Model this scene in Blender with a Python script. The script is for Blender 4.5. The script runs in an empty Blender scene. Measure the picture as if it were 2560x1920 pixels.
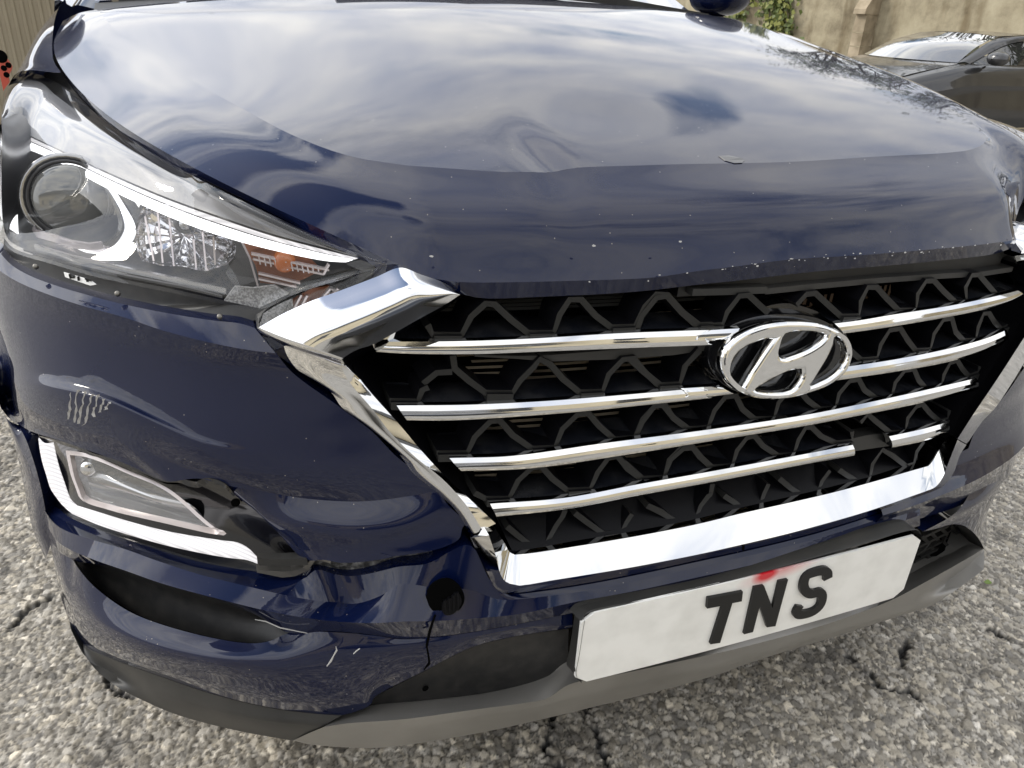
# Damaged navy SUV in a gravel yard: all coordinates are metres in the car frame (x across, y to the rear, z up)
import bpy, bmesh, math, random
import numpy as np
from mathutils import Vector, Matrix
from mathutils.geometry import tessellate_polygon
random.seed(4)
rng = np.random.default_rng(4)
scene = bpy.context.scene
COL = scene.collection
cam_d = bpy.data.cameras.new('camera')
cam = bpy.data.objects.new('camera', cam_d)
COL.objects.link(cam)
rx, ry, rz = [math.radians(a) for a in (-26.12, -2.945, -21.902)]
Rm = Matrix.Rotation(rz, 3, 'Z') @ Matrix.Rotation(rx, 3, 'X') @ Matrix.Rotation(ry, 3, 'Y')
right, fwd, up = (Rm.col[0], Rm.col[1], Rm.col[2])
mw = Matrix.Identity(4)
for i in range(3):
    mw[i][0] = right[i]
    mw[i][1] = up[i]
    mw[i][2] = -fwd[i]
mw[0][3], mw[1][3], mw[2][3] = (-0.6066, -0.5973, 1.1365)
cam.matrix_world = mw
cam_d.sensor_width = 36.0
cam_d.lens = 27.04
cam_d.clip_start = 0.02
cam_d.clip_end = 500
scene.camera = cam
SUN_EL, SUN_AZ = (math.radians(38), math.radians(-62))
sd = Vector((math.sin(SUN_AZ) * math.cos(SUN_EL), math.cos(SUN_AZ) * math.cos(SUN_EL), math.sin(SUN_EL)))
world = bpy.data.worlds.new('World')
scene.world = world
world.use_nodes = True
nt = world.node_tree
nt.nodes.clear()

def N(t, ty, **k):
    n = t.nodes.new(ty)
    for a, b in k.items():
        setattr(n, a, b)
    return n
wo = N(nt, 'ShaderNodeOutputWorld')
sky = N(nt, 'ShaderNodeTexSky', sky_type='NISHITA', sun_disc=False)
sky.sun_elevation = SUN_EL
sky.sun_rotation = SUN_AZ
bg1 = N(nt, 'ShaderNodeBackground')
bg1.inputs[1].default_value = 0.15
nt.links.new(sky.outputs[0], bg1.inputs[0])
tc = N(nt, 'ShaderNodeTexCoord')
sep = N(nt, 'ShaderNodeSeparateXYZ')
nt.links.new(tc.outputs['Generated'], sep.inputs[0])
zz = N(nt, 'ShaderNodeMath', operation='MAXIMUM')
zz.inputs[1].default_value = 0.0
nt.links.new(sep.outputs[2], zz.inputs[0])
za = N(nt, 'ShaderNodeMath', operation='ADD')
za.inputs[1].default_value = 0.16
nt.links.new(zz.outputs[0], za.inputs[0])
dx = N(nt, 'ShaderNodeMath', operation='DIVIDE')
nt.links.new(sep.outputs[0], dx.inputs[0])
nt.links.new(za.outputs[0], dx.inputs[1])
dy = N(nt, 'ShaderNodeMath', operation='DIVIDE')
nt.links.new(sep.outputs[1], dy.inputs[0])
nt.links.new(za.outputs[0], dy.inputs[1])
cmb = N(nt, 'ShaderNodeCombineXYZ')
nt.links.new(dx.outputs[0], cmb.inputs[0])
nt.links.new(dy.outputs[0], cmb.inputs[1])
mp = N(nt, 'ShaderNodeMapping')
mp.inputs['Rotation'].default_value = (0, 0, math.radians(24))
mp.inputs['Scale'].default_value = (1.0, 1.55, 1)
mp.inputs['Location'].default_value = (3.1, 1.7, 0)
nt.links.new(cmb.outputs[0], mp.inputs[0])
no = N(nt, 'ShaderNodeTexNoise')
no.inputs['Scale'].default_value = 1.1
no.inputs['Detail'].default_value = 9
no.inputs['Roughness'].default_value = 0.6
no.inputs['Distortion'].default_value = 0.35
nt.links.new(mp.outputs[0], no.inputs['Vector'])
cr = N(nt, 'ShaderNodeValToRGB')
cr.color_ramp.elements[0].position = 0.3
cr.color_ramp.elements[1].position = 0.45
cover = no.outputs[0]
for gdir, gr, gk in (((-0.26, 0.6, 0.755), 13, 0.3), ((-0.38, 0.08, 0.92), 17, 0.27), ((0.554, 0.703, 0.445), 5, 0.3), ((-0.3, -0.35, 0.89), 9, 0.22)):
    gd = N(nt, 'ShaderNodeVectorMath', operation='DOT_PRODUCT')
    nt.links.new(tc.outputs['Generated'], gd.inputs[0])
    gd.inputs[1].default_value = Vector(gdir).normalized()
    gm = N(nt, 'ShaderNodeMapRange', interpolation_type='SMOOTHSTEP')
    gm.inputs['From Min'].default_value = math.cos(math.radians(gr))
    gm.inputs['From Max'].default_value = 1.0
    gm.inputs['To Max'].default_value = gk
    nt.links.new(gd.outputs['Value'], gm.inputs[0])
    gs = N(nt, 'ShaderNodeMath', operation='SUBTRACT')
    nt.links.new(cover, gs.inputs[0])
    nt.links.new(gm.outputs[0], gs.inputs[1])
    cover = gs.outputs[0]
nt.links.new(cover, cr.inputs[0])
no2 = N(nt, 'ShaderNodeTexNoise')
no2.inputs['Scale'].default_value = 2.7
no2.inputs['Detail'].default_value = 7
no2.inputs['Roughness'].default_value = 0.6
nt.links.new(mp.outputs[0], no2.inputs['Vector'])
cr2 = N(nt, 'ShaderNodeValToRGB')
cr2.color_ramp.elements[0].position = 0.33
cr2.color_ramp.elements[0].color = (0.52, 0.56, 0.66, 1)
cr2.color_ramp.elements[1].position = 0.68
cr2.color_ramp.elements[1].color = (1.0, 0.98, 0.93, 1)
nt.links.new(no2.outputs[0], cr2.inputs[0])
dt = N(nt, 'ShaderNodeVectorMath', operation='DOT_PRODUCT')
nt.links.new(tc.outputs['Generated'], dt.inputs[0])
dt.inputs[1].default_value = sd
gl = N(nt, 'ShaderNodeMapRange')
gl.inputs['From Min'].default_value = 0.25
gl.inputs['From Max'].default_value = 1.0
gl.inputs['To Min'].default_value = 1.5
gl.inputs['To Max'].default_value = 2.7
gl.interpolation_type = 'SMOOTHSTEP'
nt.links.new(dt.outputs['Value'], gl.inputs[0])
bg2 = N(nt, 'ShaderNodeBackground')
nt.links.new(cr2.outputs[0], bg2.inputs[0])
nt.links.new(gl.outputs[0], bg2.inputs[1])
ms = N(nt, 'ShaderNodeMixShader')
nt.links.new(cr.outputs[0], ms.inputs[0])
nt.links.new(bg1.outputs[0], ms.inputs[1])
nt.links.new(bg2.outputs[0], ms.inputs[2])
nt.links.new(ms.outputs[0], wo.inputs[0])
sun_d = bpy.data.lights.new('sun', 'SUN')
sun = bpy.data.objects.new('sun', sun_d)
COL.objects.link(sun)
sun_d.energy = 1.5
sun_d.angle = math.radians(11)
sun_d.color = (1.0, 0.94, 0.84)
sun.rotation_euler = sd.to_track_quat('Z', 'Y').to_euler()
scene.view_settings.view_transform = 'Standard'
scene.view_settings.look = 'None'
scene.view_settings.exposure = 0.17
scene.view_settings.gamma = 1.0

def mat(name, col, rough=0.5, metal=0.0, coat=0.0, coat_rough=0.02, emit=None, es=1.0, spec=0.5):
    m = bpy.data.materials.new(name)
    m.use_nodes = True
    b = m.node_tree.nodes['Principled BSDF']
    b.inputs['Base Color'].default_value = (*col, 1)
    b.inputs['Roughness'].default_value = rough
    b.inputs['Metallic'].default_value = metal
    b.inputs['Coat Weight'].default_value = coat
    b.inputs['Coat Roughness'].default_value = coat_rough
    b.inputs['Specular IOR Level'].default_value = spec
    if emit:
        b.inputs['Emission Color'].default_value = (*emit, 1)
        b.inputs['Emission Strength'].default_value = es
    return m

def nodes(m):
    return (m.node_tree, m.node_tree.nodes['Principled BSDF'])

def noise_mix(m, c1, c2, scale, lo=0.4, hi=0.6, detail=6, inp='Base Color', bump=0.0, dist=0.002, stretch=(1, 1, 1), coord='Object'):
    t, b = nodes(m)
    tcn = N(t, 'ShaderNodeTexCoord')
    mpn = N(t, 'ShaderNodeMapping')
    mpn.inputs['Scale'].default_value = stretch
    t.links.new(tcn.outputs[coord], mpn.inputs[0])
    nn = N(t, 'ShaderNodeTexNoise')
    nn.inputs['Scale'].default_value = scale
    nn.inputs['Detail'].default_value = detail
    t.links.new(mpn.outputs[0], nn.inputs['Vector'])
    r = N(t, 'ShaderNodeValToRGB')
    r.color_ramp.elements[0].position = lo
    r.color_ramp.elements[1].position = hi
    if isinstance(c1, (int, float)):
        c1 = (c1,) * 3
        c2 = (c2,) * 3
    r.color_ramp.elements[0].color = (*c1, 1)
    r.color_ramp.elements[1].color = (*c2, 1)
    t.links.new(nn.outputs[0], r.inputs[0])
    t.links.new(r.outputs[0], b.inputs[inp])
    if bump:
        bn = N(t, 'ShaderNodeBump')
        bn.inputs['Strength'].default_value = bump
        bn.inputs['Distance'].default_value = dist
        t.links.new(nn.outputs[0], bn.inputs['Height'])
        t.links.new(bn.outputs[0], b.inputs['Normal'])
    return r
M = {}
M['paint'] = mat('navy_paint', (0.0013, 0.0045, 0.027), 0.4, 0.0, 1.0, 0.012, spec=0.05)

def paint_dust(m):
    t, b = nodes(m)
    tcn = N(t, 'ShaderNodeTexCoord')
    nn = N(t, 'ShaderNodeTexNoise')
    nn.inputs['Scale'].default_value = 6
    nn.inputs['Detail'].default_value = 8
    t.links.new(tcn.outputs['Object'], nn.inputs['Vector'])
    vr = N(t, 'ShaderNodeTexVoronoi')
    vr.inputs['Scale'].default_value = 160
    t.links.new(tcn.outputs['Object'], vr.inputs['Vector'])
    lt = N(t, 'ShaderNodeMath', operation='LESS_THAN')
    lt.inputs[1].default_value = 0.11
    t.links.new(vr.outputs['Distance'], lt.inputs[0])
    sx = N(t, 'ShaderNodeSeparateColor')
    t.links.new(vr.outputs['Color'], sx.inputs[0])
    gt = N(t, 'ShaderNodeMath', operation='GREATER_THAN')
    gt.inputs[1].default_value = 0.93
    t.links.new(sx.outputs[0], gt.inputs[0])
    ml = N(t, 'ShaderNodeMath', operation='MULTIPLY')
    t.links.new(lt.outputs[0], ml.inputs[0])
    t.links.new(gt.outputs[0], ml.inputs[1])
    rp = N(t, 'ShaderNodeMapRange')
    rp.inputs['From Min'].default_value = 0.45
    rp.inputs['From Max'].default_value = 0.8
    rp.inputs['To Max'].default_value = 0.007
    t.links.new(nn.outputs[0], rp.inputs[0])
    ad = N(t, 'ShaderNodeMath', operation='ADD')
    t.links.new(rp.outputs[0], ad.inputs[0])
    m5 = N(t, 'ShaderNodeMath', operation='MULTIPLY')
    m5.inputs[1].default_value = 0.5
    t.links.new(ml.outputs[0], m5.inputs[0])
    t.links.new(m5.outputs[0], ad.inputs[1])
    mx = N(t, 'ShaderNodeMix', data_type='RGBA')
    t.links.new(ad.outputs[0], mx.inputs[0])
    mx.inputs[6].default_value = b.inputs['Base Color'].default_value
    mx.inputs[7].default_value = (0.42, 0.38, 0.32, 1)
    t.links.new(mx.outputs[2], b.inputs['Base Color'])
    n2 = N(t, 'ShaderNodeTexNoise')
    n2.inputs['Scale'].default_value = 260
    t.links.new(tcn.outputs['Object'], n2.inputs['Vector'])
    bn = N(t, 'ShaderNodeBump')
    bn.inputs['Strength'].default_value = 0.03
    bn.inputs['Distance'].default_value = 0.0006
    t.links.new(n2.outputs[0], bn.inputs['Height'])
    t.links.new(bn.outputs[0], b.inputs['Coat Normal'])
paint_dust(M['paint'])
M['chrome'] = mat('chrome', (0.8, 0.8, 0.79), 0.045, 1.0)
noise_mix(M['chrome'], 0.03, 0.11, 25, 0.4, 0.75, 8, 'Roughness')
M['gloss'] = mat('gloss_black', (0.006, 0.006, 0.007), 0.12, 0, 0.6, 0.04)
M['shelf'] = mat('dusty_gloss_black', (0.01, 0.011, 0.014), 0.2, 0, 0.3, 0.1)
noise_mix(M['shelf'], (0.008, 0.009, 0.012), (0.035, 0.035, 0.036), 30, 0.45, 0.8, 8)
M['satin'] = mat('satin_black', (0.022, 0.022, 0.021), 0.5)
noise_mix(M['satin'], (0.018, 0.018, 0.017), (0.04, 0.038, 0.034), 9, 0.4, 0.75, 8, bump=0.15, dist=0.0004)
M['grain'] = mat('grained_black', (0.016, 0.016, 0.016), 0.45)
noise_mix(M['grain'], (0.012, 0.012, 0.012), (0.03, 0.028, 0.026), 60, 0.4, 0.8, 10, bump=0.25, dist=0.0005)
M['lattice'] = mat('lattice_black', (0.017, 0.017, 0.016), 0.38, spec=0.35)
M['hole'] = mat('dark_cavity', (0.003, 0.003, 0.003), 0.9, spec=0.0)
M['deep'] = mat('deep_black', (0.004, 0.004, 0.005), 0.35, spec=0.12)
M['skid'] = mat('skid_grey', (0.15, 0.145, 0.135), 0.36, 0.4)
noise_mix(M['skid'], (0.27, 0.26, 0.24), (0.17, 0.16, 0.14), 5, 0.42, 0.72, 9)
M['plate'] = mat('plate_white', (0.78, 0.77, 0.73), 0.3, 0, 0.35, 0.1)
M['letter'] = mat('letter_black', (0.01, 0.01, 0.01), 0.3, spec=0.3)
M['silver'] = mat('silver_plastic', (0.42, 0.42, 0.42), 0.2, 0.9)
M['reflector'] = mat('reflector', (0.75, 0.75, 0.76), 0.06, 1.0)
M['housing'] = mat('lamp_housing', (0.03, 0.03, 0.032), 0.3)
M['bezelgrey'] = mat('bezel_grey', (0.2, 0.2, 0.205), 0.38, 0.3)
M['drl'] = mat('lit_strip', (0.9, 0.9, 0.9), 0.3, emit=(0.96, 0.97, 1.0), es=1.3)
M['drl2'] = mat('lit_strip_ribbed', (0.16, 0.16, 0.17), 0.25, emit=(1.0, 0.97, 0.98), es=0.95)

def ribs(m, scale, axis, lo, hi, es):
    t, b = nodes(m)
    tcn = N(t, 'ShaderNodeTexCoord')
    w = N(t, 'ShaderNodeTexWave', bands_direction=axis)
    w.inputs['Scale'].default_value = scale
    t.links.new(tcn.outputs['Object'], w.inputs['Vector'])
    r = N(t, 'ShaderNodeMapRange')
    r.inputs['To Min'].default_value = lo * es
    r.inputs['To Max'].default_value = hi * es
    t.links.new(w.outputs[0], r.inputs[0])
    t.links.new(r.outputs[0], b.inputs['Emission Strength'])
ribs(M['drl2'], 95, 'DIAGONAL', 0.68, 1.0, 0.85)
M['amber'] = mat('amber', (0.2, 0.065, 0.025), 0.3, 0.2)
M['amberlit'] = mat('amber_bulb', (0.2, 0.055, 0.015), 0.2, emit=(1.0, 0.28, 0.05), es=0.1)
M['rib'] = mat('lamp_rib', (0.55, 0.5, 0.5), 0.15, 0.5)
M['pinkrim'] = mat('lens_rim', (0.62, 0.56, 0.54), 0.2, 0.3)
M['white'] = mat('bare_white', (0.75, 0.75, 0.73), 0.6)
M['primer'] = mat('primer_grey', (0.46, 0.45, 0.43), 0.7)
M['steel'] = mat('steel', (0.2, 0.19, 0.17), 0.4, 0.8)
M['fin'] = mat('radiator_fin', (0.55, 0.46, 0.33), 0.5, 0.1)
M['shutter'] = mat('shutter_black', (0.09, 0.09, 0.085), 0.4)
M['tan'] = mat('cooler_tan', (0.3, 0.2, 0.13), 0.6, 0.2)
M['foam'] = mat('torn_foam', (0.012, 0.012, 0.012), 0.55)
noise_mix(M['foam'], 0.03, 0.2, 120, 0.42, 0.7, 6, bump=0.8, dist=0.006)
M['rubber'] = mat('tyre_rubber', (0.02, 0.02, 0.02), 0.8)
M['prism'] = mat('prism_patch', (0.26, 0.245, 0.245), 0.4)
noise_mix(M['prism'], 0.14, 0.3, 420, 0.4, 0.6, 1, bump=0.4, dist=0.001)
M['lens'] = None

def thin_glass(name, tint, ior=1.5, rough=0.01, haze=0.0, boost=1.0):
    m = bpy.data.materials.new(name)
    m.use_nodes = True
    t = m.node_tree
    t.nodes.clear()
    o = N(t, 'ShaderNodeOutputMaterial')
    tr = N(t, 'ShaderNodeBsdfTransparent')
    tr.inputs[0].default_value = (*tint, 1)
    g = N(t, 'ShaderNodeBsdfGlossy')
    g.inputs['Roughness'].default_value = rough
    ge = N(t, 'ShaderNodeNewGeometry')
    dp = N(t, 'ShaderNodeVectorMath', operation='DOT_PRODUCT')
    t.links.new(ge.outputs['Normal'], dp.inputs[0])
    t.links.new(ge.outputs['Incoming'], dp.inputs[1])
    ab = N(t, 'ShaderNodeMath', operation='ABSOLUTE')
    t.links.new(dp.outputs['Value'], ab.inputs[0])
    om = N(t, 'ShaderNodeMath', operation='SUBTRACT', use_clamp=True)
    om.inputs[0].default_value = 1.0
    t.links.new(ab.outputs[0], om.inputs[1])
    pw = N(t, 'ShaderNodeMath', operation='POWER')
    pw.inputs[1].default_value = 5.0
    t.links.new(om.outputs[0], pw.inputs[0])
    f0 = ((ior - 1) / (ior + 1)) ** 2
    mu = N(t, 'ShaderNodeMath', operation='MULTIPLY_ADD', use_clamp=True)
    mu.inputs[1].default_value = (1 - f0) * boost
    mu.inputs[2].default_value = f0 * boost
    t.links.new(pw.outputs[0], mu.inputs[0])
    mx = N(t, 'ShaderNodeMixShader')
    t.links.new(mu.outputs[0], mx.inputs[0])
    t.links.new(tr.outputs[0], mx.inputs[1])
    t.links.new(g.outputs[0], mx.inputs[2])
    last = mx
    if haze:
        d = N(t, 'ShaderNodeBsdfDiffuse')
        d.inputs[0].default_value = (0.7, 0.7, 0.68, 1)
        m2 = N(t, 'ShaderNodeMixShader')
        m2.inputs[0].default_value = haze
        t.links.new(mx.outputs[0], m2.inputs[1])
        t.links.new(d.outputs[0], m2.inputs[2])
        last = m2
    t.links.new(last.outputs[0], o.inputs[0])
    return m
M['lens'] = thin_glass('headlamp_lens', (0.97, 0.97, 0.97), 1.55, 0.012, 0.012, 1.15)
M['foglens'] = thin_glass('fog_lens', (0.95, 0.95, 0.95), 1.5, 0.02, 0.16, 1.6)
M['screen'] = thin_glass('screen_glass', (0.3, 0.34, 0.33), 1.52, 0.005, 0.03, 2.6)
M['screen2'] = thin_glass('far_screen_glass', (0.35, 0.4, 0.38), 1.52, 0.01, 0.05, 4.5)
M['ball'] = mat('projector_glass', (0.2, 0.2, 0.19), 0.03, 0.3, 1.0, 0.01)
CAMV = np.array([-0.6066, -0.5973, 1.1365])

def V3(l):
    return [np.array(p, float) for p in l]

def mobj(name, verts, faces, m=None, parent=None, smooth=True, **props):
    me = bpy.data.meshes.new(name)
    me.from_pydata([tuple(map(float, v)) for v in verts], [], [tuple(f) for f in faces])
    me.update()
    o = bpy.data.objects.new(name, me)
    COL.objects.link(o)
    if m:
        me.materials.append(M[m] if isinstance(m, str) else m)
    if smooth:
        me.polygons.foreach_set('use_smooth', [True] * len(me.polygons))
    if parent is not None:
        o.parent = parent
    for k, v in props.items():
        o[k] = v
    return o

def thing(name, label, cat, loc=(0, 0, 0), group=None, rot=0):
    e = bpy.data.objects.new(name, None)
    e.empty_display_size = 0.2
    COL.objects.link(e)
    e.location = loc
    e.rotation_euler = (0, 0, rot)
    e['label'] = label
    e['category'] = cat
    if group:
        e['group'] = group
    return e

def spl(pts, n, closed=False):
    """resample a polyline to n points along a centripetal Catmull-Rom curve"""
    p = np.array(pts, float)
    if len(p) == 1:
        return np.repeat(p, n, 0)
    if len(p) == 2:
        t = np.linspace(0, 1, n)[:, None]
        return p[0] * (1 - t) + p[1] * t
    keep = [0]
    for i in range(1, len(p)):
        if np.linalg.norm(p[i] - p[keep[-1]]) > 1e-06:
            keep.append(i)
    p = p[keep]
    if len(p) == 1:
        return np.repeat(p, n, 0)
    if len(p) == 2:
        t = np.linspace(0, 1, n)[:, None]
        return p[0] * (1 - t) + p[1] * t
    q = np.vstack([2 * p[0] - p[1], p, 2 * p[-1] - p[-2]])
    dense = []
    for i in range(1, len(q) - 2):
        a, b, c, d = (q[i - 1], q[i], q[i + 1], q[i + 2])
        t0 = 0
        t1 = t0 + max(np.linalg.norm(b - a), 1e-06) ** 0.5
        t2 = t1 + max(np.linalg.norm(c - b), 1e-06) ** 0.5
        t3 = t2 + max(np.linalg.norm(d - c), 1e-06) ** 0.5
        t = np.linspace(t1, t2, 14, endpoint=False)[:, None]
        A1 = (t1 - t) / (t1 - t0) * a + (t - t0) / (t1 - t0) * b
        A2 = (t2 - t) / (t2 - t1) * b + (t - t1) / (t2 - t1) * c
        A3 = (t3 - t) / (t3 - t2) * c + (t - t2) / (t3 - t2) * d
        B1 = (t2 - t) / (t2 - t0) * A1 + (t - t0) / (t2 - t0) * A2
        B2 = (t3 - t) / (t3 - t1) * A2 + (t - t1) / (t3 - t1) * A3
        dense.append((t2 - t) / (t2 - t1) * B1 + (t - t1) / (t2 - t1) * B2)
    dense = np.vstack(dense + [p[-1:]])
    s = np.r_[0, np.cumsum(np.linalg.norm(np.diff(dense, axis=0), axis=1))]
    u = np.linspace(0, s[-1], n)
    return np.stack([np.interp(u, s, dense[:, k]) for k in range(3)], 1)

def row(r, n):
    """a row is a polyline or a list of segments (each a polyline) that correspond between rows"""
    if isinstance(r, np.ndarray):
        return r if len(r) == n else spl(r, n)
    if isinstance(r[0], list):
        k = len(r)
        parts = [spl(seg, n // k + 1) for seg in r]
        return np.vstack([parts[0]] + [q[1:] for q in parts[1:]])
    return spl(r, n)

def smooth1(a, it):
    a = a.copy()
    for _ in range(it):
        a[1:-1] = 0.25 * a[:-2] + 0.5 * a[1:-1] + 0.25 * a[2:]
    return a

def loft_geo(rows, n=60, m=6, crease=(), sm=0, skirt=None):
    rs = [row(r, n) for r in rows]
    if sm:
        rs = [smooth1(r, sm) for r in rs]
    nn = len(rs[0])
    strips = []
    cur = [0]
    for i in range(1, len(rs)):
        cur.append(i)
        if i in crease and i < len(rs) - 1:
            strips.append(cur)
            cur = [i]
    strips.append(cur)
    V = []
    Fc = []
    for st in strips:
        ctrl = np.stack([rs[i] for i in st])
        k = len(st)
        out = []
        if k == 2:
            for t in np.linspace(0, 1, 3):
                out.append(ctrl[0] * (1 - t) + ctrl[1] * t)
        else:
            q = np.concatenate([2 * ctrl[:1] - ctrl[1:2], ctrl, 2 * ctrl[-1:] - ctrl[-2:-1]])
            for i in range(1, k):
                a, b, c, d = (q[i - 1], q[i], q[i + 1], q[i + 2])
                lb = np.linalg.norm(c - b, axis=1, keepdims=True)
                la = np.linalg.norm(b - a, axis=1, keepdims=True) + 1e-06
                lc = np.linalg.norm(d - c, axis=1, keepdims=True) + 1e-06
                ta = (c - a) * (lb / (la + lb + 1e-06))
                tb = (d - b) * (lb / (lb + lc + 1e-06))
                for t in np.linspace(0, 1, m, endpoint=i == k - 1):
                    out.append((2 * t ** 3 - 3 * t ** 2 + 1) * b + (t ** 3 - 2 * t ** 2 + t) * ta + (-2 * t ** 3 + 3 * t ** 2) * c + (t ** 3 - t ** 2) * tb)
        base = len(V)
        for o_ in out:
            V.extend(o_)
        for r in range(len(out) - 1):
            for c in range(nn - 1):
                a = base + r * nn + c
                Fc.append((a, a + 1, a + nn + 1, a + nn))
        st_first = base
        st_last = base + (len(out) - 1) * nn
        nrows = len(out)
        if skirt is not None:
            sk, sides = skirt

            def add(idx):
                b0 = len(V)
                V.extend([V[i].copy() for i in idx])
                b1 = len(V)
                V.extend([V[i] + np.array(sk) for i in idx])
                for j in range(len(idx) - 1):
                    Fc.append((b0 + j, b0 + j + 1, b1 + j + 1, b1 + j))
            if 't' in sides and st is strips[0]:
                add(list(range(st_first, st_first + nn)))
            if 'b' in sides and st is strips[-1]:
                add(list(range(st_last, st_last + nn)))
            if 'l' in sides:
                add([base + r * nn for r in range(nrows)])
            if 'r' in sides:
                add([base + r * nn + nn - 1 for r in range(nrows)])
    return (V, Fc)

def loft(name, rows, m, parent, n=60, sub=6, crease=(), sm=0, skirt=None, **props):
    v, f = loft_geo(rows, n, sub, crease, sm, skirt)
    return mobj(name, v, f, m, parent, True, **props)

def push(l, d):
    return [np.array(p) + np.array(d) for p in l]

def lerp(a, b, t, n=60, d=(0, 0, 0)):
    return list(row(a, n) * (1 - t) + row(b, n) * t + np.array(d))

def plate_poly(name, outline, m, parent, back=(0, 0.006, 0), n=None, bevel=0.0, smooth_curve=False, **props):
    """closed outline -> faced front plus side walls going back"""
    p = V3(outline)
    if smooth_curve:
        p = list(spl(p + [p[0]], (n or 4 * len(p)) + 1)[:-1])
    bm = bmesh.new()
    vs = [bm.verts.new(q) for q in p]
    flat = [Vector((q[0], q[2], 0)) for q in p]
    if max((q[2] for q in p)) - min((q[2] for q in p)) < 0.3 * (max((q[1] for q in p)) - min((q[1] for q in p))):
        flat = [Vector((q[0], q[1], 0)) for q in p]
    for tri in tessellate_polygon([flat]):
        bm.faces.new([vs[i] for i in tri])
    bk = [bm.verts.new(q + np.array(back)) for q in p]
    for i in range(len(p)):
        j = (i + 1) % len(p)
        bm.faces.new((vs[i], bk[i], bk[j], vs[j]))
    bmesh.ops.recalc_face_normals(bm, faces=bm.faces[:])
    me = bpy.data.meshes.new(name)
    bm.to_mesh(me)
    bm.free()
    o = bpy.data.objects.new(name, me)
    COL.objects.link(o)
    me.materials.append(M[m])
    o.parent = parent
    for k, v in props.items():
        o[k] = v
    return o

def ribbon(name, path, half, depth, m, parent, n=None, taper=None, joined=None):
    """solid strip following a path on the front face: half-width in the x-z plane, depth towards the rear"""
    p = np.array(path, float) if n is None else spl(path, n)
    t = np.gradient(p, axis=0)
    t[:, 1] = 0
    t /= np.linalg.norm(t, axis=1, keepdims=True) + 1e-09
    nrm = np.stack([-t[:, 2], 0 * t[:, 0], t[:, 0]], 1)
    h = np.full(len(p), half) if taper is None else np.interp(np.linspace(0, 1, len(p)), np.linspace(0, 1, len(taper)), taper)
    up_, lo_ = (p + nrm * h[:, None], p - nrm * h[:, None])
    d = np.array([0, depth, 0.0])
    V = np.vstack([up_, lo_, lo_ + d, up_ + d])
    k = len(p)
    Fc = []
    for i in range(k - 1):
        for a in range(4):
            b = (a + 1) % 4
            Fc.append((a * k + i, a * k + i + 1, b * k + i + 1, b * k + i))
    Fc.append((0, k, 2 * k, 3 * k))
    Fc.append((k - 1, 4 * k - 1, 3 * k - 1, 2 * k - 1))
    if joined is not None:
        b0 = len(joined[0])
        joined[0].extend(list(V))
        joined[1].extend([tuple((b0 + i for i in f)) for f in Fc])
        return None
    o = mobj(name, V, Fc, m, parent, False)
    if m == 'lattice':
        o.data.materials.append(M['deep'])  # darker black for the side faces: their shade is put into the colour
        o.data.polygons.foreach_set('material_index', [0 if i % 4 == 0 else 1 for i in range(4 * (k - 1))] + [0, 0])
    return o

def disc(name, c, r, m, parent, nrm=(0, -1, 0), bulge=0.0, ring=0.0, depth=0.01, seg=36, sz=1.0):
    c = np.array(c, float)
    nv = Vector(nrm).normalized()
    a = nv.orthogonal().normalized()
    b = nv.cross(a)
    a, b, nv = map(np.array, (a, b, nv))
    V = []
    Fc = []
    radii = [(r * math.cos(q), bulge * math.sin(q)) for q in np.linspace(0, math.pi / 2 * 0.98, 8)] if bulge else [(r, 0), (r * 0.5, 0)] if not ring else [(r, 0), (r - ring * 0.5, ring * 0.25), (r - ring, 0), (r - ring, -depth)]
    radii = [(r, -depth)] + radii
    for rr, h in radii:
        for k in range(seg):
            th = 2 * math.pi * k / seg
            V.append(c + (a * math.cos(th) + b * math.sin(th)) * rr + nv * h)
    for i in range(len(radii) - 1):
        for k in range(seg):
            j = (k + 1) % seg
            Fc.append((i * seg + k, i * seg + j, (i + 1) * seg + j, (i + 1) * seg + k))
    if not ring:
        Fc.append(tuple(range((len(radii) - 1) * seg, len(radii) * seg)))
    return mobj(name, V, Fc, m, parent)

def box_geo(lo, hi):
    x0, y0, z0 = lo
    x1, y1, z1 = hi
    return ([(x0, y0, z0), (x1, y0, z0), (x1, y1, z0), (x0, y1, z0), (x0, y0, z1), (x1, y0, z1), (x1, y1, z1), (x0, y1, z1)], [(0, 3, 2, 1), (4, 5, 6, 7), (0, 1, 5, 4), (1, 2, 6, 5), (2, 3, 7, 6), (3, 0, 4, 7)])

def mirror(l):
    return [np.array([-p[0], p[1], p[2]]) for p in l]

def cub(xs, ys, x):
    xs = np.array(xs, float)
    ys = np.array(ys, float)
    x = np.clip(x, xs[0], xs[-1])
    h = np.diff(xs)
    d = np.diff(ys) / h
    m = np.zeros_like(ys)
    m[1:-1] = np.where(d[:-1] * d[1:] > 0, 2 * d[:-1] * d[1:] / (d[:-1] + d[1:] + 1e-12), 0)
    m[0] = d[0] if xs[0] != 0 else 0
    m[-1] = d[-1]
    i = np.clip(np.searchsorted(xs, x) - 1, 0, len(h) - 1)
    t = (x - xs[i]) / h[i]
    return (2 * t ** 3 - 3 * t ** 2 + 1) * ys[i] + (t ** 3 - 2 * t ** 2 + t) * h[i] * m[i] + (-2 * t ** 3 + 3 * t ** 2) * ys[i + 1] + (t ** 3 - t ** 2) * h[i] * m[i + 1]
_PZ = np.array([-0.03733, 0.13935, -0.26063, 0.36741, 0.91897])
_PK = np.array([0.31623, -0.97397, 0.80513, -0.0305, 0.02112])
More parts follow.
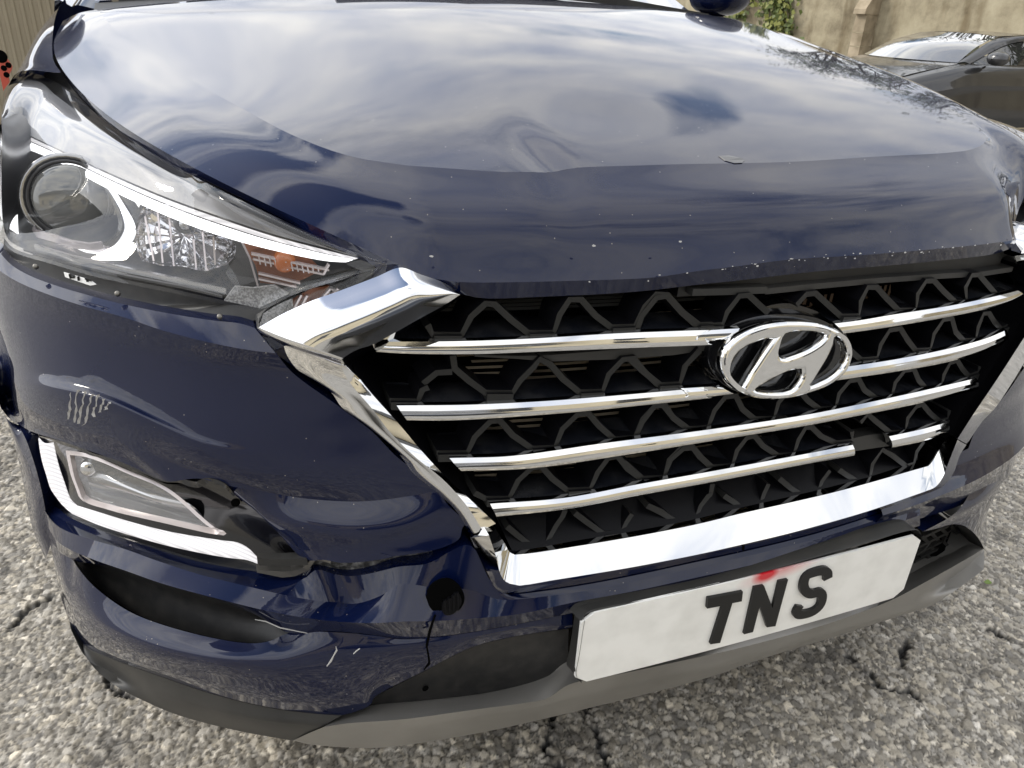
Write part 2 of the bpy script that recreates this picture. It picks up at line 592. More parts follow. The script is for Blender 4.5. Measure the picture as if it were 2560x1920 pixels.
DENTS = [(-0.258, 0.225, 0.02, 0.075, -0.0042), (-0.215, 0.26, 0.05, 0.085, 0.0014), (-0.1, 0.33, 0.1, 0.07, -0.002), (-0.42, 0.36, 0.1, 0.1, 0.0012), (0.12, 0.42, 0.14, 0.1, -0.0014), (-0.2, 0.55, 0.2, 0.12, 0.0012)]

def T(x, y):
    x = np.asarray(x, float)
    y = np.asarray(y, float)
    s = np.clip(x / 0.5, 0, 1)
    s = s * s * (3 - 2 * s)
    z = np.polyval(_PZ, np.clip(y, 0.05, 1.6)) - np.polyval(_PK, np.clip(y, 0.05, 1.6)) * (1 - 0.4 * s) * x ** 2 + 0.014 * x * (lambda q: q * q * (3 - 2 * q))(np.clip((y - 0.1) / 0.6, 0, 1))
    for cx, cy, sx, sy, h in DENTS:
        z = z + h * np.exp(-((x - cx) / sx) ** 2 - ((y - cy) / sy) ** 2)
    return z
zkF = [0.15, 0.19, 0.23, 0.27, 0.32, 0.4, 0.5, 0.6, 0.7, 0.8, 0.9, 1.0, 1.1]
ykF = [0.24, 0.15, 0.085, 0.05, 0.032, 0.026, 0.032, 0.044, 0.058, 0.072, 0.092, 0.12, 0.16]
xkF = [0, 0.2, 0.35, 0.46, 0.6, 0.7, 0.78, 0.84, 0.88, 0.92, 0.95, 0.97]
lkF = [0, 0.009, 0.03, 0.055, 0.105, 0.17, 0.245, 0.33, 0.42, 0.56, 0.75, 1.0]

def F(x, z):
    return cub(zkF, ykF, np.asarray(z, float)) + cub(xkF, lkF, np.abs(np.asarray(x, float)))

def onF(xs, z, off=0.0):
    z = np.full(len(xs), z) if np.isscalar(z) else np.array(z)
    return [np.array([x, F(x, q) - off, q]) for x, q in zip(xs, z)]
car = thing('damaged_car', 'dark navy SUV with crumpled front bumper, cracked grille and lit headlight', 'car', (0, 0.9, 0))

class Holder:
    pass

def cp(o):
    o.matrix_parent_inverse = Matrix.Translation((0, -0.9, 0))
    return o
_mobj, _pp = (mobj, plate_poly)

def fix(o):
    if o.parent is car:
        cp(o)
    return o

def mobj(*a, **k):
    return fix(_mobj(*a, **k))

def plate_poly(*a, **k):
    return fix(_pp(*a, **k))
ridgeL = [(-0.7938, 1.4217, 1.0894), (-0.7307, 1.0919, 1.0584), (-0.6963, 1.0023, 1.0514), (-0.6242, 0.6874, 1.0237), (-0.562, 0.4574, 1.0085), (-0.5125, 0.3197, 0.9945), (-0.4633, 0.249, 0.9844), (-0.4108, 0.2185, 0.9803)]
ridgeF = [(-0.4108, 0.2185, 0.9803), (-0.3572, 0.2029, 0.9779), (-0.3048, 0.1903, 0.9757), (-0.2456, 0.1915, 0.9776), (-0.1244, 0.1919, 0.9797), (0.0599, 0.1901, 0.9801), (0.2182, 0.2016, 0.9816), (0.331, 0.2096, 0.9826), (0.3858, 0.217, 0.9837)]
ridgeRc = [(0.3858, 0.217, 0.9837), (0.4178, 0.2269, 0.986), (0.455, 0.2452, 0.9898), (0.4811, 0.2631, 0.9936)]
ridgeL, ridgeF, ridgeRc = [[np.array([p[0], p[1], float(T(p[0], p[1]))]) for p in spl(V3(q), 60)] for q in (ridgeL, ridgeF, ridgeRc)]
tail = []
ridgeR = ridgeRc + [np.array([0.525, 0.35, 0]), np.array([0.56, 0.476, 0]), np.array([0.624, 0.69, 0]), np.array([0.7, 1.03, 0]), np.array([0.735, 1.15, 0]), np.array([0.8, 1.48, 0])]
ridgeR = [np.array([p[0], p[1], float(T(p[0], p[1]))]) for p in ridgeR]
ridgeF = ridgeF
NH = 60
rl, rf, rr = (spl(ridgeL, NH), spl(ridgeF, NH), spl(ridgeR, NH))
rear = np.stack([np.linspace(rl[0][0], rr[-1][0], NH), 1.48 - 0.2 * (1 - np.linspace(-1, 1, NH) ** 2), np.zeros(NH)], 1)
rear[0, :2] = rl[0][:2]
rear[-1, :2] = rr[-1][:2]
u = np.linspace(0, 1, NH)
left_, right_ = (rl[::-1], rr)
g = np.zeros((NH, NH, 2))
for i in range(NH):
    v = u[i]
    for j in range(NH):
        s = u[j]
        g[i, j] = ((1 - v) * rf[j] + v * rear[j] + (1 - s) * left_[i] + s * right_[i] - ((1 - v) * (1 - s) * rf[0] + (1 - v) * s * rf[-1] + v * (1 - s) * rear[0] + v * s * rear[-1]))[:2]
Z = T(g[..., 0], g[..., 1])
hood_v = [(g[i, j, 0], g[i, j, 1], Z[i, j]) for i in range(NH) for j in range(NH)]
hood_f = [(i * NH + j, i * NH + j + 1, (i + 1) * NH + j + 1, (i + 1) * NH + j) for i in range(NH - 1) for j in range(NH - 1)]
edgeL = [(-0.8514, 1.0747, 1.0249), (-0.8335, 1.0203, 1.0174), (-0.8162, 0.9403, 1.0064), (-0.7788, 0.7861, 0.9929), (-0.7341, 0.6144, 0.9837), (-0.6959, 0.4794, 0.9799), (-0.6632, 0.384, 0.9741), (-0.6352, 0.3284, 0.9674), (-0.6013, 0.2688, 0.9577)]
edgeL = V3(edgeL) + V3([(-0.5632, 0.1829, 0.9533), (-0.5242, 0.1636, 0.9352), (-0.4919, 0.1499, 0.9229), (-0.4594, 0.137, 0.9089), (-0.4405, 0.1306, 0.9035), (-0.4149, 0.1208, 0.889)])
rear_corner = np.array([-0.86, 1.42, float(T(-0.86, 1.42)) - 0.012])
edgeL = list(smooth1(spl([rear_corner] + edgeL, 90), 140))
lipT = [(-0.4152, 0.1191, 0.8897), (-0.398, 0.1138, 0.8839), (-0.3693, 0.1079, 0.8841), (-0.314, 0.0981, 0.884), (-0.2567, 0.0893, 0.8842), (-0.1534, 0.0804, 0.8845), (-0.148, 0.0805, 0.8869), (-0.0811, 0.0777, 0.8903), (-0.0097, 0.0768, 0.8946), (0.0971, 0.0789, 0.8922), (0.2192, 0.0863, 0.89), (0.3314, 0.1016, 0.8862), (0.4065, 0.1157, 0.8836)]
lipB = [(-0.3921, 0.1206, 0.8751), (-0.3799, 0.1157, 0.8641), (-0.3485, 0.1098, 0.8643), (-0.2916, 0.1005, 0.8656), (-0.2323, 0.0923, 0.866), (-0.1472, 0.0865, 0.8684), (-0.1416, 0.0863, 0.8695), (-0.0734, 0.0832, 0.8716), (0.0256, 0.0826, 0.875), (0.1693, 0.0888, 0.8726), (0.3094, 0.104, 0.8684), (0.3858, 0.1173, 0.8661), (0.4182, 0.1254, 0.87)]
lipT, lipB = [list(smooth1(spl(V3(q), 120), 20)) for q in (lipT, lipB)]
edgeR = [np.array([0.455, 0.16, 0.885]), np.array([0.5, 0.19, 0.93]), np.array([0.549, 0.2, 0.958]), np.array([0.606, 0.294, 0.975]), np.array([0.665, 0.492, 0.99]), np.array([0.732, 0.706, 1.0]), np.array([0.8, 0.95, 1.02]), np.array([0.86, 1.42, 1.08])]
edgeR = [np.array([p[0], p[1], max(p[2], float(T(p[0], p[1])) - 0.02 if p[1] > 0.25 else p[2])]) for p in edgeR]
rows_r = [ridgeL, ridgeF, ridgeR]
eT = [edgeL, lipT, [lipT[-1]] + edgeR]
midL = [0.5 * a + 0.5 * b + np.array([0, 0, 0.004]) for a, b in zip(spl(ridgeL, 40), spl(edgeL, 40))]
midF = [0.5 * a + 0.5 * b + np.array([0, -0.016, 0.008]) for a, b in zip(spl(ridgeF, 40), spl(lipT, 40))]
midR = [0.5 * a + 0.5 * b + np.array([0.004, -0.006, 0.008]) for a, b in zip(spl(ridgeR, 40), spl([lipT[-1]] + edgeR, 40))]
midL[-1] = midF[0]
midR[0] = midF[-1]
for k in range(1, 10):
    w = 1 - k / 10.0
    midL[-1 - k] = midL[-1 - k] + np.array([0, -0.013, 0.004]) * w
    midR[k] = midR[k] + np.array([0, -0.01, 0]) * w
botL = push(edgeL, (0.004, 0.004, -0.016))
botR = push(edgeR, (-0.004, 0.004, -0.016))
botL[-1] = lipB[0]
v2, f2 = loft_geo([rows_r, [midL, midF, midR], eT, [botL, lipB, [lipB[-1]] + botR]], n=171, m=9, crease=(2,), skirt=((0, 0.03, -0.004), 'b'))
b0 = len(hood_v)
hood = mobj('hood', hood_v + list(v2), hood_f + [tuple((b0 + i for i in f)) for f in f2], 'paint', car)
cv, cf = ([], [])

def chip(c, r, nrm_off):
    k = 6
    b = len(cv)
    a0 = random.random() * 6
    for i in range(k):
        rr_ = r * random.uniform(0.45, 1.2)
        a = a0 + i * 2 * math.pi / k
        cv.append((c[0] + rr_ * 1.5 * math.cos(a), c[1] + nrm_off[1] + rr_ * 0.55 * math.sin(a) * 0.5, c[2] + nrm_off[2] + rr_ * 0.7 * math.sin(a)))
    cf.append(tuple(range(b, b + k)))
lt = spl(lipT, 400)
for k in range(46):
    i = int(np.clip(rng.normal(225, 75), 60, 392))
    q = lt[i]
    chip(q + np.array([0, 0, rng.uniform(-0.004, 0.004)]), rng.uniform(0.0004, 0.0015), (0, -0.0022, 0.0004))
for q in [(0.2507, 0.1133, 0.9754)]:
    pass
for q in [(-0.4167, 0.0999, 0.917), (-0.256, 0.0732, 0.9259), (-0.161, 0.0651, 0.9272)]:
    chip(q, 0.0016, (0, 0, 0))
mobj('paint_chips', cv, cf, 'primer', car, False, kind='stuff')
sm_ = [(-0.0291, 0.2073, 0.9859), (-0.0139, 0.2086, 0.9863), (-0.0033, 0.2009, 0.9845), (0.0009, 0.196, 0.9827), (-0.0074, 0.1887, 0.9808), (-0.0191, 0.1885, 0.9806), (-0.0276, 0.1953, 0.9825)]
plate_poly('scuff_mark', sm_, 'gloss', car, back=(0, 0.0006, -0.0006))
og = [[(-0.3862, 0.1069, 0.8731), (-0.3934, 0.11, 0.8803), (-0.4016, 0.113, 0.8854), (-0.4225, 0.1196, 0.8929), (-0.4411, 0.1257, 0.8992), (-0.4657, 0.1302, 0.8896), (-0.5007, 0.1375, 0.8756), (-0.5269, 0.144, 0.8654), (-0.556, 0.1517, 0.8508), (-0.5807, 0.1587, 0.8354)], [(-0.5804, 0.1697, 0.831), (-0.5691, 0.1614, 0.8108), (-0.5452, 0.1485, 0.7888), (-0.5154, 0.1347, 0.7664), (-0.5059, 0.1294, 0.75), (-0.4871, 0.1214, 0.734), (-0.4645, 0.1119, 0.712), (-0.4501, 0.1057, 0.6955), (-0.4373, 0.0992, 0.674), (-0.4114, 0.0892, 0.6489), (-0.3924, 0.0817, 0.6258), (-0.3786, 0.0752, 0.5984)]]
cg = [[(-0.3917, 0.0893, 0.8789), (-0.4047, 0.0904, 0.8704), (-0.4295, 0.0935, 0.8569), (-0.4507, 0.0966, 0.8447), (-0.4772, 0.1012, 0.8301), (-0.4911, 0.1044, 0.8252), (-0.4999, 0.1062, 0.82), (-0.5065, 0.1074, 0.8151)], [(-0.5062, 0.1092, 0.8143), (-0.5056, 0.1174, 0.8046), (-0.502, 0.121, 0.7913), (-0.494, 0.1203, 0.7762), (-0.4774, 0.1131, 0.7532), (-0.4608, 0.1048, 0.7269), (-0.4381, 0.0951, 0.6996), (-0.4071, 0.0831, 0.6691), (-0.3827, 0.0731, 0.6362), (-0.3668, 0.0659, 0.6061)]]
ig = [[(-0.3826, 0.1148, 0.8669), (-0.3962, 0.1157, 0.8572), (-0.4212, 0.1186, 0.843), (-0.4452, 0.122, 0.8285), (-0.469, 0.126, 0.8148), (-0.48, 0.1282, 0.8086), (-0.4892, 0.13, 0.8032), (-0.4922, 0.13, 0.7974)], [(-0.4922, 0.13, 0.7974), (-0.4913, 0.129, 0.7932), (-0.4853, 0.1253, 0.781), (-0.4755, 0.1203, 0.7664), (-0.4604, 0.1133, 0.7463), (-0.4466, 0.1071, 0.7278), (-0.429, 0.0992, 0.7025), (-0.4035, 0.0884, 0.6698), (-0.3768, 0.0785, 0.6399), (-0.3498, 0.0691, 0.609)]]
mg = [lerp(og[0], cg[0], 0.5, 60, (-0.002, -0.01, 0.004)), lerp(og[1], cg[1], 0.5, 60, (-0.002, -0.003, 0))]
surround = loft('grille_surround', [og, mg, cg, ig], 'chrome', car, n=120, crease=(2,), skirt=((0, 0.045, 0), 'tbr'), label='scratched chrome wing of the grille frame, cracked away at its lower end')
ol = [[(-0.3791, 0.0707, 0.5942), (-0.3709, 0.0663, 0.573), (-0.3594, 0.0604, 0.5446), (-0.352, 0.057, 0.5271), (-0.3431, 0.0544, 0.5178)], [(-0.3431, 0.0544, 0.5178), (-0.3308, 0.0522, 0.5165), (-0.2579, 0.0408, 0.5189), (-0.1851, 0.034, 0.5217), (-0.0892, 0.0288, 0.5258), (-0.0296, 0.0269, 0.5269), (0.0923, 0.0291, 0.5277), (0.2317, 0.0389, 0.531), (0.3331, 0.0539, 0.5289)], [(0.3331, 0.0539, 0.5289), (0.3598, 0.0591, 0.5338), (0.3683, 0.0632, 0.5535), (0.374, 0.0673, 0.5762), (0.3861, 0.0715, 0.5895)]]
cl = [[(-0.3644, 0.0508, 0.6093), (-0.3575, 0.0464, 0.585), (-0.3514, 0.0416, 0.5577), (-0.3469, 0.0398, 0.5494), (-0.3414, 0.0383, 0.5451)], [(-0.3414, 0.0383, 0.5451), (-0.3331, 0.0364, 0.5415), (-0.2893, 0.0294, 0.5442), (-0.1966, 0.0189, 0.5476), (-0.1036, 0.0133, 0.5498), (-0.0461, 0.0113, 0.5519), (0.0301, 0.0111, 0.5534), (0.1583, 0.0173, 0.5551), (0.2714, 0.0284, 0.5576)], [(0.2714, 0.0284, 0.5576), (0.2959, 0.0323, 0.559), (0.3077, 0.0356, 0.5688), (0.3167, 0.0405, 0.594), (0.3266, 0.0459, 0.6218)]]
il = [[(-0.3506, 0.0666, 0.6037), (-0.3457, 0.0645, 0.5941), (-0.3407, 0.0624, 0.5848), (-0.3347, 0.0597, 0.5723), (-0.3287, 0.0581, 0.5681)], [(-0.3287, 0.0581, 0.5681), (-0.3133, 0.0554, 0.5681), (-0.2503, 0.0463, 0.5719), (-0.1634, 0.0392, 0.5745), (-0.0941, 0.0355, 0.5773), (-0.036, 0.0339, 0.5812), (0.0414, 0.0342, 0.5822), (0.1265, 0.0378, 0.5817), (0.2975, 0.0543, 0.5791)], [(0.2975, 0.0543, 0.5791), (0.3045, 0.056, 0.5835), (0.3126, 0.0587, 0.5938), (0.321, 0.0618, 0.6059), (0.3355, 0.0657, 0.6171)]]
lower = loft('grille_surround', [ol, cl, il], 'chrome', car, n=150, crease=(1,), skirt=((0, 0.05, 0), 'tbl'), label='lower chrome bar of the grille frame with a crack above the number plate')
_rb0 = ribbon('crack', V3([(-0.0346, 0.0274, 0.5625), (-0.0363, 0.0207, 0.5566), (-0.0381, 0.0138, 0.5495), (-0.0425, 0.0072, 0.5438)]), 0.0007, 0.004, 'hole', car)
fix(_rb0)
of = [(0.3944, 0.0769, 0.5864), (0.429, 0.0887, 0.6141), (0.4608, 0.0987, 0.6258), (0.4968, 0.1126, 0.6494), (0.5379, 0.1304, 0.6777), (0.6178, 0.1704, 0.7176), (0.6499, 0.1835, 0.7624)]
cf_ = [(0.3143, 0.0379, 0.63), (0.3426, 0.0471, 0.6607), (0.3674, 0.055, 0.6844), (0.3949, 0.0642, 0.7102), (0.4308, 0.0771, 0.7435), (0.4706, 0.0923, 0.7762), (0.5081, 0.1097, 0.8133)]
if_ = [(0.3552, 0.0797, 0.606), (0.3803, 0.0893, 0.6407), (0.4069, 0.0979, 0.6609), (0.4412, 0.111, 0.6934), (0.4793, 0.1256, 0.7225), (0.5165, 0.141, 0.7507), (0.5647, 0.1626, 0.7796)]
loft('grille_surround', [of, cf_, if_], 'chrome', car, n=60, crease=(1,), skirt=((0, 0.045, 0), 'tbl'), label='far chrome leg of the grille frame')
wing_m = [mirror(og[0])[::-1], mirror(cg[0])[::-1], mirror(ig[0])[::-1]]
wo_ = [p for p in mirror(og[0])]
wc_ = mirror(cg[0])
wi_ = mirror(ig[0])
for L_ in (wo_, wc_, wi_):
    for p in L_:
        p[0] += 0.026
        p[2] -= 0.006
loft('grille_surround', [wo_, wc_, wi_], 'chrome', car, n=60, crease=(1,), skirt=((0, 0.045, 0), 'tb'), label='far chrome wing of the grille frame')

def bar(name, top, bot, label=None, n=90):
    t, b = (row(V3(top), n), row(V3(bot), n))
    mid = t * 0.7 + b * 0.3 + np.array([0, -0.0034, 0])
    low = t * 0.3 + b * 0.7 + np.array([0, -0.0041, 0])
    return loft(name, [list(push(t, (0, 0.006, 0.001))), list(t), list(mid), list(low), list(push(b, (0, -0.0026, 0))), list(push(b, (0, 0.022, 0)))], 'chrome', car, n=n, crease=(1, 2, 4), skirt=((0, 0.012, 0), 'lr'), **{'label': label} if label else {})

def shelf(top, n=60):
    t = row(V3(top), n)
    return loft('grille_shelf', [list(push(t, (0, 0.007, -0.0005))), list(push(t, (0, 0.046, 0.005)))], 'shelf', car, n=n)

def pair(top, bot, **k):
    bar('grille_bar', top, bot, **k)
    shelf(top)
pair([(-0.4564, 0.1182, 0.8243), (-0.4254, 0.1102, 0.8244), (-0.3893, 0.1018, 0.8244), (-0.3144, 0.0882, 0.825), (-0.215, 0.0748, 0.8264), (-0.1021, 0.0667, 0.8221), (-0.1333, 0.0686, 0.8227), (-0.0661, 0.065, 0.8212)], [(-0.4701, 0.1204, 0.8149), (-0.4438, 0.1128, 0.8132), (-0.3713, 0.0959, 0.8117), (-0.2952, 0.0827, 0.812), (-0.1933, 0.0703, 0.8102), (-0.1011, 0.064, 0.807), (-0.1326, 0.0666, 0.8117), (-0.0842, 0.0638, 0.8104)])
pair([(0.0704, 0.0639, 0.8143), (0.1093, 0.0656, 0.8139), (0.17, 0.0695, 0.8148), (0.2722, 0.0794, 0.8135), (0.3793, 0.0975, 0.8118), (0.4385, 0.111, 0.8103)], [(0.0836, 0.0623, 0.8019), (0.1113, 0.0636, 0.8015), (0.1726, 0.0673, 0.8012), (0.3151, 0.0839, 0.7994), (0.417, 0.1037, 0.799), (0.4521, 0.1133, 0.8029)])
pair([(-0.4524, 0.1065, 0.7562), (-0.41, 0.0957, 0.7559), (-0.3726, 0.0876, 0.7556), (-0.2948, 0.0741, 0.7558), (-0.1907, 0.0619, 0.7565), (-0.0967, 0.0561, 0.7555), (-0.1402, 0.0588, 0.7576), (-0.0863, 0.0555, 0.7553)], [(-0.4433, 0.102, 0.741), (-0.4105, 0.0937, 0.7401), (-0.3729, 0.0856, 0.7402), (-0.2745, 0.0691, 0.7422), (-0.1899, 0.0602, 0.7436), (-0.0955, 0.0544, 0.7436), (-0.1392, 0.057, 0.7448), (-0.0684, 0.0535, 0.7453)])
pair([(0.0897, 0.056, 0.7574), (0.1823, 0.0612, 0.7555), (0.2887, 0.0729, 0.754), (0.3721, 0.0873, 0.7537), (0.4263, 0.0997, 0.7561)], [(0.0675, 0.0532, 0.7437), (0.1225, 0.0556, 0.7421), (0.1858, 0.0594, 0.7401), (0.294, 0.0714, 0.7365), (0.4018, 0.0913, 0.7365), (0.4312, 0.0988, 0.7408)])
pair([(-0.4005, 0.0854, 0.6952), (-0.3342, 0.0724, 0.694), (-0.2315, 0.058, 0.7011), (-0.0916, 0.0488, 0.7029), (0.0341, 0.0468, 0.703), (0.0997, 0.0492, 0.7031), (0.2281, 0.0579, 0.7032), (0.3698, 0.0792, 0.6968)], [(-0.389, 0.0809, 0.6811), (-0.3142, 0.0669, 0.6794), (-0.2091, 0.0536, 0.6856), (-0.0904, 0.0469, 0.6896), (0.036, 0.045, 0.6902), (0.1021, 0.0475, 0.6899), (0.2319, 0.0561, 0.6876), (0.3737, 0.0775, 0.68)])
pair([(-0.3578, 0.0686, 0.6381), (-0.2724, 0.0544, 0.6384), (-0.1845, 0.0461, 0.6451), (-0.0866, 0.0408, 0.6486), (0.0418, 0.0394, 0.6501), (0.1297, 0.043, 0.6482)], [(-0.3517, 0.0654, 0.6235), (-0.2722, 0.0526, 0.6259), (-0.1838, 0.0443, 0.6325), (-0.0855, 0.039, 0.6362), (0.0436, 0.0377, 0.6378), (0.1322, 0.0412, 0.6343)])
pair([(0.1948, 0.0472, 0.648), (0.261, 0.0537, 0.6452), (0.3179, 0.0623, 0.6427)], [(0.2009, 0.0454, 0.6324), (0.2655, 0.0519, 0.6283), (0.3201, 0.0606, 0.6281)], label='snapped-off end of the lowest chrome grille bar')
loft('bar_core', [[(0.1446, 0.0596, 0.6459), (0.1768, 0.0616, 0.6451), (0.2148, 0.0637, 0.6407)], [(0.1483, 0.0571, 0.6267), (0.181, 0.059, 0.6243), (0.221, 0.0615, 0.621)]], 'satin', car, n=20, skirt=((0, 0.02, 0), 'tb'))

def lat(px_path, half=0.0033, depth=0.035, taper=None):
    ribbon('grille_lattice', V3(px_path), half, depth, 'lattice', car, taper=taper)
    fix(bpy.context.scene.objects[-1]) if False else None
_rib = ribbon

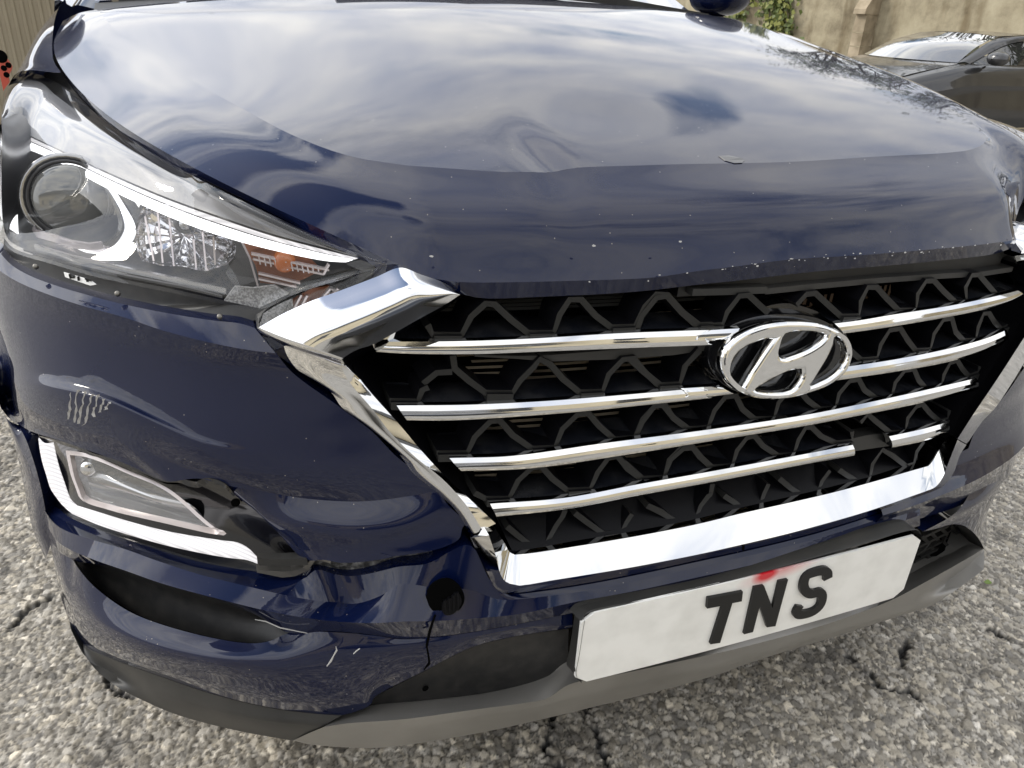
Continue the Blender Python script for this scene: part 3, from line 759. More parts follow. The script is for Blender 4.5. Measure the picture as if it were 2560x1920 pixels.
def ribbon(*a, **k):
    o = _rib(*a, **k)
    if o is not None:
        fix(o)
    return o
O1 = -0.006
for path in [[(-0.4155, 0.1184, 0.8385), (-0.411, 0.1154, 0.8284), (-0.3817, 0.1089, 0.828), (-0.3715, 0.1104, 0.8464), (-0.3561, 0.1102, 0.8596), (-0.3468, 0.1084, 0.8587), (-0.3303, 0.1023, 0.8426), (-0.3124, 0.0964, 0.828), (-0.2846, 0.0918, 0.8275), (-0.2782, 0.0943, 0.8459), (-0.2673, 0.0959, 0.8616), (-0.2544, 0.094, 0.8612), (-0.2382, 0.0884, 0.8434), (-0.2205, 0.084, 0.8302), (-0.1929, 0.0817, 0.8295), (-0.1816, 0.0849, 0.85), (-0.1678, 0.0866, 0.8628), (-0.1546, 0.0854, 0.8611), (-0.135, 0.0802, 0.8412), (-0.1138, 0.076, 0.8257), (-0.0971, 0.075, 0.8249)], [(-0.1895, 0.081, 0.8269), (-0.1845, 0.0832, 0.8404), (-0.1676, 0.0858, 0.8589), (-0.1545, 0.0852, 0.8601), (-0.1361, 0.0802, 0.8413), (-0.116, 0.0759, 0.8246), (-0.0834, 0.0741, 0.8235), (-0.0784, 0.0765, 0.8374), (-0.0629, 0.0793, 0.8546), (-0.0509, 0.0789, 0.8548), (-0.0354, 0.0761, 0.8425), (-0.0221, 0.0738, 0.8322)], [(0.0172, 0.0749, 0.8383), (0.0306, 0.0774, 0.8498), (0.0441, 0.0777, 0.8497), (0.0621, 0.0757, 0.8365), (0.0871, 0.0733, 0.8184), (0.1169, 0.0744, 0.8158), (0.1172, 0.0776, 0.8334), (0.1268, 0.0813, 0.8494), (0.1421, 0.0819, 0.848), (0.1597, 0.0802, 0.8336), (0.1849, 0.0786, 0.8152), (0.2163, 0.0804, 0.8126), (0.2158, 0.084, 0.8324), (0.2289, 0.0882, 0.8474), (0.2445, 0.0897, 0.8462), (0.2676, 0.0897, 0.8299), (0.297, 0.091, 0.8118), (0.3216, 0.0947, 0.8098), (0.3145, 0.097, 0.8295), (0.3251, 0.1016, 0.844), (0.3419, 0.1043, 0.8427), (0.3651, 0.1055, 0.827), (0.3932, 0.108, 0.8091), (0.4174, 0.1135, 0.8089)], [(-0.3914, 0.1071, 0.8061), (-0.39, 0.1045, 0.792), (-0.3754, 0.0993, 0.7782), (-0.3585, 0.0942, 0.7645), (-0.3294, 0.0889, 0.7631), (-0.3215, 0.0894, 0.776), (-0.3058, 0.089, 0.7914), (-0.2999, 0.0893, 0.7991), (-0.2881, 0.0864, 0.7926), (-0.2739, 0.0816, 0.7757), (-0.2551, 0.0767, 0.7597), (-0.2283, 0.0734, 0.7591), (-0.2222, 0.0754, 0.7776), (-0.2057, 0.0764, 0.7934), (-0.1927, 0.0755, 0.7938), (-0.1787, 0.072, 0.7771), (-0.1609, 0.0685, 0.7603), (-0.1334, 0.0666, 0.7592), (-0.127, 0.0693, 0.7811), (-0.1096, 0.0707, 0.7965)], [(-0.4576, 0.116, 0.7575), (-0.4292, 0.1085, 0.7569), (-0.4241, 0.1089, 0.7693), (-0.4176, 0.1077, 0.7722)], [(-0.4229, 0.1096, 0.7762), (-0.4087, 0.108, 0.7879), (-0.3929, 0.1046, 0.7886)], [(-0.1981, 0.0759, 0.7943), (-0.1797, 0.0721, 0.7772), (-0.1573, 0.0681, 0.7593), (-0.1333, 0.0666, 0.7592), (-0.1291, 0.0692, 0.7791), (-0.1108, 0.071, 0.7976)], [(0.1056, 0.0674, 0.7764), (0.1301, 0.0663, 0.7588), (0.1585, 0.0678, 0.7567), (0.1612, 0.0704, 0.774), (0.1736, 0.0738, 0.7912), (0.1928, 0.0751, 0.7912), (0.2097, 0.0737, 0.7738), (0.229, 0.0732, 0.7573), (0.2587, 0.0765, 0.7544), (0.2606, 0.0796, 0.775), (0.2768, 0.0845, 0.792), (0.2947, 0.0871, 0.7906), (0.3087, 0.0863, 0.77), (0.3322, 0.0882, 0.7541), (0.3607, 0.0928, 0.7513), (0.3612, 0.0953, 0.7692), (0.3687, 0.0992, 0.7862), (0.3827, 0.1018, 0.7848), (0.4027, 0.1038, 0.7686), (0.4253, 0.1073, 0.7554), (0.4438, 0.112, 0.7551)], [(-0.4117, 0.0962, 0.6968), (-0.3789, 0.0889, 0.6963), (-0.3708, 0.0898, 0.7142), (-0.354, 0.0889, 0.7312), (-0.3432, 0.0871, 0.7317), (-0.3294, 0.0823, 0.714), (-0.3082, 0.0764, 0.6972), (-0.2816, 0.0721, 0.6967), (-0.2737, 0.0738, 0.7179), (-0.2565, 0.0734, 0.7339), (-0.2439, 0.0718, 0.734), (-0.2305, 0.0681, 0.7178), (-0.2124, 0.0641, 0.7007), (-0.1866, 0.0621, 0.7), (-0.1776, 0.0644, 0.7211), (-0.1637, 0.0653, 0.7355), (-0.1523, 0.0645, 0.7349), (-0.1383, 0.0614, 0.718), (-0.1187, 0.0581, 0.7021), (-0.0916, 0.0566, 0.7014), (-0.0874, 0.058, 0.7134)], [(-0.2, 0.0629, 0.6993), (-0.1853, 0.0619, 0.699), (-0.1784, 0.0638, 0.7168), (-0.1636, 0.0653, 0.735), (-0.1511, 0.0646, 0.7359), (-0.1395, 0.0616, 0.7192), (-0.1181, 0.0581, 0.7025), (-0.0915, 0.0565, 0.7011), (-0.0849, 0.0589, 0.721), (-0.0718, 0.0604, 0.7364), (-0.057, 0.0599, 0.7365), (-0.0461, 0.0572, 0.7187), (-0.0272, 0.0547, 0.7036), (0.0017, 0.0541, 0.7009), (0.0058, 0.0568, 0.7201), (0.0141, 0.0579, 0.7283)], [(0.0404, 0.0582, 0.7271), (0.052, 0.057, 0.716), (0.0722, 0.0559, 0.7023), (0.0987, 0.0567, 0.6999), (0.1014, 0.0594, 0.7182), (0.1168, 0.0621, 0.7327), (0.1323, 0.0629, 0.7324), (0.1449, 0.0616, 0.7165), (0.1698, 0.0611, 0.7008), (0.1971, 0.0626, 0.6989), (0.1994, 0.0654, 0.7179), (0.2145, 0.0685, 0.7325), (0.2321, 0.0701, 0.7314), (0.2456, 0.0694, 0.7141), (0.2656, 0.0699, 0.698), (0.2992, 0.0746, 0.6946), (0.3002, 0.0771, 0.7118), (0.3099, 0.0807, 0.7267), (0.3264, 0.0835, 0.7268), (0.3413, 0.0843, 0.7131), (0.3612, 0.0857, 0.6982), (0.3838, 0.0902, 0.6982), (0.3868, 0.092, 0.707)], [(-0.3721, 0.0806, 0.6473), (-0.3602, 0.0772, 0.6398), (-0.3333, 0.0724, 0.6387), (-0.3234, 0.0736, 0.6593), (-0.3081, 0.073, 0.6732), (-0.2968, 0.0712, 0.6739), (-0.2842, 0.067, 0.6585), (-0.2666, 0.0621, 0.6426), (-0.2389, 0.0583, 0.6417), (-0.2307, 0.0602, 0.6614), (-0.2181, 0.0613, 0.678), (-0.2058, 0.0603, 0.6777), (-0.1937, 0.0571, 0.6616), (-0.1752, 0.0536, 0.6461), (-0.1462, 0.0515, 0.6445), (-0.1381, 0.0541, 0.6659), (-0.1223, 0.0548, 0.6777), (-0.109, 0.054, 0.6772), (-0.0982, 0.0516, 0.6642), (-0.0814, 0.0485, 0.6478)], [(-0.1986, 0.0587, 0.6701), (-0.1744, 0.0537, 0.6469), (-0.1456, 0.0515, 0.6449), (-0.1404, 0.0543, 0.6662), (-0.1248, 0.0554, 0.6803), (-0.1116, 0.0546, 0.6803), (-0.0993, 0.0517, 0.6644), (-0.0814, 0.0486, 0.6488), (-0.0525, 0.0473, 0.647), (-0.048, 0.0498, 0.6656), (-0.0354, 0.0516, 0.6803), (-0.0238, 0.0515, 0.681), (-0.01, 0.0492, 0.666), (0.0138, 0.0469, 0.6497), (0.0394, 0.047, 0.6474), (0.0439, 0.0497, 0.6659), (0.0533, 0.052, 0.6801), (0.0635, 0.0523, 0.6794), (0.0806, 0.0508, 0.6646), (0.1072, 0.0501, 0.6508), (0.1358, 0.0514, 0.6481), (0.134, 0.0532, 0.6615)], [(0.1473, 0.0555, 0.6717), (0.1583, 0.0575, 0.681), (0.1736, 0.0569, 0.6697), (0.2055, 0.0559, 0.6471), (0.2358, 0.0581, 0.6427), (0.2366, 0.061, 0.6621), (0.2516, 0.0648, 0.676), (0.265, 0.0666, 0.6754), (0.2826, 0.0671, 0.6606), (0.3101, 0.0689, 0.642), (0.3293, 0.072, 0.641), (0.3299, 0.0738, 0.653)], [(-0.3325, 0.0764, 0.5956), (-0.3198, 0.0725, 0.5826), (-0.3058, 0.0684, 0.5696), (-0.2853, 0.0652, 0.5709), (-0.2747, 0.0664, 0.5914), (-0.2673, 0.0667, 0.6025), (-0.2642, 0.0673, 0.6105)], [(-0.2521, 0.065, 0.6056), (-0.2371, 0.0614, 0.592), (-0.2154, 0.0567, 0.5736), (-0.1912, 0.0549, 0.5733), (-0.1858, 0.056, 0.5847), (-0.1792, 0.0569, 0.5946)], [(-0.1594, 0.0567, 0.6031), (-0.1405, 0.0541, 0.5924), (-0.1188, 0.0504, 0.5742), (-0.0914, 0.0488, 0.5727), (-0.0854, 0.051, 0.5913), (-0.0763, 0.0522, 0.6035), (-0.0708, 0.0522, 0.6051)], [(-0.1593, 0.0566, 0.6028), (-0.139, 0.0537, 0.59), (-0.1175, 0.0503, 0.5742), (-0.0913, 0.0488, 0.5729), (-0.0853, 0.051, 0.5915), (-0.0726, 0.0523, 0.6056), (-0.0713, 0.054, 0.619)], [(-0.0525, 0.0508, 0.5999), (-0.0366, 0.0489, 0.5884), (-0.0225, 0.0469, 0.5758), (0.0034, 0.0467, 0.5751), (0.0082, 0.049, 0.5919), (0.0135, 0.0507, 0.6049)], [(0.03, 0.0515, 0.6095), (0.0499, 0.0498, 0.5929), (0.0725, 0.0485, 0.5767), (0.0984, 0.0494, 0.5747), (0.1034, 0.0518, 0.5913), (0.1152, 0.0542, 0.6047)], [(0.1316, 0.0548, 0.6022), (0.1502, 0.0543, 0.5896), (0.1699, 0.0539, 0.5772), (0.193, 0.0554, 0.5766), (0.1935, 0.0583, 0.5981), (0.2084, 0.0618, 0.6166), (0.2331, 0.0623, 0.602), (0.2653, 0.0634, 0.5793), (0.2833, 0.066, 0.5787), (0.2845, 0.0686, 0.5969), (0.2974, 0.0722, 0.609)]]:
    p = np.array(path)
    ribbon('grille_lattice', p, 0.0035, 0.042, 'lattice', car)
    for a, b in zip(p[:-1], p[1:]):
        if 0.01 < abs(b[0] - a[0]) < 0.06 and abs(b[2] - a[2]) < 0.3 * abs(b[0] - a[0]):
            zc_ = 0.5 * (a[2] + b[2])
            if zc_ <= min((q[2] for q in p if abs(q[0] - 0.5 * (a[0] + b[0])) < 0.07)) + 0.012:
                ribbon('lattice_foot', np.array([a + (b - a) * 0.02, b - (b - a) * 0.02]) + np.array([0, -0.004, -0.0042]), 0.0046, 0.05, 'lattice', car)
ribbon('torn_trim', V3([(-0.3679, 0.1059, 0.8039), (-0.3199, 0.0968, 0.8002), (-0.2885, 0.0913, 0.798), (-0.2082, 0.0813, 0.7981), (-0.1417, 0.0767, 0.7975), (-0.0927, 0.0742, 0.7987), (-0.1474, 0.0775, 0.8), (-0.0846, 0.0736, 0.797)]), 0.006, 0.02, 'satin', car, taper=[0.001, 0.002, 0.006, 0.006, 0.005, 0.002])
ribbon('torn_trim', V3([(-0.1222, 0.0855, 0.8615), (-0.0713, 0.0826, 0.8595), (-0.0252, 0.081, 0.8581)]), 0.004, 0.02, 'satin', car)
ribbon('torn_trim', V3([(-0.0248, 0.0825, 0.8558), (0.0306, 0.0827, 0.8564), (0.1452, 0.0874, 0.8546), (0.2613, 0.0965, 0.849), (0.3546, 0.1102, 0.8409), (0.4356, 0.127, 0.8366)]), 0.0035, 0.03, 'satin', car)
ribbon('upper_seal', V3([(-0.1318, 0.1, 0.8612), (-0.0374, 0.0958, 0.8611), (0.0679, 0.0969, 0.8618), (0.2211, 0.1057, 0.8586), (0.3355, 0.1214, 0.8539), (0.422, 0.1383, 0.8504)]), 0.009, 0.05, 'satin', car)

def backing(name, z0, z1, x0, x1, off, m, parent=car, n=24):
    zs = np.linspace(z0, z1, 10)
    return loft(name, [onF(np.linspace(x0, x1, n), z, off) for z in zs], m, parent, n=n)
backing('radiator_panel', 0.52, 0.88, -0.5, 0.5, -0.13, 'hole')
fv, ff = ([], [])

def fin(x0, x1, z, off, h, tilt=0.0):
    xs = np.linspace(x0, x1, 8)
    b = len(fv)
    for x in xs:
        fv.append((x, float(F(x, z)) - off, z + h + tilt * x))
    for x in xs:
        fv.append((x, float(F(x, z)) - off - 0.004, z - h + tilt * x))
    for i in range(7):
        ff.append((b + i, b + i + 1, b + 8 + i + 1, b + 8 + i))
for z in np.arange(0.832, 0.872, 0.0042):
    fin(-0.43, 0.43, z, -0.06, 0.0011)
o = mobj('shutter_ribs', fv, ff, 'shutter', car, kind='stuff')
fv, ff = ([], [])
for k, z in enumerate(np.arange(0.6, 0.82, 0.0075)):
    fin(-0.37 + 0.008 * (k % 3), 0.04, z, -0.062, 0.0007)
mobj('radiator_fins', fv, ff, 'fin', car, kind='stuff')
fv, ff = ([], [])
for x in np.arange(0.12, 0.36, 0.012):
    b = len(fv)
    fv += [(x - 0.002, float(F(x, 0.72)) + 0.12, 0.66), (x + 0.003, float(F(x, 0.72)) + 0.12, 0.66), (x + 0.003, float(F(x, 0.72)) + 0.12, 0.8), (x - 0.002, float(F(x, 0.72)) + 0.12, 0.8)]
    ff.append((b, b + 1, b + 2, b + 3))
mobj('cooler_fins', fv, ff, 'tan', car, kind='stuff')
lowpan = loft('grille_floor', [[(-0.3379, 0.1011, 0.5938), (-0.2538, 0.088, 0.5957), (-0.1596, 0.0805, 0.6013), (-0.0551, 0.0755, 0.6046), (0.0842, 0.0766, 0.6043), (0.1799, 0.0816, 0.5995), (0.2577, 0.0887, 0.5972), (0.3919, 0.1101, 0.5848)], [(-0.3283, 0.0627, 0.5656), (-0.2479, 0.0505, 0.5676), (-0.1604, 0.0434, 0.5701), (-0.0905, 0.0397, 0.573), (-0.032, 0.0382, 0.5767), (0.1321, 0.0425, 0.5769), (0.3057, 0.0598, 0.573)]], 'deep', car, n=40)
loft('grille_side', [V3(ig[1]), push(ig[1], (0.03, 0.12, 0))], 'deep', car, n=40)
loft('grille_side', [V3(ig[0]), push(ig[0], (0.0, 0.12, 0))], 'deep', car, n=40)
loft('grille_side', [V3(if_), push(if_, (-0.03, 0.12, 0))], 'deep', car, n=40)
EPL = dict(y0=0.052, z0=0.779, sl=0.16)

def inplane(pts3):
    return [(float(p[0]), float(p[2])) for p in pts3]
em_out = [(-0.0124, 0.0599, 0.8285), (0.009, 0.0596, 0.8264), (0.0289, 0.0591, 0.8232), (0.0495, 0.0582, 0.8175), (0.0698, 0.0566, 0.8075), (0.0844, 0.0542, 0.7929), (0.0902, 0.0518, 0.7778), (0.0876, 0.0495, 0.7635), (0.0768, 0.0477, 0.7522), (0.0575, 0.0463, 0.7432), (0.0337, 0.0455, 0.7382), (0.0073, 0.045, 0.7353), (-0.019, 0.0452, 0.7364), (-0.0426, 0.0459, 0.7408), (-0.0637, 0.0472, 0.7491), (-0.0822, 0.0493, 0.7622), (-0.0939, 0.0517, 0.7774), (-0.0979, 0.054, 0.7914), (-0.095, 0.0559, 0.8036), (-0.0845, 0.0576, 0.8139), (-0.0683, 0.0589, 0.8221), (-0.0479, 0.0597, 0.827), (-0.0294, 0.0599, 0.8286)]
em_holes = [[(-0.0291, 0.0569, 0.8093), (-0.0399, 0.057, 0.8104), (-0.0521, 0.0567, 0.8081), (-0.0653, 0.056, 0.8042), (-0.0758, 0.0551, 0.7985), (-0.0818, 0.0539, 0.7907), (-0.0836, 0.0522, 0.7804), (-0.0798, 0.0505, 0.7694), (-0.0736, 0.0493, 0.7622), (-0.067, 0.0487, 0.7582), (-0.0625, 0.0494, 0.7631), (-0.0561, 0.0512, 0.7741), (-0.0495, 0.0526, 0.783), (-0.0408, 0.0545, 0.7948), (-0.033, 0.0561, 0.8046)], [(-0.0125, 0.0575, 0.8132), (0.0001, 0.0577, 0.8149), (0.0171, 0.0576, 0.8138), (0.0345, 0.0571, 0.8109), (0.0457, 0.0565, 0.8071), (0.0411, 0.0556, 0.8016), (0.0313, 0.0547, 0.796), (0.0174, 0.0539, 0.7909), (0.0009, 0.0533, 0.7872), (-0.0105, 0.0531, 0.7858), (-0.0169, 0.0534, 0.7881), (-0.019, 0.0542, 0.7926), (-0.0175, 0.0557, 0.802), (-0.0153, 0.0569, 0.8098)], [(0.0637, 0.0559, 0.8032), (0.0727, 0.0549, 0.7974), (0.0797, 0.0534, 0.7878), (0.0819, 0.0518, 0.7776), (0.0784, 0.0504, 0.769), (0.07, 0.0491, 0.7609), (0.0586, 0.0481, 0.7543), (0.0456, 0.0474, 0.7502), (0.0325, 0.0469, 0.7473), (0.0369, 0.0481, 0.7546), (0.0458, 0.0503, 0.7681), (0.0535, 0.0523, 0.7806), (0.0596, 0.0544, 0.7943), (0.061, 0.0558, 0.8029)], [(0.0163, 0.0504, 0.7692), (0.0006, 0.0504, 0.7688), (-0.012, 0.0499, 0.7658), (-0.0269, 0.0491, 0.761), (-0.0391, 0.0483, 0.7559), (-0.047, 0.0477, 0.752), (-0.0384, 0.0472, 0.7487), (-0.02, 0.0466, 0.7454), (-0.0043, 0.0465, 0.7445), (0.0059, 0.0468, 0.7466), (0.0131, 0.0478, 0.753), (0.0173, 0.0492, 0.7614)]]

def emblem_mesh():
    cu = bpy.data.curves.new('emblem', 'CURVE')
    cu.dimensions = '2D'
    cu.fill_mode = 'BOTH'
    cu.extrude = 0.002
    cu.bevel_depth = 0.0058
    cu.bevel_resolution = 5
    cu.offset = -0.0056
    for outl in [em_out] + em_holes:
        q = spl(list(V3(outl)) + [V3(outl)[0]], 90)[:-1]
        s = cu.splines.new('POLY')
        s.points.add(len(q) - 1)
        s.use_cyclic_u = True
        for pt, p in zip(s.points, q):
            pt.co = (p[0], (p[2] - 0.779) * math.sqrt(1 + 0.16 ** 2), 0, 1)
    o = bpy.data.objects.new('emblem_tmp', cu)
    COL.objects.link(o)
    dg = bpy.context.evaluated_depsgraph_get()
    me = bpy.data.meshes.new_from_object(o.evaluated_get(dg))
    bpy.data.objects.remove(o)
    return me
me = emblem_mesh()
me.name = 'emblem'
for p in me.polygons:
    p.use_smooth = False
eo = bpy.data.objects.new('emblem', me)
COL.objects.link(eo)
me.materials.clear()
me.materials.append(M['chrome'])
tilt = math.atan2(1, 0.16)
eo.matrix_world = Matrix.Translation((0, 0.05, 0.779)) @ Matrix.Rotation(tilt, 4, 'X')
mwx = eo.matrix_world.copy()
eo.parent = car
eo.matrix_parent_inverse = Matrix.Translation((0, -0.9, 0))
eo.matrix_basis = mwx
eo['label'] = 'oval chrome badge with a slanted letter in the middle of the grille'
c_ = np.mean(V3(em_out), axis=0)
back = [c_ + (np.array(p) - c_) * 1.05 + np.array([0, 0.012, 0]) for p in em_out]
plate_poly('emblem_mount', back, 'gloss', car, back=(0, 0.05, 0), smooth_curve=True)
pod = [(-0.0496, 0.0919, 0.8223), (-0.0173, 0.0934, 0.8313), (0.019, 0.0937, 0.8337), (0.0697, 0.0913, 0.8185), (0.0998, 0.0889, 0.8034), (0.121, 0.0847, 0.7773), (0.114, 0.08, 0.7476), (0.0741, 0.0766, 0.7263), (0.0279, 0.0748, 0.7155), (-0.0217, 0.0762, 0.7241), (-0.0602, 0.0795, 0.7448), (-0.0918, 0.0819, 0.7596), (-0.086, 0.0853, 0.7807), (-0.0702, 0.0885, 0.8007)]
plate_poly('emblem_mount', pod, 'gloss', car, back=(0, 0.04, 0), smooth_curve=True)

def rrect(x0, x1, z0, z1, r, y, k=6):
    o = []
    for cx, cz, a0 in ((x1 - r, z1 - r, 0), (x0 + r, z1 - r, 90), (x0 + r, z0 + r, 180), (x1 - r, z0 + r, 270)):
        for i in range(k + 1):
            a = math.radians(a0 + 90 * i / k)
            o.append((cx + r * math.cos(a), y, cz + r * math.sin(a)))
    return o
PL = [(-0.2651, 0.0, 0.5137), (0.2503, 0.0, 0.5163), (0.2521, 0.0, 0.4025), (-0.2618, 0.0, 0.4008)]
zt, zb = ((PL[0][2] + PL[1][2]) / 2, (PL[2][2] + PL[3][2]) / 2)

def onplate(x, z, y):
    tt = np.clip((x - PL[0][0]) / (PL[1][0] - PL[0][0]), 0, 1)
    return np.array([x, y + 0.06 * x * x, z])
num = rrect(-0.262, 0.262, 0.3945, 0.5055, 0.012, 0)
XS = np.linspace(-0.262, 0.262, 33)
pv = []
pf = []

def plate_grid(y, zs0, zs1, r):
    cols = []
    for x in XS:
        e = max(0, abs(x) - (0.262 - r))
        dz = r - math.sqrt(max(r * r - e * e, 0))
        cols.append((x, zs1 - dz, zs0 + dz))
    return cols
for x, z1, z0 in plate_grid(0, 0.3945, 0.5055, 0.012):
    pv += [onplate(x, z1, 0), onplate(x, z0, 0), onplate(x, z1, 0.004), onplate(x, z0, 0.004)]
for i in range(len(XS) - 1):
    a = 4 * i
    b = a + 4
    pf += [(a + 1, b + 1, b, a), (a, b, b + 2, a + 2), (a + 1, a + 3, b + 3, b + 1)]
pf += [(0, 2, 3, 1), (4 * len(XS) - 4, 4 * len(XS) - 3, 4 * len(XS) - 1, 4 * len(XS) - 2)]
nplate = mobj('number_plate', pv, pf, 'plate', car, False, label='white number plate with three raised black letters and a red smear')
t, b = nodes(M['plate'])
tcn = N(t, 'ShaderNodeTexCoord')

def spot(cx, cz, sx, sz):
    mpn = N(t, 'ShaderNodeMapping')
    mpn.vector_type = 'TEXTURE'
    mpn.inputs['Location'].default_value = (cx, 0, cz)
    mpn.inputs['Scale'].default_value = (sx, 1, sz)
    mpn.inputs['Rotation'].default_value = (0, math.radians(-8), 0)
    t.links.new(tcn.outputs['Object'], mpn.inputs[0])
    gr = N(t, 'ShaderNodeTexGradient', gradient_type='SPHERICAL')
    t.links.new(mpn.outputs[0], gr.inputs[0])
    return gr.outputs['Fac']
RS = [(-0.0061, -0.002, 0.4991), (0.0256, -0.002, 0.5019)]
s1 = spot(RS[0][0], RS[0][2] + 0.004, 0.022, 0.014)
s2 = spot(RS[1][0] - 0.004, RS[1][2] + 0.003, 0.075, 0.017)
p1 = N(t, 'ShaderNodeMath', operation='POWER')
p1.inputs[1].default_value = 0.8
t.links.new(s1, p1.inputs[0])
m2_ = N(t, 'ShaderNodeMath', operation='MULTIPLY')
m2_.inputs[1].default_value = 0.62
t.links.new(s2, m2_.inputs[0])
ad = N(t, 'ShaderNodeMath', operation='ADD', use_clamp=True)
t.links.new(p1.outputs[0], ad.inputs[0])
t.links.new(m2_.outputs[0], ad.inputs[1])
nn = N(t, 'ShaderNodeTexNoise')
nn.inputs['Scale'].default_value = 22
nn.inputs['Detail'].default_value = 8
t.links.new(tcn.outputs['Object'], nn.inputs['Vector'])
rpp = N(t, 'ShaderNodeValToRGB')
rpp.color_ramp.elements[0].position = 0.42
rpp.color_ramp.elements[0].color = (0.89, 0.88, 0.83, 1)
rpp.color_ramp.elements[1].position = 0.8
rpp.color_ramp.elements[1].color = (0.74, 0.73, 0.68, 1)
t.links.new(nn.outputs[0], rpp.inputs[0])
mx = N(t, 'ShaderNodeMix', data_type='RGBA')
t.links.new(ad.outputs[0], mx.inputs[0])
t.links.new(rpp.outputs[0], mx.inputs[6])
mx.inputs[7].default_value = (0.62, 0.02, 0.03, 1)
t.links.new(mx.outputs[2], b.inputs['Base Color'])

def letter(outline, idx):
    o_ = plate_poly('plate_letter', outline, 'letter', nplate, back=(0, 0.0055, 0))
    o_.matrix_parent_inverse = Matrix.Identity(4)
    return o_
LT = [(-0.0926, -0.004, 0.4916), (-0.0403, -0.004, 0.4886), (-0.0385, -0.004, 0.4722), (-0.0529, -0.004, 0.4732), (-0.0585, -0.004, 0.4077), (-0.0739, -0.004, 0.4102), (-0.0675, -0.004, 0.473), (-0.0908, -0.004, 0.4748)]
LN = [(-0.0232, -0.004, 0.4905), (-0.0082, -0.004, 0.4896), (0.0153, -0.004, 0.4462), (0.0148, -0.004, 0.4906), (0.0293, -0.004, 0.4899), (0.0283, -0.004, 0.4111), (0.0138, -0.004, 0.4132), (-0.0071, -0.004, 0.4563), (-0.0078, -0.004, 0.4113), (-0.0222, -0.004, 0.4118)]
LS_path = [(0.099, -0.004, 0.4729), (0.0956, -0.004, 0.4829), (0.087, -0.004, 0.489), (0.0734, -0.004, 0.49), (0.0609, -0.004, 0.4872), (0.059, -0.004, 0.4756), (0.0647, -0.004, 0.4619), (0.0777, -0.004, 0.4523), (0.0916, -0.004, 0.451), (0.0987, -0.004, 0.4419), (0.0995, -0.004, 0.4259), (0.0914, -0.004, 0.4186), (0.0766, -0.004, 0.4173), (0.0645, -0.004, 0.4207), (0.0598, -0.004, 0.4275), (0.0626, -0.004, 0.4361)]
for L_ in (LT, LN):
    letter(L_, 0)
sp = spl(LS_path, 60)
tt_ = np.gradient(sp, axis=0)
tt_[:, 1] = 0
tt_ /= np.linalg.norm(tt_, axis=1, keepdims=True)
nr_ = np.stack([-tt_[:, 2], 0 * tt_[:, 0], tt_[:, 0]], 1)
letter(list(sp + nr_ * 0.0068) + list((sp - nr_ * 0.0068)[::-1]), 2)
hold_o = [np.array([x, 0.002 + 0.06 * x * x, z]) for x, z in []]
ring_o = [(-0.2649, 0.016, 0.5094), (-0.2592, 0.016, 0.5157), (-0.2443, 0.016, 0.5171), (-0.1682, 0.016, 0.5147), (-0.095, 0.016, 0.5121), (-0.0347, 0.016, 0.5142), (0.125, 0.016, 0.5207), (0.2388, 0.016, 0.5237), (0.2586, 0.016, 0.5133), (0.2665, 0.016, 0.4998)]
ring_i = [onplate(p[0], p[2], 0.003) for p in [(-0.2589, 0.003, 0.4965), (-0.2556, 0.003, 0.5054), (-0.245, 0.003, 0.5079), (-0.1743, 0.003, 0.5055), (-0.1024, 0.003, 0.5064), (-0.0423, 0.003, 0.506), (0.1162, 0.003, 0.5113), (0.2369, 0.003, 0.5158), (0.249, 0.003, 0.5145), (0.2568, 0.003, 0.5073)]]
ring_o = [np.array([p[0], 0.02 + 0.06 * p[0] ** 2, p[2] - 0.005 - 0.011 * max(0, -p[0]) / 0.26 - 0.002 * max(0, p[0]) / 0.26]) for p in ring_o]
ring_m = [np.array([0.5 * (a[0] + b[0]), 0.002 + 0.06 * a[0] ** 2, 0.35 * a[2] + 0.65 * b[2]]) for a, b in zip(spl(ring_o, 60), spl(ring_i, 60))]
loft('plate_bracket', [ring_o, ring_m, ring_i], 'satin', car, n=60, skirt=((0, 0.006, 0), 't'))
sl_o = [(-0.2578, 0.028, 0.4979), (-0.2589, 0.028, 0.479), (-0.2595, 0.028, 0.459), (-0.2606, 0.028, 0.4298), (-0.262, 0.028, 0.403), (-0.2454, 0.028, 0.3852)]
sl_i = [onplate(p[0], p[2], 0.003) for p in [(-0.2584, 0.003, 0.4956), (-0.259, 0.003, 0.4818), (-0.2598, 0.003, 0.4535), (-0.261, 0.003, 0.4275), (-0.2613, 0.003, 0.4097), (-0.2573, 0.003, 0.4008)]]
loft('plate_bracket', [sl_o, lerp(sl_o, sl_i, 0.6, 40, (0, -0.012, 0)), sl_i], 'satin', car, n=40)
''.join([])
R0 = [(-0.8665, 0.4723, 0.8501), (-0.8484, 0.4325, 0.8489), (-0.8344, 0.406, 0.8423), (-0.8135, 0.373, 0.8394), (-0.7855, 0.3362, 0.8384), (-0.7479, 0.2961, 0.8371), (-0.7162, 0.2663, 0.8358), (-0.6697, 0.2294, 0.8341), (-0.6212, 0.1958, 0.8333), (-0.5956, 0.1809, 0.8333), (-0.5827, 0.1726, 0.8305)]
R1 = [(-0.8637, 0.4434, 0.8383), (-0.8468, 0.4067, 0.8353), (-0.8223, 0.365, 0.8338), (-0.7896, 0.3201, 0.8332), (-0.7506, 0.2775, 0.8313), (-0.7052, 0.237, 0.8281), (-0.671, 0.21, 0.8217), (-0.6204, 0.176, 0.8151), (-0.5868, 0.159, 0.8114), (-0.5659, 0.15, 0.8101)]
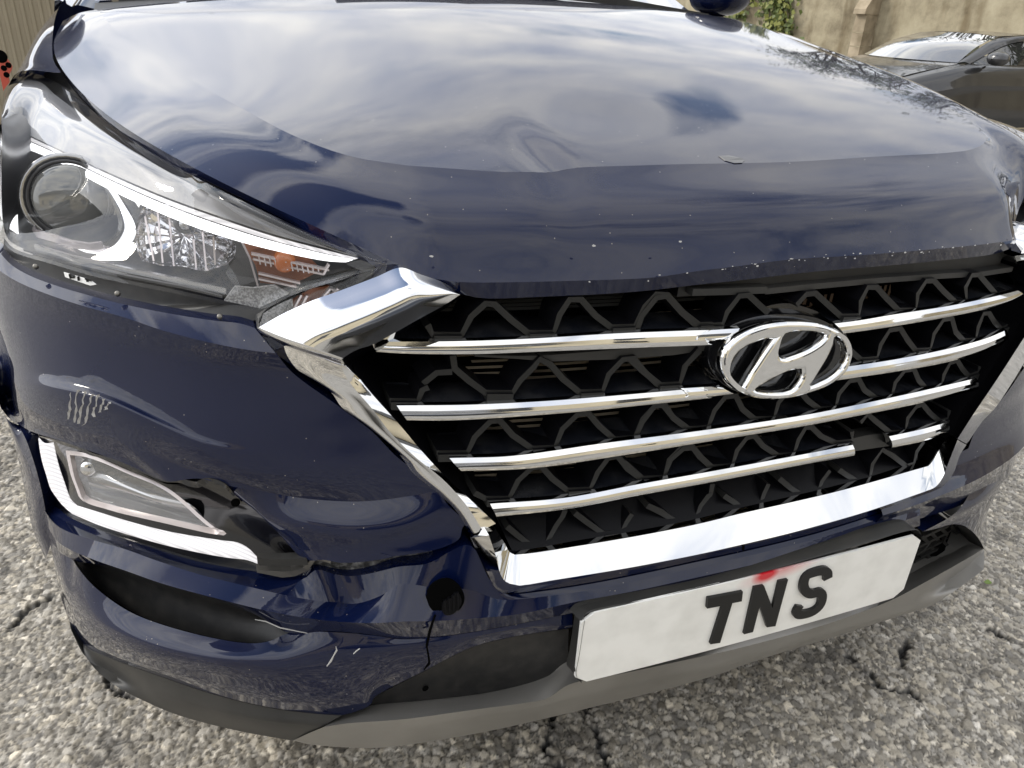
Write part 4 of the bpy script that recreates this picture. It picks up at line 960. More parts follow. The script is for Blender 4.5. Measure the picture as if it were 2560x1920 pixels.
R2 = [(-0.8996, 0.5412, 0.7566), (-0.8681, 0.453, 0.7735), (-0.8484, 0.4102, 0.7784), (-0.8216, 0.3656, 0.785), (-0.7689, 0.2993, 0.7906), (-0.6941, 0.2313, 0.7866), (-0.6237, 0.1829, 0.7848), (-0.5491, 0.1492, 0.7842)]
R3 = [(-0.9098, 0.5338, 0.6838), (-0.8957, 0.5154, 0.6755), (-0.8632, 0.4247, 0.7096), (-0.8351, 0.3675, 0.7283), (-0.8073, 0.3262, 0.7368), (-0.7672, 0.2803, 0.7396), (-0.7312, 0.2466, 0.735), (-0.6849, 0.2076, 0.7224), (-0.6364, 0.174, 0.708), (-0.5932, 0.1554, 0.711), (-0.5503, 0.1422, 0.7292), (-0.5074, 0.1317, 0.749)]
R3b = [(-0.9082, 0.4974, 0.6798), (-0.8992, 0.5174, 0.6507), (-0.8642, 0.416, 0.6888), (-0.8376, 0.3592, 0.71), (-0.808, 0.3135, 0.7245), (-0.7669, 0.2672, 0.7336), (-0.7307, 0.2338, 0.7331), (-0.689, 0.2021, 0.7182), (-0.6427, 0.173, 0.7013), (-0.5806, 0.1475, 0.6933), (-0.525, 0.131, 0.707), (-0.4765, 0.1186, 0.7213)]
R4 = [(-0.9086, 0.4951, 0.657), (-0.9111, 0.5505, 0.6054), (-0.8688, 0.4242, 0.6536), (-0.8426, 0.3666, 0.6718), (-0.8084, 0.3146, 0.6854), (-0.7691, 0.27, 0.6927), (-0.7264, 0.2305, 0.6916), (-0.6905, 0.2043, 0.6822), (-0.6459, 0.1753, 0.6744), (-0.5828, 0.1469, 0.6688), (-0.5181, 0.1246, 0.6777), (-0.453, 0.108, 0.6923)]
R5 = [(-0.9094, 0.5023, 0.6155), (-0.9108, 0.5302, 0.5855), (-0.8881, 0.4772, 0.601), (-0.8495, 0.386, 0.632), (-0.811, 0.3251, 0.6485), (-0.773, 0.2787, 0.6545), (-0.7332, 0.2409, 0.6526), (-0.7055, 0.2184, 0.645), (-0.6902, 0.2027, 0.6449), (-0.6726, 0.1925, 0.6511), (-0.6554, 0.183, 0.6555), (-0.6339, 0.1722, 0.6502), (-0.5938, 0.158, 0.6425), (-0.5477, 0.14, 0.6355), (-0.4915, 0.1189, 0.6347), (-0.4344, 0.1002, 0.6441), (-0.4079, 0.0909, 0.6522)]
loft('front_bumper', [R0, R1, R2, R3, R3b, R4, R5], 'paint', car, n=150, sub=9, crease=(1,), sm=2, skirt=((0, 0.03, 0), 'tbr'), label='dented navy bumper corner under the headlight, torn open along its lower edge')
Q0 = [(-0.6331, 0.1762, 0.6395), (-0.6244, 0.176, 0.6319), (-0.5938, 0.158, 0.6425), (-0.5477, 0.14, 0.6355), (-0.4912, 0.1206, 0.6334), (-0.4339, 0.1019, 0.6429), (-0.4079, 0.0909, 0.6522)]
Q0 = R5[-6:]
Q1 = [(-0.6226, 0.1768, 0.631), (-0.607, 0.1668, 0.6186), (-0.5933, 0.1551, 0.609), (-0.5622, 0.1306, 0.6134), (-0.5052, 0.1041, 0.6124), (-0.4475, 0.0899, 0.6173), (-0.4034, 0.0877, 0.6367)]
Q2 = [(-0.6017, 0.1657, 0.6146), (-0.5863, 0.1566, 0.5977), (-0.5747, 0.1457, 0.5828), (-0.5491, 0.1241, 0.5878), (-0.4969, 0.1003, 0.5885), (-0.4578, 0.0915, 0.5935), (-0.39, 0.0825, 0.6203)]
Q3 = [(-0.5716, 0.1468, 0.571), (-0.5614, 0.1372, 0.5604), (-0.5506, 0.127, 0.56), (-0.5376, 0.1169, 0.5657), (-0.52, 0.1067, 0.5652), (-0.4904, 0.0957, 0.5689), (-0.463, 0.0884, 0.5743), (-0.4678, 0.0897, 0.574), (-0.4261, 0.0812, 0.5782), (-0.4015, 0.0782, 0.5842), (-0.3897, 0.0784, 0.5902), (-0.3854, 0.0811, 0.6025), (-0.3792, 0.0807, 0.609)]
loft('front_bumper', [Q0, Q1, Q2, Q3], 'paint', car, n=110, sub=8, sm=1, skirt=((0, 0.03, 0), 'blr'), label='scraped navy flap of the bumper hanging over the tear')
loft('torn_absorber', [[(-0.5531, 0.1446, 0.55), (-0.5335, 0.1374, 0.5496), (-0.4938, 0.1244, 0.5514), (-0.4615, 0.1156, 0.5557), (-0.4644, 0.1165, 0.557), (-0.4196, 0.1055, 0.5627), (-0.4096, 0.102, 0.5537)], [(-0.5537, 0.1538, 0.5242), (-0.5342, 0.1459, 0.5175), (-0.5101, 0.1374, 0.5149), (-0.4773, 0.1276, 0.5178), (-0.4781, 0.1281, 0.5204), (-0.4345, 0.1168, 0.5267), (-0.4092, 0.1113, 0.5329)]], 'foam', car, n=40, sub=4)
L0 = [(-0.882, 0.4719, 0.4807), (-0.8713, 0.4439, 0.4851), (-0.854, 0.4045, 0.4944), (-0.8165, 0.3412, 0.5097), (-0.7688, 0.2826, 0.5201), (-0.7259, 0.2415, 0.5237), (-0.6736, 0.2003, 0.5221), (-0.6147, 0.1625, 0.523), (-0.5795, 0.1461, 0.523), (-0.5576, 0.1376, 0.5269), (-0.5457, 0.1348, 0.5412), (-0.5352, 0.1305, 0.5377), (-0.5159, 0.1231, 0.5318), (-0.4959, 0.1169, 0.5333), (-0.4723, 0.1069, 0.5423), (-0.4557, 0.0992, 0.5499), (-0.4239, 0.0894, 0.5537), (-0.4038, 0.0844, 0.5671), (-0.3858, 0.08, 0.5784), (-0.3751, 0.076, 0.5799), (-0.3717, 0.0726, 0.5745), (-0.3613, 0.0649, 0.5457), (-0.3514, 0.0585, 0.5239), (-0.3424, 0.0559, 0.514), (-0.3301, 0.0537, 0.5126), (-0.2569, 0.0423, 0.5149), (-0.1837, 0.0355, 0.5177), (-0.0875, 0.0302, 0.5217), (-0.0276, 0.0284, 0.5228), (0.0949, 0.0308, 0.5233), (0.2351, 0.0408, 0.5263), (0.2967, 0.0493, 0.5246)]
L1 = [(-0.8707, 0.4213, 0.4973), (-0.8566, 0.3882, 0.4981), (-0.8399, 0.3562, 0.5041), (-0.8044, 0.3022, 0.5212), (-0.7521, 0.244, 0.5343), (-0.7196, 0.2142, 0.5338), (-0.6729, 0.1777, 0.5303), (-0.6253, 0.1468, 0.5268), (-0.5782, 0.1249, 0.5171), (-0.5436, 0.1126, 0.5102), (-0.5248, 0.117, 0.5001), (-0.5078, 0.1055, 0.5026), (-0.4759, 0.0932, 0.5186), (-0.4586, 0.0881, 0.5344), (-0.4232, 0.0763, 0.5296), (-0.3953, 0.0676, 0.5281), (-0.375, 0.0619, 0.5234), (-0.3543, 0.0558, 0.5121), (-0.3437, 0.0518, 0.5099), (-0.2584, 0.038, 0.5097), (-0.1854, 0.0311, 0.5123), (-0.0895, 0.0258, 0.5168), (-0.0299, 0.024, 0.5184), (0.0923, 0.0261, 0.5187), (0.2319, 0.0359, 0.5215), (0.2932, 0.0442, 0.5196)]
L2 = [(-0.8746, 0.4282, 0.4709), (-0.8567, 0.3808, 0.4755), (-0.8393, 0.3417, 0.4872), (-0.798, 0.2745, 0.5088), (-0.7528, 0.2202, 0.5212), (-0.7128, 0.1841, 0.5214), (-0.6554, 0.1412, 0.5204), (-0.5998, 0.11, 0.5127), (-0.553, 0.0916, 0.5043), (-0.5245, 0.081, 0.5018), (-0.4897, 0.0697, 0.5003), (-0.4648, 0.0643, 0.5001), (-0.4246, 0.0555, 0.4975), (-0.3791, 0.0471, 0.4958), (-0.3255, 0.0393, 0.4943), (-0.2606, 0.0315, 0.5009), (-0.1879, 0.0245, 0.5035), (-0.0922, 0.019, 0.5071), (-0.0327, 0.0171, 0.5084), (0.089, 0.019, 0.5083), (0.2283, 0.0284, 0.5104), (0.2892, 0.0364, 0.5083)]
L3 = [(-0.8764, 0.4336, 0.4365), (-0.8518, 0.3783, 0.4491), (-0.8332, 0.3526, 0.4532), (-0.7938, 0.3015, 0.4768), (-0.7609, 0.2674, 0.4879), (-0.6977, 0.2115, 0.4908), (-0.6485, 0.1734, 0.4847), (-0.6197, 0.1532, 0.4775), (-0.6011, 0.139, 0.4695), (-0.5844, 0.1269, 0.461), (-0.5428, 0.1068, 0.469), (-0.4877, 0.0844, 0.4677), (-0.4626, 0.0766, 0.4618), (-0.4216, 0.0659, 0.4622), (-0.3754, 0.056, 0.4662), (-0.3214, 0.0467, 0.4716), (-0.256, 0.0371, 0.4785), (-0.1819, 0.0302, 0.4811), (-0.0842, 0.0247, 0.4836), (-0.0234, 0.0229, 0.4844), (0.1015, 0.0255, 0.4829), (0.2452, 0.036, 0.483), (0.3092, 0.0453, 0.4793)]
upperb = loft('front_bumper', [L0, L1, L2, L3], 'paint', car, n=190, sub=7, crease=(1, 2), sm=1, skirt=((0, 0.03, 0), 'tl'), label='navy blade of the bumper running under the fog lamp and the grille')
S0 = [(-0.8407, 0.3785, 0.4393), (-0.7961, 0.3138, 0.4692), (-0.7622, 0.2763, 0.4825), (-0.6985, 0.2197, 0.4857), (-0.6488, 0.1831, 0.4779), (-0.6198, 0.1645, 0.469), (-0.6009, 0.1539, 0.4573), (-0.5826, 0.1449, 0.4438)]
S1 = [(-0.843, 0.3883, 0.4323), (-0.8272, 0.3612, 0.4258), (-0.8046, 0.3276, 0.4135), (-0.7705, 0.2866, 0.407), (-0.7304, 0.2472, 0.4077), (-0.6663, 0.1971, 0.4115), (-0.6246, 0.17, 0.4165), (-0.6033, 0.1591, 0.425), (-0.5825, 0.1505, 0.4386)]
loft('bumper_slot', [S0, lerp(S0, S1, 0.5, 60, (0, 0.02, 0)), S1], 'grain', car, n=60, label='black slot in the lower bumper corner')
N0 = [(-0.8766, 0.434, 0.4359), (-0.8519, 0.3785, 0.4487), (-0.8365, 0.3553, 0.4541), (-0.8275, 0.33, 0.4607), (-0.8115, 0.2995, 0.4566), (-0.7919, 0.273, 0.4501), (-0.762, 0.2392, 0.4442), (-0.7243, 0.2044, 0.4439), (-0.6635, 0.1587, 0.4457), (-0.6238, 0.1352, 0.4486), (-0.6035, 0.1288, 0.4529), (-0.5844, 0.1305, 0.457), (-0.5429, 0.1059, 0.4694), (-0.4878, 0.0843, 0.4672), (-0.4627, 0.0766, 0.4612), (-0.4216, 0.0659, 0.4617), (-0.3754, 0.0559, 0.4657), (-0.3207, 0.0484, 0.4693), (-0.2551, 0.0406, 0.4748)]
N1 = [(-0.8769, 0.4298, 0.4142), (-0.8664, 0.3961, 0.3999), (-0.8529, 0.3585, 0.402), (-0.8313, 0.3115, 0.4099), (-0.8052, 0.2665, 0.4165), (-0.7725, 0.2252, 0.4238), (-0.7339, 0.1871, 0.4289), (-0.6952, 0.1573, 0.4325), (-0.6554, 0.1305, 0.4373), (-0.6065, 0.1093, 0.4382), (-0.5562, 0.0961, 0.4451), (-0.4897, 0.0777, 0.4506), (-0.4638, 0.0724, 0.4547), (-0.4222, 0.0636, 0.456), (-0.3754, 0.0554, 0.459), (-0.3205, 0.0479, 0.4631), (-0.2546, 0.0397, 0.4638)]
N2 = [(-0.8818, 0.4432, 0.3855), (-0.8779, 0.4302, 0.3486), (-0.8738, 0.4169, 0.3251), (-0.8466, 0.3502, 0.3351), (-0.8089, 0.2846, 0.3544), (-0.7669, 0.2317, 0.3706), (-0.7223, 0.1885, 0.3822), (-0.6605, 0.1431, 0.3867), (-0.6105, 0.1143, 0.3876), (-0.5499, 0.0945, 0.3798), (-0.4908, 0.08, 0.3989), (-0.4598, 0.0733, 0.4192), (-0.4179, 0.063, 0.4335), (-0.3748, 0.0567, 0.4509), (-0.3196, 0.0492, 0.4559), (-0.2542, 0.0391, 0.4567)]
N3 = [(-0.8997, 0.5055, 0.3199), (-0.8874, 0.4561, 0.3086), (-0.8759, 0.4216, 0.2974), (-0.8603, 0.3949, 0.277), (-0.8118, 0.3054, 0.3205), (-0.7383, 0.2193, 0.3469), (-0.6746, 0.1679, 0.3471), (-0.6129, 0.1285, 0.3456), (-0.5717, 0.1124, 0.3398), (-0.5336, 0.1004, 0.334), (-0.4952, 0.0874, 0.3557), (-0.4957, 0.0893, 0.3596), (-0.4297, 0.0691, 0.41), (-0.4041, 0.0635, 0.4263), (-0.3738, 0.0588, 0.4399), (-0.3298, 0.0523, 0.4472), (-0.2531, 0.0405, 0.4509)]
loft('front_bumper', [N0, N1, N2, N3], 'paint', car, n=170, sub=7, sm=1, skirt=((0, 0.03, 0), 'b'), label='navy lower bumper corner with white scratches')
C0 = [q for q in [(-0.876, 0.4213, 0.2969), (-0.8604, 0.3946, 0.2763), (-0.813, 0.3098, 0.3156), (-0.7389, 0.2222, 0.3432), (-0.675, 0.1705, 0.3435), (-0.613, 0.1309, 0.342), (-0.5718, 0.1125, 0.3387), (-0.5334, 0.0982, 0.3354)]]
C1 = [(-0.8722, 0.4042, 0.2947), (-0.8553, 0.3711, 0.272), (-0.8196, 0.3361, 0.2602), (-0.744, 0.2261, 0.3079), (-0.6782, 0.1703, 0.3154), (-0.6151, 0.1284, 0.3211), (-0.5735, 0.1093, 0.3206), (-0.5589, 0.1038, 0.3178)]
C2 = [(-0.8691, 0.4006, 0.2902), (-0.8484, 0.3604, 0.2663), (-0.8129, 0.3102, 0.2618), (-0.7751, 0.2737, 0.2578), (-0.7292, 0.2347, 0.2554), (-0.6622, 0.1916, 0.252), (-0.618, 0.1647, 0.2529), (-0.5917, 0.1496, 0.2534)]
loft('lower_cladding', [C0, C1, C2], 'satin', car, n=70, sub=6, skirt=((0, 0.08, 0), 'tbl'))
K0 = [(-0.5318, 0.1138, 0.3174), (-0.5019, 0.1183, 0.3182), (-0.4917, 0.116, 0.3219), (-0.4316, 0.0986, 0.3271), (-0.3396, 0.0787, 0.3324), (-0.2708, 0.0624, 0.3523), (-0.2551, 0.0542, 0.3699), (-0.2471, 0.0503, 0.3759), (-0.1766, 0.0441, 0.3754), (-0.0372, 0.0372, 0.3749), (-0.0084, 0.0361, 0.3936), (0.1899, 0.0446, 0.3846), (0.3178, 0.0618, 0.365)]
K1 = [(-0.555, 0.0974, 0.3249), (-0.5264, 0.0859, 0.3335), (-0.463, 0.0655, 0.3397), (-0.3764, 0.0436, 0.3493), (-0.3085, 0.0314, 0.3509), (-0.2857, 0.0274, 0.3541), (-0.2642, 0.0228, 0.3724), (-0.2506, 0.0207, 0.3771), (-0.1921, 0.0151, 0.3775), (-0.0573, 0.0076, 0.3764), (-0.0251, 0.0069, 0.3752), (0.1331, 0.0118, 0.3678), (0.2414, 0.0203, 0.3655)]
K2 = [(-0.5741, 0.1176, 0.2966), (-0.5473, 0.1059, 0.2999), (-0.4613, 0.0746, 0.3128), (-0.373, 0.0519, 0.3232), (-0.2925, 0.0371, 0.3296), (-0.2335, 0.0278, 0.3392), (-0.1573, 0.0217, 0.3412), (-0.0449, 0.0162, 0.3409), (-0.0115, 0.0158, 0.3393), (0.1514, 0.0221, 0.3339), (0.32, 0.0448, 0.3095)]
K3 = [(-0.5917, 0.1496, 0.2534), (-0.5689, 0.1356, 0.2533), (-0.5248, 0.1173, 0.2523), (-0.4803, 0.1006, 0.2545), (-0.3613, 0.0822, 0.2556), (-0.2045, 0.0721, 0.2559), (-0.0091, 0.0511, 0.2758), (0.0522, 0.0463, 0.2879), (0.2464, 0.0679, 0.264), (0.4253, 0.0619, 0.2796)]
loft('skid_plate', [K0, K1, K2, K3], 'skid', car, n=110, sub=6, crease=(1,), skirt=((0, 0.1, 0), 'tb'), label='grey skid plate along the bottom of the bumper')
KR0 = [(0.3616, 0.0931, 0.3285), (0.4196, 0.1071, 0.3157), (0.5413, 0.1442, 0.2964), (0.5902, 0.1498, 0.3079), (0.598, 0.1204, 0.3128)]
KR1 = [(0.2414, 0.0203, 0.3655), (0.2907, 0.0274, 0.3645), (0.3244, 0.0328, 0.3665), (0.3984, 0.049, 0.3639), (0.5112, 0.0872, 0.3377), (0.5986, 0.1202, 0.3128)]
KR2 = [(0.32, 0.0448, 0.3095), (0.3834, 0.0558, 0.3116), (0.4948, 0.0919, 0.2894), (0.5501, 0.1012, 0.3036), (0.5916, 0.1135, 0.3131)]
KR3 = [(0.4253, 0.0619, 0.2796), (0.4499, 0.0644, 0.285), (0.4909, 0.0709, 0.2921), (0.5327, 0.0779, 0.3009), (0.5556, 0.0819, 0.3076)]
loft('skid_plate', [KR0, KR1, KR2, KR3], 'skid', car, n=50, sub=6, crease=(1,), skirt=((0, 0.1, 0), 'tbr'), label='far end of the grey skid plate')
I0 = [(-0.5307, 0.1242, 0.3051), (-0.492, 0.1068, 0.333), (-0.493, 0.1063, 0.3396), (-0.4257, 0.084, 0.3931), (-0.3997, 0.078, 0.4102), (-0.3691, 0.0721, 0.4252), (-0.3245, 0.0646, 0.4336), (-0.251, 0.0533, 0.4368)]
I1 = [(-0.5301, 0.1311, 0.2959), (-0.5024, 0.1159, 0.3177), (-0.4924, 0.1119, 0.3243), (-0.4326, 0.0945, 0.3303), (-0.3412, 0.0746, 0.3356), (-0.2711, 0.0615, 0.3515), (-0.2484, 0.0571, 0.3664), (-0.2455, 0.0567, 0.3676)]
loft('bumper_insert', [I0, I1], 'grain', car, n=50)
hole = [(-0.428, 0.0865, 0.358)][0]
fix(disc('insert_hole', hole, 0.004, 'hole', car, depth=0.001))
tw = [(-0.4115, 0.059, 0.5254)][0]
ring_ = [(-0.4321, 0.0655, 0.5249), (-0.4281, 0.0661, 0.5393), (-0.4179, 0.0647, 0.5478), (-0.4079, 0.0625, 0.5496), (-0.398, 0.0595, 0.5434), (-0.3905, 0.0563, 0.5296), (-0.3899, 0.0548, 0.5172), (-0.3965, 0.0551, 0.5052), (-0.4069, 0.0568, 0.4978), (-0.417, 0.0593, 0.4996), (-0.4279, 0.063, 0.5111)]
plate_poly('tow_eye_hole', ring_, 'hole', car, back=(0, 0.002, 0), smooth_curve=True)
cap = [(-0.4149, 0.058, 0.5181), (-0.4122, 0.0577, 0.5213), (-0.4061, 0.0567, 0.5248), (-0.3989, 0.0559, 0.5321), (-0.3959, 0.0549, 0.5295), (-0.3934, 0.0533, 0.5195), (-0.3982, 0.0533, 0.5086), (-0.4055, 0.0544, 0.5023), (-0.4126, 0.056, 0.5029), (-0.4155, 0.0574, 0.5099)]
plate_poly('tow_eye_cover', cap, 'deep', car, back=(0, 0.003, 0), smooth_curve=True, label='broken black tow-eye cover hanging inside its round hole')
for pth in [[(-0.4127, 0.0561, 0.5237), (-0.4124, 0.0544, 0.5075)], [(-0.4078, 0.0553, 0.5268), (-0.4076, 0.0533, 0.5082)], [(-0.4029, 0.0545, 0.5298), (-0.4027, 0.0523, 0.5088)], [(-0.398, 0.0538, 0.5329), (-0.3978, 0.0513, 0.5095)]]:
    ribbon('cover_rib', V3(pth), 0.0012, 0.003, 'deep', car)
plate_poly('crack', [(-0.4238, 0.0522, 0.5086), (-0.4272, 0.0522, 0.4974), (-0.4309, 0.0518, 0.4823), (-0.4343, 0.0512, 0.4644), (-0.4322, 0.0495, 0.4484), (-0.4318, 0.0488, 0.4389), (-0.4391, 0.0502, 0.4297), (-0.4338, 0.0494, 0.4404), (-0.4346, 0.0503, 0.4512), (-0.4363, 0.0519, 0.4658), (-0.4329, 0.0526, 0.485), (-0.4288, 0.0527, 0.4988), (-0.4254, 0.0527, 0.5087)], 'hole', car, back=(0, 0.002, 0))

def ext(p, d):
    return [np.array(q, float) for q in p] + [np.array(p[-1], float) + np.array(e) for e in d]
RB0 = [(0.6499, 0.1835, 0.7624), (0.6515, 0.1915, 0.706), (0.5506, 0.1384, 0.6721), (0.5076, 0.1192, 0.6439), (0.4704, 0.1047, 0.6204), (0.4378, 0.0942, 0.6089), (0.4036, 0.0822, 0.5807), (0.3889, 0.0756, 0.5555), (0.3829, 0.0706, 0.5251), (0.3735, 0.0683, 0.5209), (0.3508, 0.0638, 0.5186), (0.3065, 0.0566, 0.5215), (0.2493, 0.0482, 0.5239)]
xr = [0.95, 0.94, 0.93, 0.9, 0.86, 0.83, 0.8, 0.76, 0.7, 0.66, 0.62, 0.58, 0.52]
RB1 = [np.array([0.5 * p[0] + 0.5 * x, float(F(0.5 * p[0] + 0.5 * x, z)) - 0.006, z]) for p, x, z in zip(RB0, [0.95] * 5 + [0.93, 0.92, 0.9, 0.86, 0.82, 0.78, 0.74, 0.66], np.linspace(RB0[0][2], 0.5, 13))]
RB2 = onF([0.955] * 13, np.linspace(RB0[0][2], 0.46, 13))
RB2 = [np.array([x, float(F(x, z)), z]) for x, z in zip([0.955] * 7 + [0.94, 0.92, 0.9, 0.86, 0.8, 0.7], np.linspace(RB0[0][2], 0.48, 13))]
loft('front_bumper', [RB0, lerp(RB0, RB2, 0.33, 60, (0, -0.012, 0)), lerp(RB0, RB2, 0.7, 60, (0, -0.02, 0)), RB2], 'paint', car, n=60, sub=6, label='far navy bumper corner beside the chrome leg') if False else None

def far_row(z, x0, off0, ledge=0.0, n=40, x1=0.96):
    xs = np.linspace(x0, x1, n)
    return [np.array([x, float(F(x, z)) - ledge, z]) for x in xs]
legx = sorted([(p[2], p[0]) for p in V3(of) + V3(RB0)])
lz = np.array([a for a, b in legx])
lx = np.array([b for a, b in legx])
zs_ = [0.9, 0.84, 0.76, 0.7, 0.64, 0.6, 0.575]
rows_far = [far_row(z, float(np.interp(z, lz, lx)) + 0.001, 0, d) for z, d in zip(zs_, [0, 0.004, 0.006, 0.004, 0.002, 0, 0.004])]
loft('front_bumper', rows_far, 'paint', car, n=40, sub=5, label='far navy bumper corner beside the chrome grille leg')
xb = float(np.interp(0.575, lz, lx)) + 0.001
FB = [[np.array([x, float(F(x, z)) - o, z]) for x, z, o in zip(np.linspace(a, b, 40), np.interp(np.linspace(0, 1, 40), [0, 1], [z0, z1]), [off] * 40)] for a, b, z0, z1, off in [(xb, 0.96, 0.575, 0.575, 0.004), (0.2, 0.96, 0.553, 0.553, 0.008), (0.2, 0.96, 0.535, 0.52, 0.02), (0.2, 0.95, 0.515, 0.47, 0.01), (0.22, 0.94, 0.5, 0.42, 0.006)]]
FB[0] = far_row(0.575, 0.2, 0, 0.002)
loft('front_bumper', FB[0:1] + FB[1:], 'paint', car, n=40, sub=5, crease=(2,), label='far navy bumper blade under the chrome bar')
arch_o = [(0.3186, 0.0439, 0.4673), (0.3585, 0.0503, 0.4605), (0.3885, 0.0559, 0.4561), (0.4179, 0.0618, 0.4461), (0.447, 0.0683, 0.4307), (0.4854, 0.0783, 0.4042), (0.5405, 0.0981, 0.3625), (0.5992, 0.1199, 0.3128)]
arch_e = [np.array([x, float(F(x, z)) - 0.004, z]) for x, z in [(0.45, 0.5), (0.55, 0.49), (0.66, 0.47), (0.74, 0.44), (0.8, 0.4), (0.82, 0.36), (0.8, 0.32), (0.72, 0.285)]]
loft('front_bumper', [arch_e, lerp(arch_e, arch_o, 0.5, 40, (0, -0.012, 0)), arch_o], 'paint', car, n=40, sub=6, skirt=((0, 0.06, 0), 'b'), label='far lower bumper corner above the air intake')
lowc = [np.array([x, float(F(x, z)) - 0.004, z]) for x, z in [(0.96, 0.42), (0.95, 0.36), (0.93, 0.32), (0.88, 0.29), (0.72, 0.285)]]
loft('front_bumper', [[np.array([0.94, float(F(0.94, 0.42)) - 0.006, 0.42]), np.array([0.86, float(F(0.86, 0.4)) - 0.004, 0.4]), np.array([0.82, float(F(0.82, 0.36)) - 0.004, 0.36]), np.array([0.8, float(F(0.8, 0.32)) - 0.004, 0.32]), np.array([0.72, float(F(0.72, 0.285)) - 0.004, 0.285])], lowc], 'paint', car, n=30, label='far underside corner of the bumper')
vent_o = [(0.4488, 0.1389, 0.3704), (0.5274, 0.1649, 0.346), (0.6065, 0.1886, 0.3119), (0.5908, 0.1496, 0.3079), (0.5413, 0.1442, 0.2964), (0.4705, 0.1421, 0.275), (0.4405, 0.1269, 0.2688)]
plate_poly('intake_back', vent_o, 'hole', car, back=(0, 0.01, 0))
for pth in [[(0.4182, 0.1105, 0.3831), (0.4719, 0.125, 0.3772), (0.5181, 0.1401, 0.365)], [(0.419, 0.1118, 0.3634), (0.474, 0.127, 0.3563), (0.5276, 0.1452, 0.3445), (0.5614, 0.1582, 0.3394)], [(0.4255, 0.1151, 0.3443), (0.476, 0.1296, 0.3367), (0.574, 0.1689, 0.3048), (0.6013, 0.1754, 0.3102)], [(0.4335, 0.1195, 0.3237), (0.492, 0.137, 0.3157), (0.5597, 0.1613, 0.2974), (0.5915, 0.154, 0.3077)], [(0.4156, 0.1097, 0.388), (0.4584, 0.1229, 0.3535), (0.4454, 0.1208, 0.339)], [(0.4453, 0.1174, 0.3831), (0.4951, 0.1345, 0.3441), (0.476, 0.1296, 0.3367), (0.5333, 0.1582, 0.2897)], [(0.4872, 0.1298, 0.3723), (0.534, 0.1482, 0.3369), (0.5357, 0.151, 0.3187), (0.5587, 0.1532, 0.2996)], [(0.5292, 0.1443, 0.3595), (0.5971, 0.1703, 0.3066), (0.5908, 0.1496, 0.3079)], [(0.45, 0.1237, 0.3242), (0.4769, 0.1319, 0.3192), (0.5126, 0.1463, 0.2876)]]:
    ribbon('intake_mesh', V3(pth), 0.003, 0.02, 'satin', car)
loft('intake_lip', [[(0.4148, 0.1035, 0.3187), (0.5412, 0.1438, 0.2956), (0.5913, 0.149, 0.3074)], [(0.4745, 0.1496, 0.2741), (0.5454, 0.1514, 0.2952), (0.5916, 0.1543, 0.3083)]], 'satin', car, n=20)
loft('intake_side', [[(0.6071, 0.1883, 0.3119), (0.6006, 0.1706, 0.3098), (0.5914, 0.1493, 0.3079)], [(0.4272, 0.0677, 0.4396), (0.4982, 0.0863, 0.3956), (0.5992, 0.1199, 0.3128)]], 'satin', car, n=20)
loft('inner_shell', [onF(np.linspace(-0.93, 0.93, 60), z, -0.1 if z > 0.3 else -0.05) for z in np.linspace(0.26, 0.78, 12)], 'hole', car, n=60, sub=3)
loft('inner_shell', [[np.array([x, float(F(x, 0.78)) + 0.1, 0.78]) for x in np.linspace(-0.86, 0.86, 30)], [np.array([x, 1.3, 0.8]) for x in np.linspace(-0.86, 0.86, 30)]], 'hole', car, n=30)
loft('undertray', [[np.array([x, float(F(x, 0.27)) + 0.02, 0.265]) for x in np.linspace(-0.85, 0.85, 40)], [np.array([x, 2.2, 0.24]) for x in np.linspace(-0.85, 0.85, 40)]], 'satin', car, n=40)
B0 = [(-0.9117, 0.5598, 0.5589), (-0.8654, 0.4482, 0.5975), (-0.8212, 0.3684, 0.6225), (-0.7805, 0.3158, 0.6311), (-0.7385, 0.2727, 0.6313), (-0.7094, 0.2467, 0.6246), (-0.694, 0.2344, 0.622), (-0.6576, 0.2096, 0.6351), (-0.6331, 0.1934, 0.6332), (-0.6051, 0.1751, 0.6126), (-0.5844, 0.1628, 0.5904), (-0.5677, 0.1519, 0.5611), (-0.5535, 0.1442, 0.5452)]
B1 = [(-0.9091, 0.5111, 0.5143), (-0.9089, 0.5204, 0.4776), (-0.9098, 0.5451, 0.4327), (-0.8794, 0.4734, 0.4636), (-0.8308, 0.3721, 0.4957), (-0.7713, 0.2943, 0.5098), (-0.7276, 0.252, 0.5147), (-0.6746, 0.2101, 0.5135), (-0.6149, 0.1717, 0.5139), (-0.5753, 0.1535, 0.515), (-0.5568, 0.1468, 0.5225), (-0.55, 0.1454, 0.5328), (-0.5493, 0.1463, 0.5426)]
loft('lamp_bezel', [B0, lerp(B0, B1, 0.5, 60, (0, 0.012, 0)), B1], 'gloss', car, n=60, label='glossy black bezel around the fog lamp')
E0 = [(-0.9094, 0.5023, 0.6155), (-0.9095, 0.5168, 0.5702), (-0.9089, 0.5118, 0.5157), (-0.9055, 0.4796, 0.4301), (-0.9017, 0.4852, 0.3709)]
E1 = [(-0.8928, 0.4944, 0.5913), (-0.8741, 0.441, 0.5905), (-0.8669, 0.4208, 0.5593), (-0.8654, 0.4128, 0.5239), (-0.8752, 0.43, 0.4326)]
loft('front_bumper', [E0, lerp(E0, E1, 0.5, 40, (0, -0.01, 0)), E1], 'paint', car, n=40, skirt=((0.01, 0.02, 0), 'b'), label='navy bumper edge outside the fog lamp')
